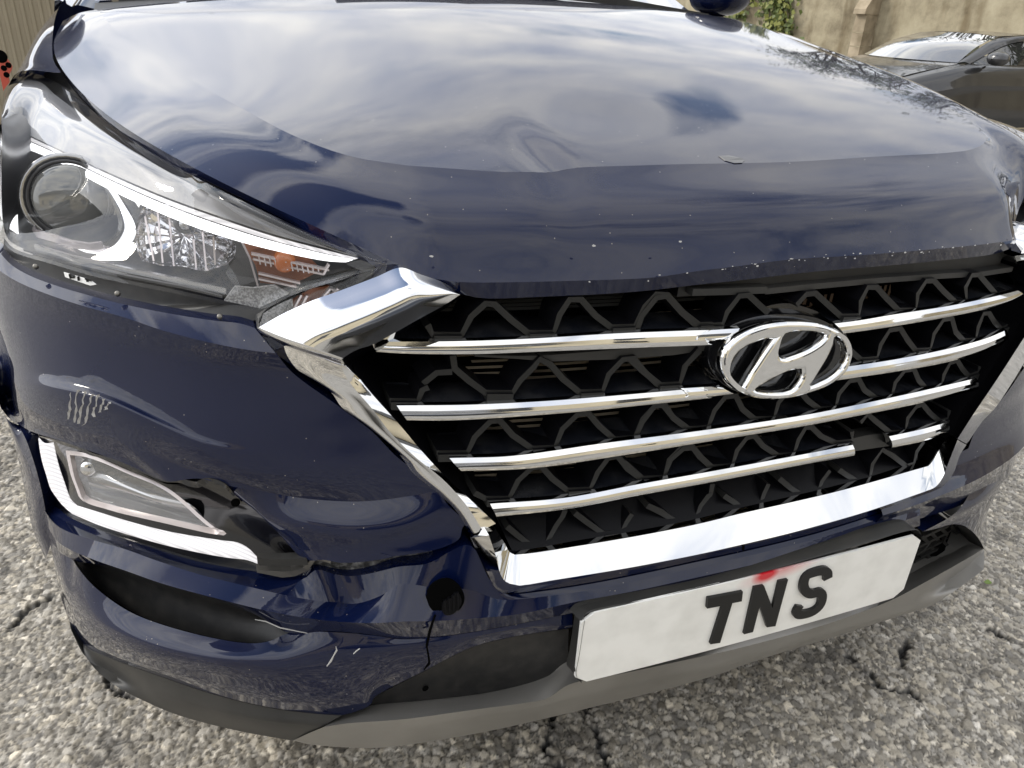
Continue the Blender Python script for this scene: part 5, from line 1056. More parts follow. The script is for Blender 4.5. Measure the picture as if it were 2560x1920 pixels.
d_o = ([(-0.8486, 0.3925, 0.619), (-0.8505, 0.3941, 0.6035), (-0.851, 0.3928, 0.5855), (-0.8489, 0.3866, 0.5698), (-0.8462, 0.379, 0.5527), (-0.8392, 0.3656, 0.5465), (-0.8321, 0.353, 0.5422), (-0.8203, 0.3341, 0.5406)], [(-0.8203, 0.3341, 0.5406), (-0.7868, 0.2898, 0.5468), (-0.7413, 0.2428, 0.5523), (-0.699, 0.2071, 0.5539), (-0.6446, 0.1682, 0.556), (-0.6245, 0.1561, 0.5573), (-0.6081, 0.1474, 0.5586)])
d_i = ([(-0.825, 0.3533, 0.6301), (-0.8251, 0.3523, 0.6217), (-0.8249, 0.3501, 0.6083), (-0.8237, 0.3464, 0.5938), (-0.8209, 0.3401, 0.5786), (-0.8193, 0.3363, 0.5686), (-0.8165, 0.3308, 0.5593), (-0.8089, 0.3195, 0.5559)], [(-0.8089, 0.3195, 0.5559), (-0.7806, 0.2849, 0.5639), (-0.7387, 0.2426, 0.5688), (-0.6966, 0.2076, 0.5712), (-0.6424, 0.1694, 0.5751), (-0.6264, 0.1597, 0.5757), (-0.6164, 0.1534, 0.5709), (-0.6079, 0.1476, 0.5607)])
fl = bpy.data.objects.new('fog_light', None)
COL.objects.link(fl)
fl.parent = car
cp(fl)
fl['label'] = 'fog lamp unit with a lit L-shaped strip under the headlight'

def under(o, par):
    if o is None:
        return o
    o.parent = par
    o.matrix_parent_inverse = Matrix.Identity(4)
    return o
under(loft('light_strip', [list(d_o), [list(lerp(d_o[0], d_i[0], 0.5, 40, (0, -0.008, 0))), list(lerp(d_o[1], d_i[1], 0.5, 40, (0, -0.008, 0)))], list(d_i)], 'drl2', None, n=100, skirt=((0, 0.004, 0), 'tblr')), fl)
fo = [(-0.8111, 0.3419, 0.6253), (-0.8004, 0.3279, 0.6307), (-0.787, 0.3119, 0.6355), (-0.7716, 0.2948, 0.6373), (-0.7571, 0.2795, 0.6369), (-0.7431, 0.2655, 0.6351), (-0.7293, 0.2527, 0.633), (-0.7091, 0.2352, 0.6298), (-0.6948, 0.2234, 0.6248), (-0.6849, 0.215, 0.6188), (-0.6739, 0.2057, 0.6097), (-0.662, 0.1956, 0.5978), (-0.6487, 0.185, 0.5865), (-0.6378, 0.1775, 0.5829), (-0.6375, 0.1769, 0.5797), (-0.6417, 0.1793, 0.5777), (-0.6686, 0.1976, 0.5776), (-0.6959, 0.2179, 0.5774), (-0.724, 0.2403, 0.5759), (-0.7533, 0.267, 0.5719), (-0.7762, 0.2906, 0.5684), (-0.794, 0.3109, 0.5643), (-0.8021, 0.3213, 0.5637), (-0.8059, 0.3269, 0.5673), (-0.8077, 0.3306, 0.5765), (-0.811, 0.3374, 0.5933), (-0.8114, 0.3404, 0.6118)]
c_ = np.mean(V3(fo), axis=0)
fin_ = [np.array(p) + (c_ - np.array(p)) * 0.07 + np.array([0, -0.004, 0]) for p in fo]
fin2 = [np.array(p) + (c_ - np.array(p)) * 0.115 + np.array([0, 0.006, 0]) for p in fo]
under(loft('lens_rim', [list(V3(fo)) + [V3(fo)[0]], fin_ + [fin_[0]], fin2 + [fin2[0]]], 'pinkrim', None, n=110, crease=(1,)), fl)
under(_pp('reflector', [p + np.array([0, 0.035, 0]) for p in fin2], 'reflector', None, back=(0, 0.002, 0)), fl)
fb = [[(-0.8016, 0.36, 0.5965), (-0.7773, 0.3319, 0.6072), (-0.7506, 0.3035, 0.6033), (-0.7216, 0.2767, 0.602), (-0.7009, 0.2593, 0.5965)], [(-0.7913, 0.3257, 0.5878), (-0.7651, 0.2974, 0.5971), (-0.7357, 0.2686, 0.5973), (-0.7077, 0.2443, 0.5951), (-0.6687, 0.2153, 0.5977)], [(-0.7973, 0.3535, 0.552), (-0.7746, 0.3268, 0.5535), (-0.7281, 0.2817, 0.5593), (-0.6845, 0.247, 0.5609), (-0.6563, 0.2266, 0.5599)]]
under(loft('reflector', fb, 'silver', None, n=40, sub=6), fl)
under(disc('bulb', V3([(-0.7855, 0.326, 0.6049)])[0], 0.012, 'reflector', None, bulge=0.006, depth=0.02), fl)
under(_pp('cover_glass', fin2, 'foglens', None, back=(0, 0.001, 0)), fl)
ribbon('bumper_lip', V3([(-0.8439, 0.3789, 0.6299), (-0.8222, 0.3444, 0.64), (-0.8048, 0.32, 0.6454), (-0.7871, 0.298, 0.6494), (-0.7739, 0.2829, 0.6485), (-0.7592, 0.2675, 0.6503), (-0.7451, 0.2536, 0.6503), (-0.7339, 0.2433, 0.6509), (-0.7258, 0.236, 0.65), (-0.7074, 0.2202, 0.6467), (-0.6998, 0.2139, 0.6438), (-0.6906, 0.2068, 0.6436)]), 0.0026, 0.016, 'gloss', car, n=50, taper=[0.001, 0.0026, 0.003, 0.003, 0.002, 0.003, 0.0035, 0.002])
ribbon('bumper_lip', V3([(-0.6908, 0.2088, 0.6424), (-0.6771, 0.1991, 0.646), (-0.6694, 0.1933, 0.6451), (-0.6602, 0.1869, 0.6455), (-0.6546, 0.1835, 0.6494), (-0.6503, 0.1811, 0.6526), (-0.6412, 0.1753, 0.6537), (-0.6325, 0.1695, 0.6508), (-0.6268, 0.1652, 0.645), (-0.6236, 0.1626, 0.6394)]), 0.003, 0.014, 'gloss', car, n=50, taper=[0.002, 0.003, 0.004, 0.0045, 0.003, 0.002, 0.001])
fix(disc('sensor_hole', V3([(-0.6232, 0.1813, 0.6175)])[0], 0.005, 'hole', car, depth=0.002))
ribbon('torn_trim', V3([(-0.6066, 0.1518, 0.5522), (-0.5816, 0.1407, 0.5535), (-0.5544, 0.1301, 0.557)]), 0.005, 0.012, 'satin', car)
ribbon('torn_trim', V3([(-0.6098, 0.1555, 0.5369), (-0.5829, 0.1429, 0.535), (-0.5711, 0.1382, 0.5371), (-0.557, 0.1334, 0.544), (-0.5461, 0.1311, 0.5588), (-0.529, 0.1244, 0.5546)]), 0.004, 0.02, 'steel', car, taper=[0.002, 0.005, 0.004, 0.003, 0.002])
scv, scf = ([], [])

def streak(a, b, w):
    a, b = (np.array(a), np.array(b))
    k = 9
    base = len(scv)
    for i in range(k):
        t_ = i / (k - 1)
        p = a * (1 - t_) + b * t_ + np.array([rng.normal(0, 0.0007), 0, rng.normal(0, 0.0007)])
        ww = w * rng.uniform(0.3, 1.1)
        p[1] = float(F(p[0], p[2])) - 0.03 + 0.004
        scv.extend([p + np.array([ww, 0, 0]), p - np.array([ww, 0, 0])])
    for i in range(k - 1):
        scf.append((base + 2 * i, base + 2 * i + 1, base + 2 * i + 3, base + 2 * i + 2))
ST = [(-0.7779, 0.2749, 0.7314), (-0.7697, 0.2667, 0.7376), (-0.7617, 0.2584, 0.7384), (-0.755, 0.2515, 0.7376), (-0.7481, 0.2448, 0.7388), (-0.7418, 0.2385, 0.7367), (-0.7366, 0.2333, 0.7342)]
SB = [(-0.7891, 0.2829, 0.6947), (-0.7832, 0.2757, 0.693), (-0.777, 0.2687, 0.6935), (-0.7719, 0.2631, 0.6934), (-0.759, 0.2518, 0.7101), (-0.7509, 0.2447, 0.7171), (-0.7434, 0.2381, 0.7217)]
for a, b in zip(ST, SB):
    streak(a, b, 0.0016)
mobj('scuff_marks', scv, scf, 'primer', car, False, kind='stuff')
scr = []
for pth, w in zip([[(-0.5352, 0.0777, 0.4703), (-0.5347, 0.0771, 0.4652), (-0.5385, 0.0779, 0.4573), (-0.542, 0.0785, 0.4493), (-0.5468, 0.0798, 0.4416)], [(-0.5097, 0.0688, 0.4681), (-0.5138, 0.0698, 0.4643), (-0.5169, 0.0706, 0.4603)], [(-0.6989, 0.1647, 0.4035), (-0.6906, 0.1583, 0.406), (-0.6807, 0.1509, 0.4049)]] + [[(-0.6183, 0.1312, 0.487), (-0.6068, 0.1252, 0.4864), (-0.5921, 0.1177, 0.4792), (-0.5634, 0.1051, 0.4739)]], (0.0009, 0.0011, 0.0007, 0.0006)):
    ribbon('scratch', V3(pth), w, 0.001, 'primer', car, taper=[0.3 * w, w, 0.5 * w, w * 1.2, 0.3 * w])
hl = bpy.data.objects.new('headlight', None)
COL.objects.link(hl)
hl.parent = car
cp(hl)
hl['label'] = 'headlight with its white daytime strip lit, loose in its opening'
HT = [[(-0.9336, 1.0856, 0.9605), (-0.9153, 1.0708, 0.9825), (-0.8929, 1.0648, 0.9929), (-0.868, 1.0293, 0.9945), (-0.8449, 0.9801, 0.9917), (-0.8133, 0.8949, 0.9862), (-0.7825, 0.7996, 0.9792), (-0.7391, 0.6509, 0.9717), (-0.7002, 0.5198, 0.9668), (-0.666, 0.417, 0.9618), (-0.637, 0.3586, 0.9552), (-0.6021, 0.2202, 0.9619), (-0.5628, 0.1981, 0.9435), (-0.5228, 0.1784, 0.9249), (-0.4901, 0.1643, 0.9109), (-0.4566, 0.1516, 0.8979), (-0.4394, 0.1459, 0.8932)]]
HB = [(-0.8216, 0.4254, 0.9729), (-0.832, 0.4306, 0.9326), (-0.8413, 0.4361, 0.8904), (-0.844, 0.435, 0.863), (-0.8328, 0.4142, 0.8564), (-0.7787, 0.3404, 0.8585), (-0.7398, 0.3001, 0.8563), (-0.7027, 0.2673, 0.8553), (-0.6584, 0.2332, 0.8534), (-0.6156, 0.2057, 0.8487), (-0.5765, 0.1866, 0.8439), (-0.5385, 0.1737, 0.8634), (-0.4924, 0.1599, 0.8799), (-0.4571, 0.1501, 0.8911), (-0.4393, 0.1462, 0.8947)]
ht = smooth1(row(V3(HT[0]), 100), 6)
hb = smooth1(row(V3(HB), 100), 3)
bul = np.sin(np.linspace(0, math.pi, 100))[:, None] ** 0.7
lens_rows = [list(ht), list(ht * 0.75 + hb * 0.25 + bul * np.array([-0.01, -0.03, 0.024])), list(ht * 0.45 + hb * 0.55 + bul * np.array([-0.01, -0.032, 0.012])), list(ht * 0.12 + hb * 0.88 + bul * np.array([-0.004, -0.024, 0.002])), list(hb)]
under(loft('cover_glass', lens_rows, 'lens', None, n=100, sub=8, skirt=((0, 0.012, -0.002), 't')), hl)
back_rows = [list(ht + np.array([0.004, 0.02, -0.004])), list(ht * 0.5 + hb * 0.5 + bul * np.array([0.03, 0.14, -0.01])), list(hb + np.array([0, 0.02, 0.002]))]
under(loft('lamp_housing', back_rows, 'housing', None, n=100, sub=8), hl)
d1 = [(-0.8565, 0.6864, 0.9567), (-0.8537, 0.7072, 0.9464), (-0.7946, 0.5884, 0.9407), (-0.7179, 0.4213, 0.9385), (-0.6578, 0.3157, 0.9328), (-0.6055, 0.2266, 0.931), (-0.5575, 0.1816, 0.922), (-0.5079, 0.1657, 0.909), (-0.4777, 0.1571, 0.9015)]
d2 = [(-0.8521, 0.6417, 0.9443), (-0.8506, 0.6616, 0.9345), (-0.7936, 0.5642, 0.9297), (-0.7189, 0.4037, 0.9247), (-0.6598, 0.3049, 0.917), (-0.6076, 0.2293, 0.9121), (-0.5588, 0.1815, 0.9075), (-0.5085, 0.1658, 0.8978), (-0.4901, 0.1595, 0.8974)]
t1 = [(-0.8726, 0.8222, 0.9727), (-0.8804, 0.9793, 0.989), (-0.8562, 0.957, 0.9886), (-0.8208, 0.8532, 0.9802), (-0.7765, 0.7118, 0.9736), (-0.7328, 0.568, 0.9681), (-0.6922, 0.4401, 0.9628), (-0.6596, 0.3683, 0.9557), (-0.6264, 0.291, 0.9517), (-0.5937, 0.2102, 0.9499), (-0.5562, 0.184, 0.9341), (-0.5158, 0.1689, 0.9161), (-0.4773, 0.1573, 0.9022)]
tm = [(-0.8673, 0.7771, 0.9627), (-0.8553, 0.82, 0.9678), (-0.8217, 0.7692, 0.9689), (-0.7726, 0.6226, 0.9662), (-0.7282, 0.5004, 0.9618), (-0.6872, 0.4031, 0.9568), (-0.6524, 0.3366, 0.9488), (-0.6169, 0.2588, 0.9452), (-0.5818, 0.1996, 0.9395), (-0.5436, 0.1809, 0.9244), (-0.5074, 0.168, 0.9112), (-0.4807, 0.158, 0.9032)]
under(loft('bezel', [t1, tm, list(np.array(d1) + np.array([0, 0.003, 0.002]))], 'bezelgrey', None, n=80, sub=8), hl)
under(loft('light_strip', [lerp(d1, d2, 0.36, 80), lerp(d1, d2, 0.65, 80, (0, -0.003, 0.001)), lerp(d1, d2, 0.95, 80)], 'drl', None, n=80, sub=4, skirt=((0, 0.002, 0), 'tb')), hl)
under(loft('light_strip', [d1, lerp(d1, d2, 0.26, 80)], 'drl2', None, n=80, skirt=((0, 0.002, 0), 'tb')), hl)
under(loft('light_strip', [[(-0.8504, 0.6118, 0.9524), (-0.8467, 0.5614, 0.9259), (-0.8461, 0.5228, 0.8955), (-0.8408, 0.4668, 0.8688)], [(-0.851, 0.6614, 0.9389), (-0.8464, 0.6076, 0.9149), (-0.8397, 0.5386, 0.8895), (-0.8291, 0.4507, 0.8654)]], 'drl', None, n=30, sub=4), hl)
under(loft('bezel', [[(-0.4749, 0.1606, 0.8991), (-0.459, 0.1582, 0.8934), (-0.4386, 0.1575, 0.89)], [(-0.489, 0.1651, 0.8943), (-0.4728, 0.1649, 0.8865), (-0.4459, 0.1591, 0.8884)]], 'housing', None, n=20), hl)
vdir = CAMV - np.array([(-0.7642, 0.4301, 0.9112)][0])
vdir = vdir / np.linalg.norm(vdir) * 0.9 + np.array([0, -0.15, 0])
pc = V3([(-0.7694, 0.466, 0.9016)])[0]
pr = 0.044
under(disc('projector', pc, pr * 0.93, 'ball', None, nrm=vdir, bulge=pr * 0.3, depth=0.01), hl)
under(disc('projector_ring', pc, pr * 1.06, 'housing', None, nrm=vdir, ring=pr * 0.1, depth=0.008), hl)
under(disc('projector_ring', pc - vdir * 0.006, pr * 1.24, 'silver', None, nrm=vdir, ring=pr * 0.18, depth=0.012), hl)
ac1 = [(-0.7204, 0.4269, 0.9285), (-0.7113, 0.4008, 0.9233), (-0.7026, 0.3742, 0.9144), (-0.6924, 0.3436, 0.901), (-0.6912, 0.3335, 0.8933), (-0.6945, 0.3303, 0.8852), (-0.7035, 0.3318, 0.875), (-0.7161, 0.338, 0.8673), (-0.7323, 0.3485, 0.8625), (-0.7447, 0.3608, 0.8606), (-0.7613, 0.3795, 0.8608), (-0.7806, 0.4053, 0.8627), (-0.8102, 0.4507, 0.8627)]
ac2 = [(-0.7279, 0.4352, 0.9255), (-0.7227, 0.4169, 0.9191), (-0.7171, 0.3971, 0.9118), (-0.712, 0.3766, 0.9029), (-0.7107, 0.3655, 0.8952), (-0.7126, 0.3589, 0.8887), (-0.7179, 0.3565, 0.8813), (-0.7253, 0.3555, 0.8747), (-0.7359, 0.3617, 0.8695), (-0.7443, 0.3706, 0.8683), (-0.759, 0.3871, 0.8675), (-0.7765, 0.4102, 0.8676), (-0.8066, 0.4593, 0.8673)]
under(loft('chrome_accent', [ac1, lerp(ac1, ac2, 0.5, 60, (0, -0.007, 0)), ac2], 'reflector', None, n=60, sub=8, skirt=((0, 0.01, 0), 'tb')), hl)
for pth in [[(-0.8153, 0.4637, 0.8706), (-0.8085, 0.4394, 0.8679), (-0.7874, 0.41, 0.8693), (-0.7636, 0.3804, 0.8688), (-0.7432, 0.3615, 0.8698), (-0.7287, 0.3507, 0.8741)]]:
    under(ribbon('light_guide', V3(pth), 0.0042, 0.006, 'rib', None), hl)
under(_pp('chrome_accent', [(-0.6956, 0.3734, 0.9261), (-0.68, 0.3494, 0.926), (-0.6855, 0.3476, 0.9159)], 'white', None, back=(0, 0.004, 0)), hl)
bo = [(-0.6924, 0.3345, 0.8941), (-0.6871, 0.3404, 0.9066), (-0.679, 0.3436, 0.9186), (-0.6667, 0.3327, 0.9247), (-0.65, 0.3125, 0.9238), (-0.6336, 0.2913, 0.9233), (-0.6161, 0.2606, 0.9224), (-0.6004, 0.2336, 0.92), (-0.5937, 0.2254, 0.9124), (-0.5906, 0.223, 0.9015), (-0.5925, 0.2252, 0.8914), (-0.6023, 0.236, 0.879), (-0.6192, 0.2483, 0.8694), (-0.6371, 0.2604, 0.8688), (-0.6551, 0.2742, 0.8687), (-0.6754, 0.2889, 0.8675), (-0.6866, 0.3015, 0.8685), (-0.6928, 0.3185, 0.8802)]
bo2 = [(-0.6842, 0.3532, 0.8867), (-0.68, 0.3582, 0.8977), (-0.6742, 0.3599, 0.9053), (-0.6637, 0.3511, 0.9112), (-0.6503, 0.3374, 0.9108), (-0.6354, 0.321, 0.9092), (-0.6191, 0.2957, 0.9078), (-0.6071, 0.2761, 0.9043), (-0.6016, 0.2684, 0.8982), (-0.5999, 0.2659, 0.8898), (-0.6017, 0.2674, 0.8815), (-0.6097, 0.2747, 0.8737), (-0.6224, 0.2839, 0.8666), (-0.6374, 0.2938, 0.8652), (-0.6543, 0.3064, 0.8649), (-0.6714, 0.3203, 0.8639), (-0.6808, 0.3303, 0.8657), (-0.6845, 0.3419, 0.8751)]
bo3 = [(-0.6542, 0.3449, 0.8832), (-0.6528, 0.3476, 0.8866), (-0.6503, 0.3479, 0.8906), (-0.6471, 0.3466, 0.8929), (-0.6433, 0.3443, 0.8929), (-0.6394, 0.3391, 0.8928), (-0.6358, 0.3347, 0.8913), (-0.6333, 0.3312, 0.8889), (-0.6317, 0.3275, 0.8867), (-0.6311, 0.326, 0.884), (-0.6318, 0.3248, 0.8812), (-0.634, 0.326, 0.8789), (-0.6377, 0.3268, 0.8767), (-0.6416, 0.3296, 0.8758), (-0.6464, 0.3331, 0.8759), (-0.6502, 0.3373, 0.8766), (-0.6528, 0.3405, 0.8784), (-0.6541, 0.3432, 0.8805)]
v_, f_ = loft_geo([list(V3(q)) + [V3(q)[0]] for q in (bo, bo2, bo3)], n=55, m=4)
v_ = [np.array(p) + np.array([0, 0.004 * (k % 55 // 3 % 2), 0]) for k, p in enumerate(v_)]
under(_mobj('reflector', v_ + [np.mean(v_[-55:], axis=0)], list(f_) + [(len(v_) - 55 + k, len(v_) - 55 + k + 1, len(v_)) for k in range(54)], 'reflector', None, False), hl)
bp = V3([(-0.6386, 0.2904, 0.91)])[0]
under(disc('bulb', bp, 0.0105, 'housing', None, nrm=vdir, ring=0.004, depth=0.015), hl)
under(disc('bulb', bp, 0.0065, 'silver', None, nrm=vdir, bulge=0.006), hl)
for pth in [[(-0.6811, 0.3494, 0.9062), (-0.6763, 0.3072, 0.8661)], [(-0.6666, 0.3392, 0.9141), (-0.6669, 0.2984, 0.8661)], [(-0.6547, 0.3294, 0.918), (-0.6557, 0.2895, 0.8661)], [(-0.632, 0.2875, 0.8936), (-0.6329, 0.2721, 0.8658)], [(-0.6218, 0.2801, 0.903), (-0.6228, 0.2653, 0.8663)], [(-0.6115, 0.266, 0.9004), (-0.6131, 0.2597, 0.8724)]]:
    under(ribbon('reflector_rib', V3(pth), 0.0009, 0.012, 'rib', None), hl)
under(_pp('inner_panel', [(-0.5995, 0.2367, 0.9192), (-0.5838, 0.2183, 0.9101), (-0.5753, 0.2127, 0.8921), (-0.5704, 0.2133, 0.8682), (-0.5754, 0.2168, 0.8514), (-0.5961, 0.2302, 0.8545), (-0.6033, 0.2389, 0.8682), (-0.5926, 0.2288, 0.8884), (-0.5905, 0.2268, 0.9004)], 'housing', None, back=(0, 0.004, 0)), hl)
under(_pp('indicator', [(-0.5857, 0.2167, 0.9091), (-0.5606, 0.2, 0.9082), (-0.5359, 0.1922, 0.9049), (-0.5201, 0.1879, 0.8941), (-0.51, 0.1872, 0.8821), (-0.5282, 0.194, 0.8714), (-0.5465, 0.2, 0.8639), (-0.5709, 0.2104, 0.8652), (-0.5744, 0.21, 0.8852), (-0.5801, 0.2127, 0.8982)], 'amber', None, back=(0, 0.006, 0)), hl)
under(disc('indicator_bulb', V3([(-0.546, 0.1913, 0.8919)])[0], 0.011, 'amberlit', None, bulge=0.008), hl)
for pth in [[(-0.5773, 0.1969, 0.9004), (-0.5046, 0.1725, 0.886)], [(-0.5761, 0.1967, 0.8951), (-0.51, 0.1747, 0.8812)], [(-0.5724, 0.1958, 0.8798), (-0.5333, 0.1823, 0.8708)], [(-0.5846, 0.2021, 0.9109), (-0.5793, 0.1995, 0.8963), (-0.5738, 0.1982, 0.8636)], [(-0.5729, 0.1979, 0.8734), (-0.537, 0.1848, 0.8663)], [(-0.5045, 0.1709, 0.8926), (-0.51, 0.1747, 0.8812)]]:
    under(ribbon('indicator_rib', V3(pth), 0.001, 0.006, 'rib', None), hl)
for pth in [[(-0.5707, 0.1937, 0.8994), (-0.5698, 0.1951, 0.8895)], [(-0.5657, 0.1915, 0.8984), (-0.5648, 0.1919, 0.8888)], [(-0.5608, 0.1888, 0.8978), (-0.5598, 0.19, 0.8881)], [(-0.5558, 0.1867, 0.8968), (-0.5547, 0.1879, 0.8872)], [(-0.5507, 0.1851, 0.8958), (-0.5497, 0.1859, 0.8864)], [(-0.5457, 0.1832, 0.8947), (-0.5445, 0.1847, 0.8853)], [(-0.5406, 0.1822, 0.8934), (-0.5394, 0.1834, 0.8842)], [(-0.5355, 0.1812, 0.892), (-0.5343, 0.1818, 0.8836)], [(-0.5304, 0.1797, 0.891), (-0.5291, 0.1809, 0.8825)], [(-0.5252, 0.1788, 0.8896), (-0.5242, 0.1796, 0.882)], [(-0.5201, 0.1776, 0.8883), (-0.5193, 0.1787, 0.8816)], [(-0.5149, 0.1764, 0.887), (-0.5143, 0.1779, 0.8815)]]:
    under(ribbon('indicator_rib', V3(pth), 0.0006, 0.003, 'rib', None), hl)
under(_pp('side_reflector', [(-0.6084, 0.2118, 0.8479), (-0.5962, 0.2076, 0.8641), (-0.5792, 0.1953, 0.865), (-0.5582, 0.1851, 0.8698), (-0.5448, 0.1842, 0.8602), (-0.5759, 0.1956, 0.8429)], 'prism', None, back=(0, 0.004, 0)), hl)
for pth in [[(-0.8069, 0.4062, 0.8607), (-0.7614, 0.3485, 0.8616), (-0.7033, 0.2922, 0.8613), (-0.649, 0.2468, 0.8596), (-0.6055, 0.2179, 0.856)]]:
    under(ribbon('light_guide', V3(pth), 0.0032, 0.006, 'silver', None), hl)
for pth in [[(-0.8196, 0.4117, 0.8567), (-0.7607, 0.3372, 0.8583), (-0.7034, 0.2838, 0.8573), (-0.6494, 0.2408, 0.8561), (-0.6098, 0.2149, 0.8509)]]:
    under(ribbon('lamp_trim', V3(pth), 0.0012, 0.006, 'housing', None), hl)
gp0 = [q + np.array([0, 0.012, 0]) for q in V3(HB)[3:]]
gp1 = [np.array(q) + np.array([0, 0.02, 0]) for q in V3(R0)[1:]]
loft('lamp_gap', [gp0, gp1], 'grain', car, n=60)
for c in V3([(-0.7996, 0.3529, 0.8543), (-0.7127, 0.2626, 0.8469), (-0.6146, 0.1931, 0.8383)]):
    fix(disc('screw', c, 0.0028, 'steel', car, nrm=(0, -0.8, 0.6), bulge=0.002, depth=0.003))
stk = plate_poly('sticker', [(-0.766, 0.3106, 0.8585), (-0.738, 0.2826, 0.8567), (-0.7326, 0.277, 0.8534), (-0.7394, 0.2827, 0.8508), (-0.7654, 0.3089, 0.8536)], 'white', car, back=(0, 0.001, 0), label='torn white sticker in the gap under the headlight')
for pth in [[(-0.7594, 0.3022, 0.8587), (-0.7589, 0.3008, 0.8539)], [(-0.7594, 0.3022, 0.8587), (-0.7547, 0.2973, 0.858), (-0.7554, 0.2977, 0.8559), (-0.759, 0.3012, 0.8554)], [(-0.7504, 0.2932, 0.8582), (-0.7505, 0.2923, 0.8537)], [(-0.7438, 0.2866, 0.8575), (-0.7367, 0.2799, 0.8571)], [(-0.7411, 0.2841, 0.8577), (-0.7412, 0.2836, 0.8546)]]:
    ribbon('sticker_print', V3(pth), 0.0012, 0.0006, 'letter', car)
loft('hood_seal', [push(edgeL[1:], (0.002, 0.012, -0.018)), push(V3(HT[0])[3:], (0.004, 0.016, -0.01))], 'grain', car, n=80)

def fender(s):
    he = [(0.555, 0.19, 0.955), (0.61, 0.31, 0.975), (0.67, 0.5, 0.988), (0.745, 0.72, 0.996), (0.815, 0.92, 1.006), (0.842, 1.06, 1.018), (0.872, 1.42, 1.075), (0.89, 1.9, 1.12)]
    cr = [(0.7, 0.26, 0.93), (0.76, 0.36, 0.96), (0.82, 0.5, 0.975), (0.868, 0.74, 0.985), (0.893, 0.98, 0.995), (0.902, 1.12, 1.003), (0.918, 1.45, 1.035), (0.93, 1.9, 1.06)]
    sd_ = [(0.76, 0.3, 0.86), (0.84, 0.42, 0.86), (0.885, 0.55, 0.87), (0.92, 0.76, 0.88), (0.935, 1.0, 0.89), (0.94, 1.15, 0.9), (0.945, 1.45, 0.92), (0.95, 1.9, 0.92)]
    lo_ = [(0.8, 0.33, 0.7), (0.86, 0.44, 0.7), (0.9, 0.57, 0.72), (0.925, 0.78, 0.78), (0.93, 1.0, 0.8), (0.93, 1.15, 0.8), (0.935, 1.45, 0.72), (0.94, 1.9, 0.5)]
    f = lambda l: [np.array([s * a, b, c]) for a, b, c in l]
    return [f(q) for q in (he, cr, sd_, lo_)]
o_ = loft('fender', [r[4:] for r in fender(-1)], 'paint', car, n=60, sub=8, label='navy front fender behind the headlight')
o_ = loft('fender', fender(1), 'paint', car, n=60, sub=8, label='navy far front fender')
scr_b = [np.array([x, 1.49 - 0.2 * (1 - (x / 0.8) ** 2), 1.105 + 0.045 * (1 - (x / 0.8) ** 2)]) for x in np.linspace(-0.8, 0.8, 30)]
scr_t = [np.array([x * 0.72, 2.42 - 0.06 * (1 - (x / 0.8) ** 2), 1.455 + 0.02 * (1 - (x / 0.8) ** 2)]) for x in np.linspace(-0.8, 0.8, 30)]
loft('cowl', [push(scr_b, (0, -0.06, -0.02)), push(scr_b, (0, 0, -0.004))], 'satin', car, n=30)
loft('windscreen', [scr_b, lerp(scr_b, scr_t, 0.5, 30, (0, -0.02, 0.02)), scr_t], 'screen', car, n=30)
for s in (-1, 1):
    loft('pillar', [[np.array([s * 0.8, 1.46, 1.09]), np.array([s * 0.58, 2.4, 1.455])], [np.array([s * 0.835, 1.5, 1.095]), np.array([s * 0.6, 2.42, 1.465])], [np.array([s * 0.855, 1.56, 1.09]), np.array([s * 0.63, 2.46, 1.455])]], 'gloss', car, n=20)
    loft('pillar', [[np.array([s * 0.855, 1.56, 1.09]), np.array([s * 0.63, 2.46, 1.455])], [np.array([s * 0.9, 1.75, 1.1]), np.array([s * 0.68, 2.6, 1.45])]], 'paint', car, n=20)
    loft('side_glass', [[np.array([s * 0.9, 1.76, 1.1]), np.array([s * 0.68, 2.61, 1.44])], [np.array([s * 0.91, 3.6, 1.12]), np.array([s * 0.7, 3.5, 1.46])]], 'screen', car, n=20)
    loft('body_side', [[np.array([s * 0.905, 1.7, 1.1]), np.array([s * 0.91, 3.9, 1.12])], [np.array([s * 0.95, 1.7, 0.88]), np.array([s * 0.95, 3.9, 0.9])], [np.array([s * 0.93, 1.7, 0.3]), np.array([s * 0.93, 3.9, 0.32])]], 'paint', car, n=20)
loft('roof', [[np.array([x * 0.72, 2.42 - 0.06 * (1 - (x / 0.8) ** 2), 1.457 + 0.02 * (1 - (x / 0.8) ** 2)]) for x in np.linspace(-0.9, 0.9, 30)], [np.array([x * 0.75, 3.0, 1.48 + 0.03 * (1 - x * x)]) for x in np.linspace(-0.9, 0.9, 30)], [np.array([x * 0.72, 4.1, 1.4]) for x in np.linspace(-0.9, 0.9, 30)]], 'paint', car, n=30)
loft('tailgate', [[np.array([x, 4.1, 1.4]) for x in np.linspace(-0.66, 0.66, 10)], [np.array([x, 4.4, 0.9]) for x in np.linspace(-0.92, 0.92, 10)], [np.array([x, 4.35, 0.35]) for x in np.linspace(-0.9, 0.9, 10)]], 'paint', car, n=10)
loft('dashboard', [[np.array([x, 1.45, 1.06]) for x in np.linspace(-0.75, 0.75, 8)], [np.array([x, 2.2, 1.0]) for x in np.linspace(-0.75, 0.75, 8)], [np.array([x, 2.3, 0.6]) for x in np.linspace(-0.75, 0.75, 8)]], 'satin', car, n=8)

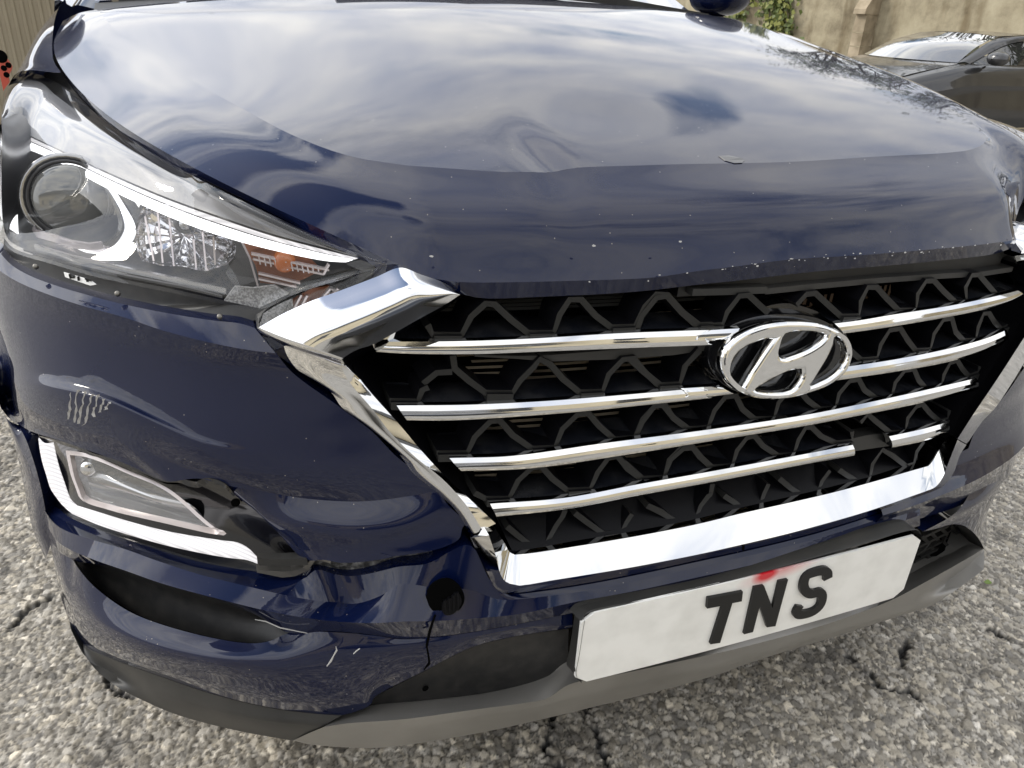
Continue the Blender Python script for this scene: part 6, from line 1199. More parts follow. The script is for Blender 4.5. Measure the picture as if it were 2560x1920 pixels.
def side_mirror(s):
    c = np.array([s * 0.915, 1.6, 1.19]) if s > 0 else np.array([-0.985, 1.72, 1.19])
    V_, F_ = ([], [])
    prof = [(0, 0.0), (0.02, 0.55), (0.06, 0.9), (0.12, 1.0), (0.15, 0.96)]
    rows = []
    for d, k in prof:
        rows.append([c + np.array([s * 0.085 * k * math.cos(a), d - 0.06, 0.062 * k * math.sin(a) * (1.0 if math.sin(a) > 0 else 0.85)]) for a in np.linspace(0, 2 * math.pi, 25)])
    m_ = loft('door_mirror', rows, 'paint', car, n=25, sub=4)
    lg = loft('mirror_arm', [[np.array([s * 0.86, 1.62, 1.12]), np.array([s * 0.92, 1.61, 1.14])], [np.array([s * 0.86, 1.68, 1.14]), np.array([s * 0.92, 1.66, 1.16])]], 'gloss', car, n=6)
for s in (-1, 1):
    side_mirror(s)
ribbon('wiper', V3([np.array([0.72, 1.4, 1.135]), np.array([0.4, 1.33, 1.16]), np.array([0.0, 1.3, 1.175]), np.array([-0.3, 1.34, 1.165])]), 0.008, 0.02, 'satin', car)
for s, y in ((-1, 1.02), (1, 1.02), (-1, 3.55), (1, 3.55)):
    rows = []
    for dx_, r in ((-0.1, 0.2), (-0.11, 0.31), (-0.09, 0.345), (0.09, 0.345), (0.11, 0.31), (0.1, 0.2)):
        rows.append([np.array([s * 0.76 + dx_, y + r * math.cos(a), 0.345 + r * math.sin(a)]) for a in np.linspace(0, 2 * math.pi, 33)])
    loft('wheel', rows, 'rubber', car, n=33, sub=3)
hr = bpy.data.objects.new('headlight', None)
COL.objects.link(hr)
hr.parent = car
cp(hr)
hr['label'] = 'far headlight, mostly out of the picture'
under(loft('cover_glass', [mirror(r) for r in lens_rows], 'lens', None, n=100, sub=6), hr)
under(loft('lamp_housing', [mirror(r) for r in back_rows], 'housing', None, n=100, sub=6), hr)
under(loft('light_strip', [mirror(d1), mirror(d2)], 'drl', None, n=60), hr)

def vor(P, s, seed):
    r = np.random.default_rng(seed)
    n = 512
    jx, jy = (r.random((n, n)), r.random((n, n)))
    cell = np.floor(P / s).astype(int)
    f1 = np.full(len(P), 9.0)
    f2 = np.full(len(P), 9.0)
    idn = np.zeros(len(P), int)
    ox = np.zeros(len(P))
    oy = np.zeros(len(P))
    q = P / s
    for a in (-1, 0, 1):
        for b in (-1, 0, 1):
            cx, cy = (cell[:, 0] + a, cell[:, 1] + b)
            ii, jj = (cx % n, cy % n)
            dx_, dy_ = (q[:, 0] - (cx + 0.1 + 0.8 * jx[ii, jj]), q[:, 1] - (cy + 0.1 + 0.8 * jy[ii, jj]))
            d = np.hypot(dx_, dy_)
            c = d < f1
            f2 = np.where(c, f1, np.minimum(f2, d))
            idn = np.where(c, ii * n + jj, idn)
            ox = np.where(c, dx_, ox)
            oy = np.where(c, dy_, oy)
            f1 = np.where(c, d, f1)
    return (f1, f2, idn, ox, oy)

def fbm(P, s, seed):
    r = np.random.default_rng(seed)
    out = np.zeros(len(P))
    amp = 1.0
    for o in range(4):
        n = 256
        gq = r.random((n, n))
        q = P / s * 2 ** o
        i = np.floor(q).astype(int)
        f = q - i
        f = f * f * (3 - 2 * f)
        a = gq[i[:, 0] % n, i[:, 1] % n]
        b = gq[(i[:, 0] + 1) % n, i[:, 1] % n]
        c = gq[i[:, 0] % n, (i[:, 1] + 1) % n]
        d = gq[(i[:, 0] + 1) % n, (i[:, 1] + 1) % n]
        out += amp * ((a * (1 - f[:, 0]) + b * f[:, 0]) * (1 - f[:, 1]) + (c * (1 - f[:, 0]) + d * f[:, 0]) * f[:, 1])
        amp *= 0.5
    return out / 1.875
CRACKS = [[(0.4799, 0.221, 0.0), (0.473, 0.1886, 0.0), (0.4835, 0.1612, 0.0), (0.4819, 0.136, 0.0), (0.5191, 0.1101, 0.0), (0.5303, 0.0818, 0.0)], [(-0.1447, 0.2752, 0.0), (-0.1659, 0.234, 0.0), (-0.1862, 0.2102, 0.0), (-0.1855, 0.1805, 0.0), (-0.1622, 0.1658, -0.0)], [(-0.0625, 0.2732, 0.0), (-0.0919, 0.2577, 0.0), (-0.0808, 0.2214, 0.0), (-0.0947, 0.1795, 0.0), (-0.0958, 0.1435, 0.0)], [(-0.9021, 0.6285, 0.0), (-0.8739, 0.5708, 0.0), (-0.8365, 0.5331, 0.0)], [(0.6257, 0.2099, 0.0), (0.5832, 0.1824, 0.0), (0.5497, 0.1539, 0.0)], [(0.8447, 0.1179, 0.0), (0.836, 0.1579, 0.0), (0.82, 0.1795, 0.0)], [(-1.0738, 0.7898, 0.0), (-1.0397, 0.8529, 0.0), (-1.0088, 0.8654, 0.0)]]
STEP = 0.003
gx = np.arange(-1.75, 1.95, STEP)
gy = np.arange(-0.45, 2.15, STEP)
X, Y = np.meshgrid(gx, gy)
PP = np.stack([X.ravel(), Y.ravel()], 1)
wob = np.stack([fbm(PP, 0.013, 5) - 0.5, fbm(PP, 0.013, 6) - 0.5], 1) * 0.007
f1, f2, i1, ox, oy = vor(PP + wob, 0.015, 11)
g1, g2, j1, px_, py_ = vor(PP + wob * 0.8, 0.0078, 12)
r1 = np.random.default_rng(21).random((512 * 512, 6))
r2 = np.random.default_rng(22).random((512 * 512, 6))
big = r1[i1, 0] < 0.42
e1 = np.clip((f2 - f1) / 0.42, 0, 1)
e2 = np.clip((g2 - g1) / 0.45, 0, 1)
d1_ = (1 - (1 - e1) ** 3.2) * (0.0022 + 0.0032 * r1[i1, 1]) + e1 * ((r1[i1, 2] - 0.5) * ox + (r1[i1, 3] - 0.5) * oy) * 0.009
d2_ = (1 - (1 - e2) ** 3.2) * (0.001 + 0.0026 * r2[j1, 1]) + e2 * ((r2[j1, 2] - 0.5) * px_ + (r2[j1, 3] - 0.5) * py_) * 0.006
h = np.where(big, np.maximum(d1_, d2_ * 0.6), d2_)
fine = fbm(PP, 0.004, 9) - 0.5
h = h + fine * 0.0016 + (fbm(PP, 0.3, 3) - 0.5) * 0.012
stone_big = big & (d1_ > d2_ * 0.6)
tone = np.where(stone_big, r1[i1, 4], r2[j1, 4])
hue = np.where(stone_big, r1[i1, 5], r2[j1, 5])
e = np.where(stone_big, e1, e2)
base = 0.16 + 0.4 * tone ** 1.1 + 0.16 * (tone > 0.95)
base = base * (0.85 + 0.3 * fbm(PP, 0.006, 14))
colr = np.stack([base * (1.03 + 0.05 * hue), base * 1.0, base * (0.95 - 0.1 * hue)], 1)
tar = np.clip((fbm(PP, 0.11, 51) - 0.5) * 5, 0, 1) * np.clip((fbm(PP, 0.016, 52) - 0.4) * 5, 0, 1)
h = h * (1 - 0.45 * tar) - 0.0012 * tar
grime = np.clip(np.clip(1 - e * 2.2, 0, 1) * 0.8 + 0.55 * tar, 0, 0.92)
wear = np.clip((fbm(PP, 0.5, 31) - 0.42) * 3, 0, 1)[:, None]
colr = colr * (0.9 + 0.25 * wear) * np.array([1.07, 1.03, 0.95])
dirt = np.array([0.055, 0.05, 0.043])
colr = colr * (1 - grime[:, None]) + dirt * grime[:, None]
for pth in CRACKS:
    q = spl(V3(pth), 60)[:, :2]
    q = q + np.random.default_rng(len(q)).normal(0, 0.004, q.shape)
    for a, b in zip(q[:-1], q[1:]):
        mnx, mxx, mny, mxy = (min(a[0], b[0]) - 0.03, max(a[0], b[0]) + 0.03, min(a[1], b[1]) - 0.03, max(a[1], b[1]) + 0.03)
        k = np.where((PP[:, 0] > mnx) & (PP[:, 0] < mxx) & (PP[:, 1] > mny) & (PP[:, 1] < mxy))[0]
        ab = b - a
        tt_ = np.clip((PP[k] - a) @ ab / (ab @ ab + 1e-09), 0, 1)
        d = np.linalg.norm(PP[k] + wob[k] * 1.5 - (a + tt_[:, None] * ab), axis=1)
        w = np.clip(1.2 - d / 0.0045, 0, 1) * np.clip(fbm(PP[k], 0.03, 77) * 3 - 0.6, 0, 1)
        h[k] -= w * 0.003
        colr[k] = colr[k] * (1 - 0.8 * w[:, None]) + np.array([0.02, 0.02, 0.02]) * 0.8 * w[:, None]
nyg, nxg = X.shape
me = bpy.data.meshes.new('gravel_surface')
nv = nyg * nxg
me.vertices.add(nv)
me.vertices.foreach_set('co', np.stack([PP[:, 0], PP[:, 1], h], 1).ravel().astype(np.float32))
idx = np.arange(nv).reshape(nyg, nxg)
quads = np.stack([idx[:-1, :-1], idx[:-1, 1:], idx[1:, 1:], idx[1:, :-1]], -1).reshape(-1, 4)
me.loops.add(quads.size)
me.loops.foreach_set('vertex_index', quads.ravel().astype(np.int32))
me.polygons.add(len(quads))
me.polygons.foreach_set('loop_start', np.arange(0, quads.size, 4, dtype=np.int32))
me.polygons.foreach_set('use_smooth', np.ones(len(quads), bool))
me.update(calc_edges=True)
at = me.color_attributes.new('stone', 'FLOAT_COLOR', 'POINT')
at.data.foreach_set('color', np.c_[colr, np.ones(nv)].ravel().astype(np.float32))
M['gravel'] = mat('worn_chippings', (0.3, 0.29, 0.27), 0.62, spec=0.4)
t, b = nodes(M['gravel'])
va = N(t, 'ShaderNodeVertexColor', layer_name='stone')
tcn = N(t, 'ShaderNodeTexCoord')
nn = N(t, 'ShaderNodeTexNoise')
nn.inputs['Scale'].default_value = 420
nn.inputs['Detail'].default_value = 4
t.links.new(tcn.outputs['Object'], nn.inputs['Vector'])
rp = N(t, 'ShaderNodeMapRange')
rp.inputs['To Min'].default_value = 0.62
rp.inputs['To Max'].default_value = 1.3
t.links.new(nn.outputs[0], rp.inputs[0])
vm = N(t, 'ShaderNodeVectorMath', operation='SCALE')
t.links.new(va.outputs[0], vm.inputs[0])
t.links.new(rp.outputs[0], vm.inputs['Scale'])
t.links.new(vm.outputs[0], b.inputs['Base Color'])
bn = N(t, 'ShaderNodeBump')
bn.inputs['Strength'].default_value = 0.6
bn.inputs['Distance'].default_value = 0.0012
t.links.new(nn.outputs[0], bn.inputs['Height'])
t.links.new(bn.outputs[0], b.inputs['Normal'])
o = bpy.data.objects.new('gravel_surface', me)
COL.objects.link(o)
me.materials.append(M['gravel'])
o['kind'] = 'stuff'
o['label'] = 'worn grey stone chippings of the yard around the car'
M['yard'] = mat('yard_ground', (0.26, 0.25, 0.23), 0.8)
t, b = nodes(M['yard'])
tcn = N(t, 'ShaderNodeTexCoord')
v_ = N(t, 'ShaderNodeTexVoronoi')
v_.inputs['Scale'].default_value = 60
t.links.new(tcn.outputs['Object'], v_.inputs['Vector'])
hs = N(t, 'ShaderNodeSeparateColor')
t.links.new(v_.outputs['Color'], hs.inputs[0])
r_ = N(t, 'ShaderNodeValToRGB')
r_.color_ramp.elements[0].color = (0.2, 0.19, 0.175, 1)
r_.color_ramp.elements[1].color = (0.36, 0.345, 0.315, 1)
t.links.new(hs.outputs[0], r_.inputs[0])
t.links.new(r_.outputs[0], b.inputs['Base Color'])
bn = N(t, 'ShaderNodeBump')
bn.inputs['Strength'].default_value = 0.8
bn.inputs['Distance'].default_value = 0.006
bn.invert = True
t.links.new(v_.outputs['Distance'], bn.inputs['Height'])
t.links.new(bn.outputs[0], b.inputs['Normal'])
GX = np.r_[-120, -60, np.linspace(-20, 20, 41), 60, 120]
GY = np.r_[-120, -60, np.linspace(-20, 30, 51), 60, 120]

def gz(x, y):
    s = np.clip((np.hypot(np.maximum(x, 0), np.maximum(y, 0)) - 4) / 4, 0, 1)
    return -0.022 - 0.18 * s * s * (3 - 2 * s)
gv = [(x, y, float(gz(x, y))) for y in GY for x in GX]
k = len(GX)
gf = [(j * k + i, j * k + i + 1, (j + 1) * k + i + 1, (j + 1) * k + i) for j in range(len(GY) - 1) for i in range(k - 1)]
_mobj('ground', gv, gf, 'yard', None, True, kind='structure')
lp = [(0.9317, 0.2916, 0.012), (0.9444, 0.2928, 0.012), (0.948, 0.2839, 0.012), (0.9379, 0.2788, 0.012), (0.9313, 0.2841, 0.012)]
leaf = _pp('leaf', [np.array(p) + np.array([0, 0, 0.003 * (i % 2)]) for i, p in enumerate(lp)], 'white', None, back=(0, 0, -0.001))
M['leaf'] = mat('leaf_green', (0.14, 0.22, 0.03), 0.5)
leaf.data.materials[0] = M['leaf']
leaf['label'] = 'tiny green leaf lying on the grey chippings right of the bumper'
leaf['category'] = 'leaf'
wall = thing('boundary_wall', 'tall weathered rendered wall behind the parked grey saloon', 'wall', (10.6, 11, -0.2))
A_, B_ = (np.array([10.6 - 0.2333 * 14, 25.0]), np.array([10.6 + 0.2333 * 20, -9.0]))
wd = (B_ - A_) / np.linalg.norm(B_ - A_)
wn = np.array([-abs(wd[1]), -abs(wd[0])])
wn /= np.linalg.norm(wn)
M['render'] = mat('old_render', (0.42, 0.36, 0.25), 0.9)
t, b = nodes(M['render'])
tcn = N(t, 'ShaderNodeTexCoord')
n1 = N(t, 'ShaderNodeTexNoise')
n1.inputs['Scale'].default_value = 1.6
n1.inputs['Detail'].default_value = 10
n1.inputs['Roughness'].default_value = 0.68
t.links.new(tcn.outputs['Object'], n1.inputs['Vector'])
r_ = N(t, 'ShaderNodeValToRGB')
e_ = r_.color_ramp.elements
e_[0].position = 0.3
e_[0].color = (0.17, 0.14, 0.09, 1)
e_[1].position = 0.72
e_[1].color = (0.45, 0.4, 0.28, 1)
x_ = r_.color_ramp.elements.new(0.5)
x_.color = (0.33, 0.285, 0.19, 1)
t.links.new(n1.outputs[0], r_.inputs[0])
mp_ = N(t, 'ShaderNodeMapping')
mp_.inputs['Scale'].default_value = (1.2, 1.2, 0.12)
t.links.new(tcn.outputs['Object'], mp_.inputs[0])
n2 = N(t, 'ShaderNodeTexNoise')
n2.inputs['Scale'].default_value = 3.2
n2.inputs['Detail'].default_value = 8
t.links.new(mp_.outputs[0], n2.inputs['Vector'])
r2_ = N(t, 'ShaderNodeValToRGB')
r2_.color_ramp.elements[0].position = 0.3
r2_.color_ramp.elements[0].color = (0.42, 0.36, 0.28, 1)
r2_.color_ramp.elements[1].position = 0.5
r2_.color_ramp.elements[1].color = (1, 1, 1, 1)
t.links.new(n2.outputs[0], r2_.inputs[0])
mx = N(t, 'ShaderNodeMix', data_type='RGBA', blend_type='MULTIPLY')
mx.inputs[0].default_value = 0.8
t.links.new(r_.outputs[0], mx.inputs[6])
t.links.new(r2_.outputs[0], mx.inputs[7])
t.links.new(mx.outputs[2], b.inputs['Base Color'])
bn = N(t, 'ShaderNodeBump')
bn.inputs['Strength'].default_value = 0.5
bn.inputs['Distance'].default_value = 0.03
t.links.new(n1.outputs[0], bn.inputs['Height'])
t.links.new(bn.outputs[0], b.inputs['Normal'])
M['stone'] = mat('buttress_stone', (0.36, 0.29, 0.2), 0.9)
noise_mix(M['stone'], (0.2, 0.16, 0.1), (0.46, 0.38, 0.27), 3.5, 0.3, 0.7, 8, bump=0.5, dist=0.02)

def wpt(s, out, z):
    p = A_ + wd * s + wn * out
    return (p[0], p[1], z)

def kid(o, par):
    o.parent = par
    o.matrix_parent_inverse = par.matrix_world.inverted() if False else Matrix.Translation(-par.location)
    return o
L_w = float(np.linalg.norm(B_ - A_))
ns = 120
nz = 24
wv = []
wf = []
rw = np.random.default_rng(7)
for j in range(nz + 1):
    for i in range(ns + 1):
        wv.append(wpt(L_w * i / ns, 0.035 * math.sin(i * 1.7 + j) * rw.random() + 0.03 * rw.random(), -0.5 + 3.1 * j / nz))
for j in range(nz):
    for i in range(ns):
        a = j * (ns + 1) + i
        wf.append((a, a + 1, a + ns + 2, a + ns + 1))
o_ = len(wv)
wv += [wpt(0, -0.4, 2.6), wpt(L_w, -0.4, 2.6)]
wf.append((nz * (ns + 1), nz * (ns + 1) + ns, o_ + 1, o_))
kid(_mobj('wall_face', wv, wf, 'render', None), wall)

def s_at(dirx, diry):
    M2 = np.array([[dirx, -wd[0]], [diry, -wd[1]]])
    tq, sq = np.linalg.solve(M2, A_ - np.array([-0.6066, -0.5973]))
    return (sq, tq)
sb, tb = s_at(0.6895, 0.724)
zb_ = lambda v: v

def blockw(name, s0, s1, o0, o1, z0, z1, m, slope=0):
    V_ = [wpt(s0, o0, z0), wpt(s1, o0, z0), wpt(s1, o1, z0), wpt(s0, o1, z0), wpt(s0, o0, z1 + slope), wpt(s1, o0, z1 + slope), wpt(s1, o1, z1), wpt(s0, o1, z1)]
    F_ = [(0, 1, 2, 3), (4, 7, 6, 5), (0, 4, 5, 1), (1, 5, 6, 2), (2, 6, 7, 3), (3, 7, 4, 0)]
    return kid(_mobj(name, V_, F_, m, None, False), wall)
hh = 1.1365 + 0.016 * tb
blockw('buttress', sb - 0.12, sb + 0.09, 0, 0.34, -0.4, hh - 0.1, 'stone')
blockw('buttress_cap', sb - 0.13, sb + 0.1, 0, 0.42, hh - 0.1, hh - 0.02, 'stone', 0.55)
for k in range(6):
    blockw('buttress_course', sb - 0.124, sb + 0.094, 0.0, 0.345, -0.1 + k * 0.22, -0.085 + k * 0.22, 'render')
M['ivy'] = mat('ivy_leaf', (0.075, 0.1, 0.018), 0.5)
M['ivy2'] = mat('ivy_leaf_pale', (0.17, 0.18, 0.035), 0.5)
M['ivystem'] = mat('ivy_stem', (0.08, 0.06, 0.04), 0.9)

def ivy(label, s0, z0, w, hgt, n, seed):
    r = np.random.default_rng(seed)
    p0 = wpt(s0, 0.05, z0 - hgt / 2)
    root = thing('ivy_clump', label, 'ivy', p0, 'ivy hanging on the rendered wall')
    for mname, nn_, out in (('ivy', n, 0.02), ('ivy2', n // 2, 0.07)):
        V_, F_ = ([], [])
        for k in range(nn_):
            tz = r.random()
            wz = w * (0.35 + 0.65 * math.sin(tz * 2.6 + 0.4))
            s = s0 + wz * r.normal(0, 0.45) + 0.25 * math.sin(tz * 5 + seed)
            z = z0 - hgt * tz + r.normal(0, 0.05)
            u_ = out + 0.18 * r.random()
            c = np.array(wpt(s, u_, z))
            sz = r.uniform(0.035, 0.075)
            a = r.random() * 6.3
            tx = np.array([wd[0] * math.cos(a), wd[1] * math.cos(a), math.sin(a)])
            ty = np.array([-wd[0] * math.sin(a), -wd[1] * math.sin(a), math.cos(a)]) + np.array([wn[0], wn[1], 0.2]) * r.normal(0, 0.5)
            b0 = len(V_)
            V_ += [c - tx * sz * 0.15, c + tx * sz * 0.8 + ty * sz * 0.5, c + ty * sz * 1.6, c - tx * sz * 0.8 + ty * sz * 0.5]
            F_.append((b0, b0 + 1, b0 + 2, b0 + 3))
        kid(_mobj('leaves', V_, F_, mname, None, False, kind='stuff'), root)
    for k in range(4):
        q = [np.array(wpt(s0 + w * 0.5 * (k / 3 - 0.5) + 0.05 * math.sin(i * 2 + k), 0.03, z0 - hgt * i / 6)) for i in range(7)]
        kid(_rib('stem', q, 0.012, 0.02, 'ivystem', None), root)
si, ti = s_at(0.615, 0.7885)
ivy('yellow-green ivy hanging in two strands down the wall left of the buttress', si, 3.0, 0.55, 2.6, 900, 3)
si2, ti2 = s_at(0.575, 0.818)
ivy('thin strand of ivy on the wall beside the door mirror', si2, 2.8, 0.3, 2.4, 420, 5)
M['grey'] = mat('grey_paint', (0.022, 0.022, 0.024), 0.4, 0.3, 1.0, 0.03)
sed = thing('parked_saloon', 'dark grey saloon parked in front of the rendered wall at top right', 'car', (6.4, 7.32, -0.2), None, math.radians(4))

def sk(name, rows, m, n=40, sub=5, crease=(), **k):
    v, f = loft_geo([[np.array(p, float) for p in r] for r in rows], n, sub, crease)
    o = _mobj(name, v, f, m, None, True, **k)
    o.parent = sed
    return o
st = [(0, 0.55, 0.72, 0.35), (0.15, 0.7, 0.8, 0.3), (0.6, 0.82, 0.86, 0.28), (1.0, 0.9, 0.9, 0.27), (1.35, 0.955, 0.91, 0.26), (2.2, 0.96, 0.92, 0.25), (3.2, 0.97, 0.92, 0.25), (4.2, 0.98, 0.89, 0.28), (4.55, 0.9, 0.78, 0.35), (4.6, 0.6, 0.7, 0.4)]
for s in (-1, 1):
    ridge = [(x, s * w * 0.8, z + 0.02) for x, z, w, lo in st]
    sh = [(x, s * w * 0.93, z - 0.02) for x, z, w, lo in st]
    md = [(x, s * w, z * 0.78) for x, z, w, lo in st]
    md2 = [(x, s * w * 0.985, z * 0.72) for x, z, w, lo in st]
    lw = [(x, s * w * 0.97, lo + 0.12) for x, z, w, lo in st]
    bt = [(x, s * w * 0.88, lo) for x, z, w, lo in st]
    sk('body_side', [ridge, sh, md, md2, lw, bt], 'grey', 60, 6, (2,))
hd = [(0, 0.57), (0.15, 0.72), (0.6, 0.85), (1.0, 0.925), (1.3, 0.975)]
sk('bonnet', [[(x, y * (0.8 * np.interp(x, [q[0] for q in st], [q[2] for q in st])), z + 0.03 * (1 - y * y)) for x, z in hd] for y in np.linspace(-1, 1, 9)], 'grey', 30, 3)
sk('boot_lid', [[(x, y * 0.72, z + 0.02 * (1 - y * y)) for x, z in [(3.9, 1.03), (4.3, 1.01), (4.55, 0.93)]] for y in np.linspace(-1, 1, 7)], 'grey', 20, 3)
wb = [(1.12 + 0.2 * (y * y), y * 0.7, 0.985) for y in np.linspace(-1, 1, 9)]
wt = [(1.95 + 0.14 * (y * y), y * 0.56, 1.28 + 0.02 * (1 - y * y)) for y in np.linspace(-1, 1, 9)]
sk('windscreen', [wb, [(a[0] * 0.5 + b[0] * 0.5 - 0.03, a[1] * 0.5 + b[1] * 0.5, a[2] * 0.5 + b[2] * 0.5 + 0.03) for a, b in zip(wb, wt)], wt], 'screen2', 30, 6)
sk('roof', [[(2.0 + 0.1 * y * y, y * 0.57, 1.285 + 0.02 * (1 - y * y)) for y in np.linspace(-1, 1, 9)], [(2.8, y * 0.58, 1.31 + 0.02 * (1 - y * y)) for y in np.linspace(-1, 1, 9)], [(3.5, y * 0.55, 1.24 + 0.02 * (1 - y * y)) for y in np.linspace(-1, 1, 9)]], 'grey', 30, 6)
sk('rear_screen', [[(3.5, y * 0.55, 1.24 + 0.02 * (1 - y * y)) for y in np.linspace(-1, 1, 9)], [(4.0, y * 0.66, 1.04) for y in np.linspace(-1, 1, 9)]], 'screen', 30, 4)
for s in (-1, 1):
    pin = [(1.32, s * 0.7, 0.985), (1.6, s * 0.655, 1.1), (1.9, s * 0.605, 1.22), (2.2, s * 0.575, 1.28), (2.8, s * 0.58, 1.305), (3.4, s * 0.56, 1.25)]
    pou = [(1.46, s * 0.755, 0.975), (1.78, s * 0.72, 1.09), (2.08, s * 0.685, 1.185), (2.4, s * 0.65, 1.235), (2.8, s * 0.64, 1.25), (3.4, s * 0.61, 1.19)]
    sk('pillar', [pin, [(0.5 * (a[0] + b[0]), 0.5 * (a[1] + b[1]) + s * 0.012, 0.5 * (a[2] + b[2]) + 0.018) for a, b in zip(pin, pou)], pou], 'grey', 50, 5)
    bel = [(1.46, s * 0.77, 0.975), (1.7, s * 0.8, 0.975), (2.0, s * 0.81, 0.975), (2.3, s * 0.81, 0.98), (2.8, s * 0.81, 0.985), (3.6, s * 0.74, 1.0)]
    po2 = [(p[0], p[1], p[2] - 0.012) for p in pou]
    sk('side_window', [po2, bel], 'screen', 50, 4)
    sk('window_trim', [bel, [(p[0], p[1] + s * 0.012, p[2] - 0.03) for p in bel]], 'gloss', 50, 3)
    for x in (0.85, 3.65):
        rows = [[np.array([x + r * math.cos(a), s * 0.8 + s * d, 0.31 + r * math.sin(a)]) for a in np.linspace(0, 2 * math.pi, 33)] for d, r in ((-0.1, 0.18), (-0.1, 0.3), (-0.08, 0.32), (0.08, 0.32), (0.1, 0.3), (0.1, 0.2))]
        sk('wheel', rows, 'rubber', 33, 3)
        sk('wheel_rim', [[np.array([x + r * math.cos(a), s * 0.8 + s * d, 0.31 + r * math.sin(a)]) for a in np.linspace(0, 2 * math.pi, 33)] for d, r in ((0.09, 0.2), (0.07, 0.1), (0.08, 0.01))], 'silver', 33, 3)
    if s > 0:
        continue
    c = np.array([1.6, s * 0.98, 1.05])
    rows = []
    for d, kx in ((-0.1, 0.05), (-0.08, 0.6), (-0.03, 0.95), (0.05, 1.0), (0.08, 0.9)):
        rows.append([c + np.array([d, s * 0.115 * kx * math.cos(a), 0.075 * kx * math.sin(a)]) for a in np.linspace(0, 2 * math.pi, 21)])
    sk('door_mirror', rows, 'grey', 21, 4)
    sk('mirror_arm', [[(1.58, s * 0.8, 0.94), (1.6, s * 0.92, 0.985)], [(1.66, s * 0.8, 0.95), (1.66, s * 0.92, 1.0)]], 'gloss', 8, 3)
M['seat'] = mat('dark_cabin', (0.03, 0.03, 0.03), 0.8)
sk('cabin', [[(1.4, -0.65, 0.95), (1.4, 0.65, 0.95)], [(2.0, -0.7, 0.9), (2.0, 0.7, 0.9)], [(3.8, -0.65, 0.95), (3.8, 0.65, 0.95)]], 'seat', 8, 3)
for s in (-1, 1):
    sk('seat', [[(2.45, s * 0.38 - 0.22, 0.9), (2.45, s * 0.38 + 0.22, 0.9)], [(2.6, s * 0.38 - 0.2, 1.15), (2.6, s * 0.38 + 0.2, 1.15)], [(2.65, s * 0.38 - 0.12, 1.28), (2.65, s * 0.38 + 0.12, 1.28)]], 'seat', 8, 4)
M['sticker'] = mat('screen_sticker', (0.7, 0.85, 0.82), 0.5)
so = _mobj('screen_sticker', [(1.88, -0.5, 1.252), (1.88, -0.42, 1.258), (1.91, -0.42, 1.272), (1.91, -0.5, 1.268)], [(0, 1, 2, 3)], 'sticker', None, False)
so.parent = sed
M['sheet'] = mat('corrugated_sheet', (0.3, 0.255, 0.175), 0.55, 0.1)
noise_mix(M['sheet'], (0.26, 0.22, 0.15), (0.36, 0.31, 0.22), 1.2, 0.35, 0.7, 8)
shed = thing('corrugated_shed', 'khaki corrugated metal shed behind the car, top left', 'shed', (-3, 8.3, 0))
cvv, cff = ([], [])
k = 0
prof = [(0, 0), (0.03, 0), (0.04, 0.012), (0.062, 0.012), (0.072, 0)]
x = -9.0
xs = []
while x < 0.6:
    for a, d in prof[:-1]:
        xs.append((x + a, d))
    x += 0.072
for a, d in xs:
    cvv += [(a, 8.3 - d, -0.1), (a, 8.3 - d, 1.95)]
for i in range(len(xs) - 1):
    cff.append((2 * i, 2 * i + 2, 2 * i + 3, 2 * i + 1))
kid(_mobj('wall_sheet', cvv, cff, 'sheet', None, False), shed)
bv, bf = box_geo((-9, 8.35, -0.1), (0.6, 12, 1.9))
kid(_mobj('shed_body', bv, bf, 'sheet', None, False), shed)
bv, bf = box_geo((-9.2, 8.2, 1.95), (0.8, 12.2, 2.05))
kid(_mobj('roof', bv, bf, 'stone', None, False), shed)
top_z = [(-1.7472, 8.27, 0.9921)][0][2]
bv, bf = box_geo((-1.75, 8.25, top_z - 0.01), (0.55, 8.287, top_z + 0.1))
kid(_mobj('lintel', bv, bf, 'seat', None, False), shed)
M['red'] = mat('red_plastic', (0.45, 0.07, 0.04), 0.5)
rb = thing('red_barrier', 'red plastic barrier with dark holes at the left edge in front of the shed', 'barrier', (-2.0, 5.8, 0))
pf_ = [(-1.8513, 5.8, 0.7326), (-1.8181, 5.8, 0.7136), (-1.8001, 5.8, 0.6808), (-1.7785, 5.8, 0.6344), (-1.7725, 5.8, 0.6176), (-1.7806, 5.8, 0.5938), (-1.8068, 5.8, 0.5593), (-1.8345, 5.8, 0.518), (-1.9186, 5.8, 0.4207)]
pf_ = [np.array(p) for p in pf_]
pf_ = pf_[:7] + [np.array([pf_[6][0] - 0.03, 5.8, 0.0]), np.array([pf_[0][0], 5.8, 0.0])]
kid(_pp('panel', pf_, 'red', None, back=(0, 0.04, 0)), rb)
for q in [(-1.7869, 5.797, 0.6277), (-1.8181, 5.797, 0.6082), (-1.8112, 5.797, 0.5663)]:
    kid(disc('hole', q, 0.018, 'hole', None, depth=0.001), rb)
kid(disc('hole', [(-1.8215, 5.797, 0.6805)][0], 0.04, 'hole', None, depth=0.001), rb)
M['cream'] = mat('cream_render', (0.62, 0.54, 0.38), 0.85)
noise_mix(M['cream'], (0.54, 0.47, 0.33), (0.68, 0.6, 0.44), 0.8, 0.35, 0.7, 8)
hb_ = thing('rendered_building', 'cream rendered building across the yard behind the photographer', 'building', (2, -11, 0))
bv, bf = box_geo((-12, -16, -0.3), (16, -11, 4.2))
kid(_mobj('wall', bv, bf, 'cream', None, False), hb_)
rv = [(-12.4, -16.2, 4.2), (16.4, -16.2, 4.2), (16.4, -10.6, 4.2), (-12.4, -10.6, 4.2), (-12.4, -13.4, 6), (16.4, -13.4, 6)]
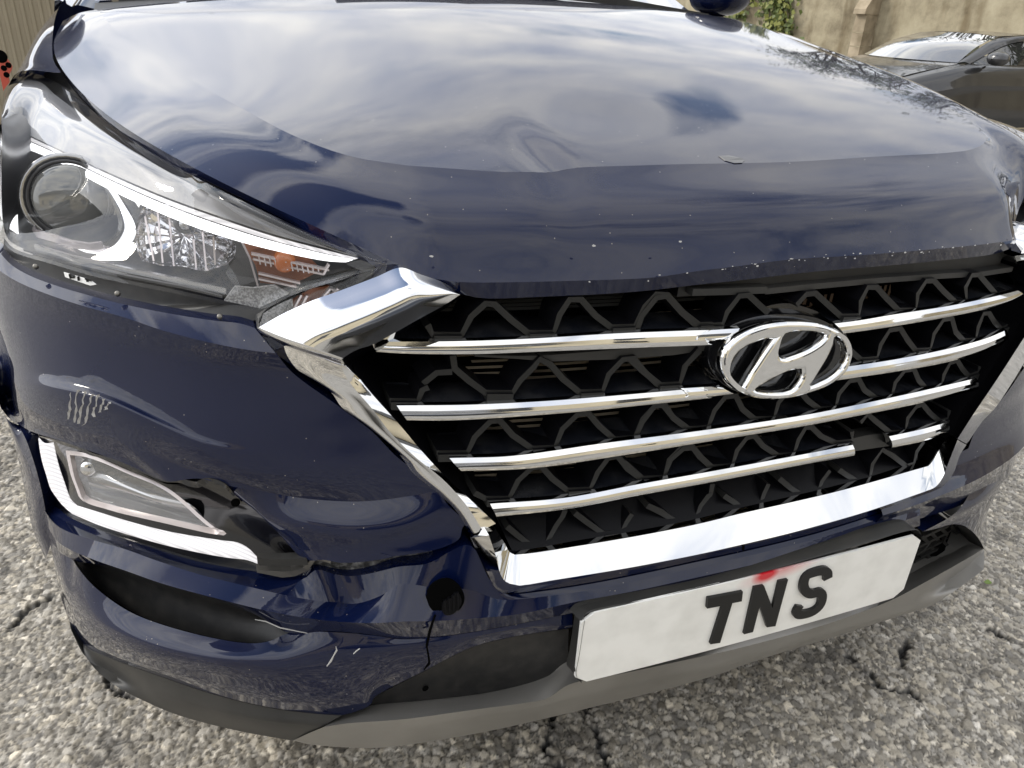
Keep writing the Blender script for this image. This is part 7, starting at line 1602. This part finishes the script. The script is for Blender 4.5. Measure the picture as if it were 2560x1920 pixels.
kid(_mobj('roof', rv, [(0, 4, 5, 1), (3, 2, 5, 4), (0, 3, 4), (1, 5, 2), (0, 1, 2, 3)], 'seat', None, False), hb_)
for k, x in enumerate((-9, -5, -1, 3, 7, 11)):
    bv, bf = box_geo((x, -11.02, 1.1), (x + 1.3, -10.98, 2.6))
    kid(_mobj('window', bv, bf, 'gloss', None, False), hb_)
M['bark'] = mat('bark', (0.06, 0.05, 0.04), 0.9)
M['foliage'] = mat('tree_foliage', (0.045, 0.06, 0.02), 0.7)

def tree(label, x, y, hgt, seed, leaves=1500):
    r = random.Random(seed)
    root = thing('tree', label, 'tree', (x, y, -0.2), 'trees beyond the yard wall')
    V_, F_ = ([], [])
    tips = []

    def limb(p, d, l, rad, dep):
        q = p + d * l
        a = d.orthogonal().normalized()
        b_ = d.cross(a)
        n = 5 if dep < 3 else 3
        b0 = len(V_)
        for c_, rr_ in ((p, rad), (q, rad * 0.65)):
            for i in range(n):
                th = 2 * math.pi * i / n
                V_.append(tuple(c_ + (a * math.cos(th) + b_ * math.sin(th)) * rr_))
        for i in range(n):
            j = (i + 1) % n
            F_.append((b0 + i, b0 + j, b0 + n + j, b0 + n + i))
        if dep >= 3:
            tips.append((q, l))
        if dep < 5:
            for _ in range(3 if dep else 5):
                nd = (d + Vector((r.uniform(-1, 1), r.uniform(-1, 1), r.uniform(-0.35, 0.7))) * 0.75).normalized()
                limb(p + d * l * r.uniform(0.55, 1.0), nd, l * r.uniform(0.58, 0.8), rad * 0.55, dep + 1)
    limb(Vector((0, 0, 0)), Vector((0.03, 0, 1)), hgt * 0.34, 0.16, 0)
    o = _mobj('trunk', V_, F_, 'bark', None, False)
    o.parent = root
    V2, F2 = ([], [])
    for k in range(leaves):
        q, l = r.choice(tips)
        c = q + Vector((r.gauss(0, 0.25), r.gauss(0, 0.25), r.gauss(0, 0.2)))
        s = r.uniform(0.05, 0.12)
        a = Vector((r.uniform(-1, 1), r.uniform(-1, 1), r.uniform(-1, 1))).normalized()
        b_ = a.orthogonal().normalized()
        b0 = len(V2)
        V2 += [tuple(c - a * s), tuple(c + b_ * s * 0.6), tuple(c + a * s), tuple(c - b_ * s * 0.6)]
        F2.append((b0, b0 + 1, b0 + 2, b0 + 3))
    o = _mobj('crown', V2, F2, 'foliage', None, False)
    o.parent = root
tree('bare-branched tree standing beyond the wall to the right', 13.5, 10.5, 7.5, 1, 900)
tree('leafy tree beyond the wall farther along', 14.5, 16.0, 8.5, 2, 3200)
tree('thin tree beyond the wall near the saloon', 15.5, 6.0, 7.0, 3, 1200)
dk = thing('parked_hatchback', 'dark hatchback standing behind the photographer, seen only as a reflection', 'car', (-1.2, -4.6, 0), None, math.radians(90))
M['darkcar'] = mat('dark_blue_paint', (0.012, 0.014, 0.02), 0.35, 0.3, 1.0, 0.03)

def dkp(name, rows, m, n=24, sub=5):
    v, f = loft_geo([[np.array(p, float) for p in r] for r in rows], n, sub)
    o = _mobj(name, v, f, m, None)
    o.parent = dk
    return o
for s in (-1, 1):
    dkp('body_side', [[(x, s * w * 0.8, z) for x, z, w in st_] for st_ in ([(1.9, 0.62, 0.8), (1.8, 0.75, 0.88), (1.0, 0.95, 0.9), (0, 1.0, 0.9), (-2, 1.02, 0.88)],)][0:1] + [[(1.9, s * 0.72, 0.5), (1.7, s * 0.86, 0.55), (0, s * 0.9, 0.6), (-2, s * 0.88, 0.6)], [(1.85, s * 0.66, 0.22), (1.6, s * 0.84, 0.22), (0, s * 0.88, 0.22), (-2, s * 0.86, 0.25)]], 'darkcar')
dkp('bonnet', [[(1.9, y * 0.64, 0.62), (1.8, y * 0.7, 0.76), (1.0, y * 0.72, 0.96), (0.7, y * 0.72, 1.0)] for y in np.linspace(-1, 1, 5)], 'darkcar')
dkp('front_bumper', [[(1.9, y * 0.72, 0.62) for y in np.linspace(-1, 1, 9)], [(1.98 - 0.1 * y * y, y * 0.78, 0.45) for y in np.linspace(-1, 1, 9)], [(1.9 - 0.1 * y * y, y * 0.75, 0.2) for y in np.linspace(-1, 1, 9)]], 'darkcar')
dkp('windscreen', [[(0.75, y * 0.7, 1.0) for y in np.linspace(-1, 1, 5)], [(0, y * 0.56, 1.45) for y in np.linspace(-1, 1, 5)]], 'gloss')
dkp('roof', [[(0, y * 0.56, 1.45) for y in np.linspace(-1, 1, 5)], [(-1.2, y * 0.56, 1.48) for y in np.linspace(-1, 1, 5)], [(-2, y * 0.6, 1.1) for y in np.linspace(-1, 1, 5)]], 'darkcar')
for s in (-1, 1):
    dkp('side_window', [[(0.75, s * 0.72, 1.0), (0, s * 0.57, 1.44)], [(-2, s * 0.72, 1.02), (-1.4, s * 0.57, 1.44)]], 'gloss', 8)
    for x in (1.2, -1.3):
        dkp('wheel', [[np.array([x + r * math.cos(a), s * 0.78 + s * d, 0.3 + r * math.sin(a)]) for a in np.linspace(0, 2 * math.pi, 25)] for d, r in ((-0.1, 0.2), (-0.1, 0.3), (0.1, 0.3), (0.1, 0.05))], 'rubber', 25, 3)
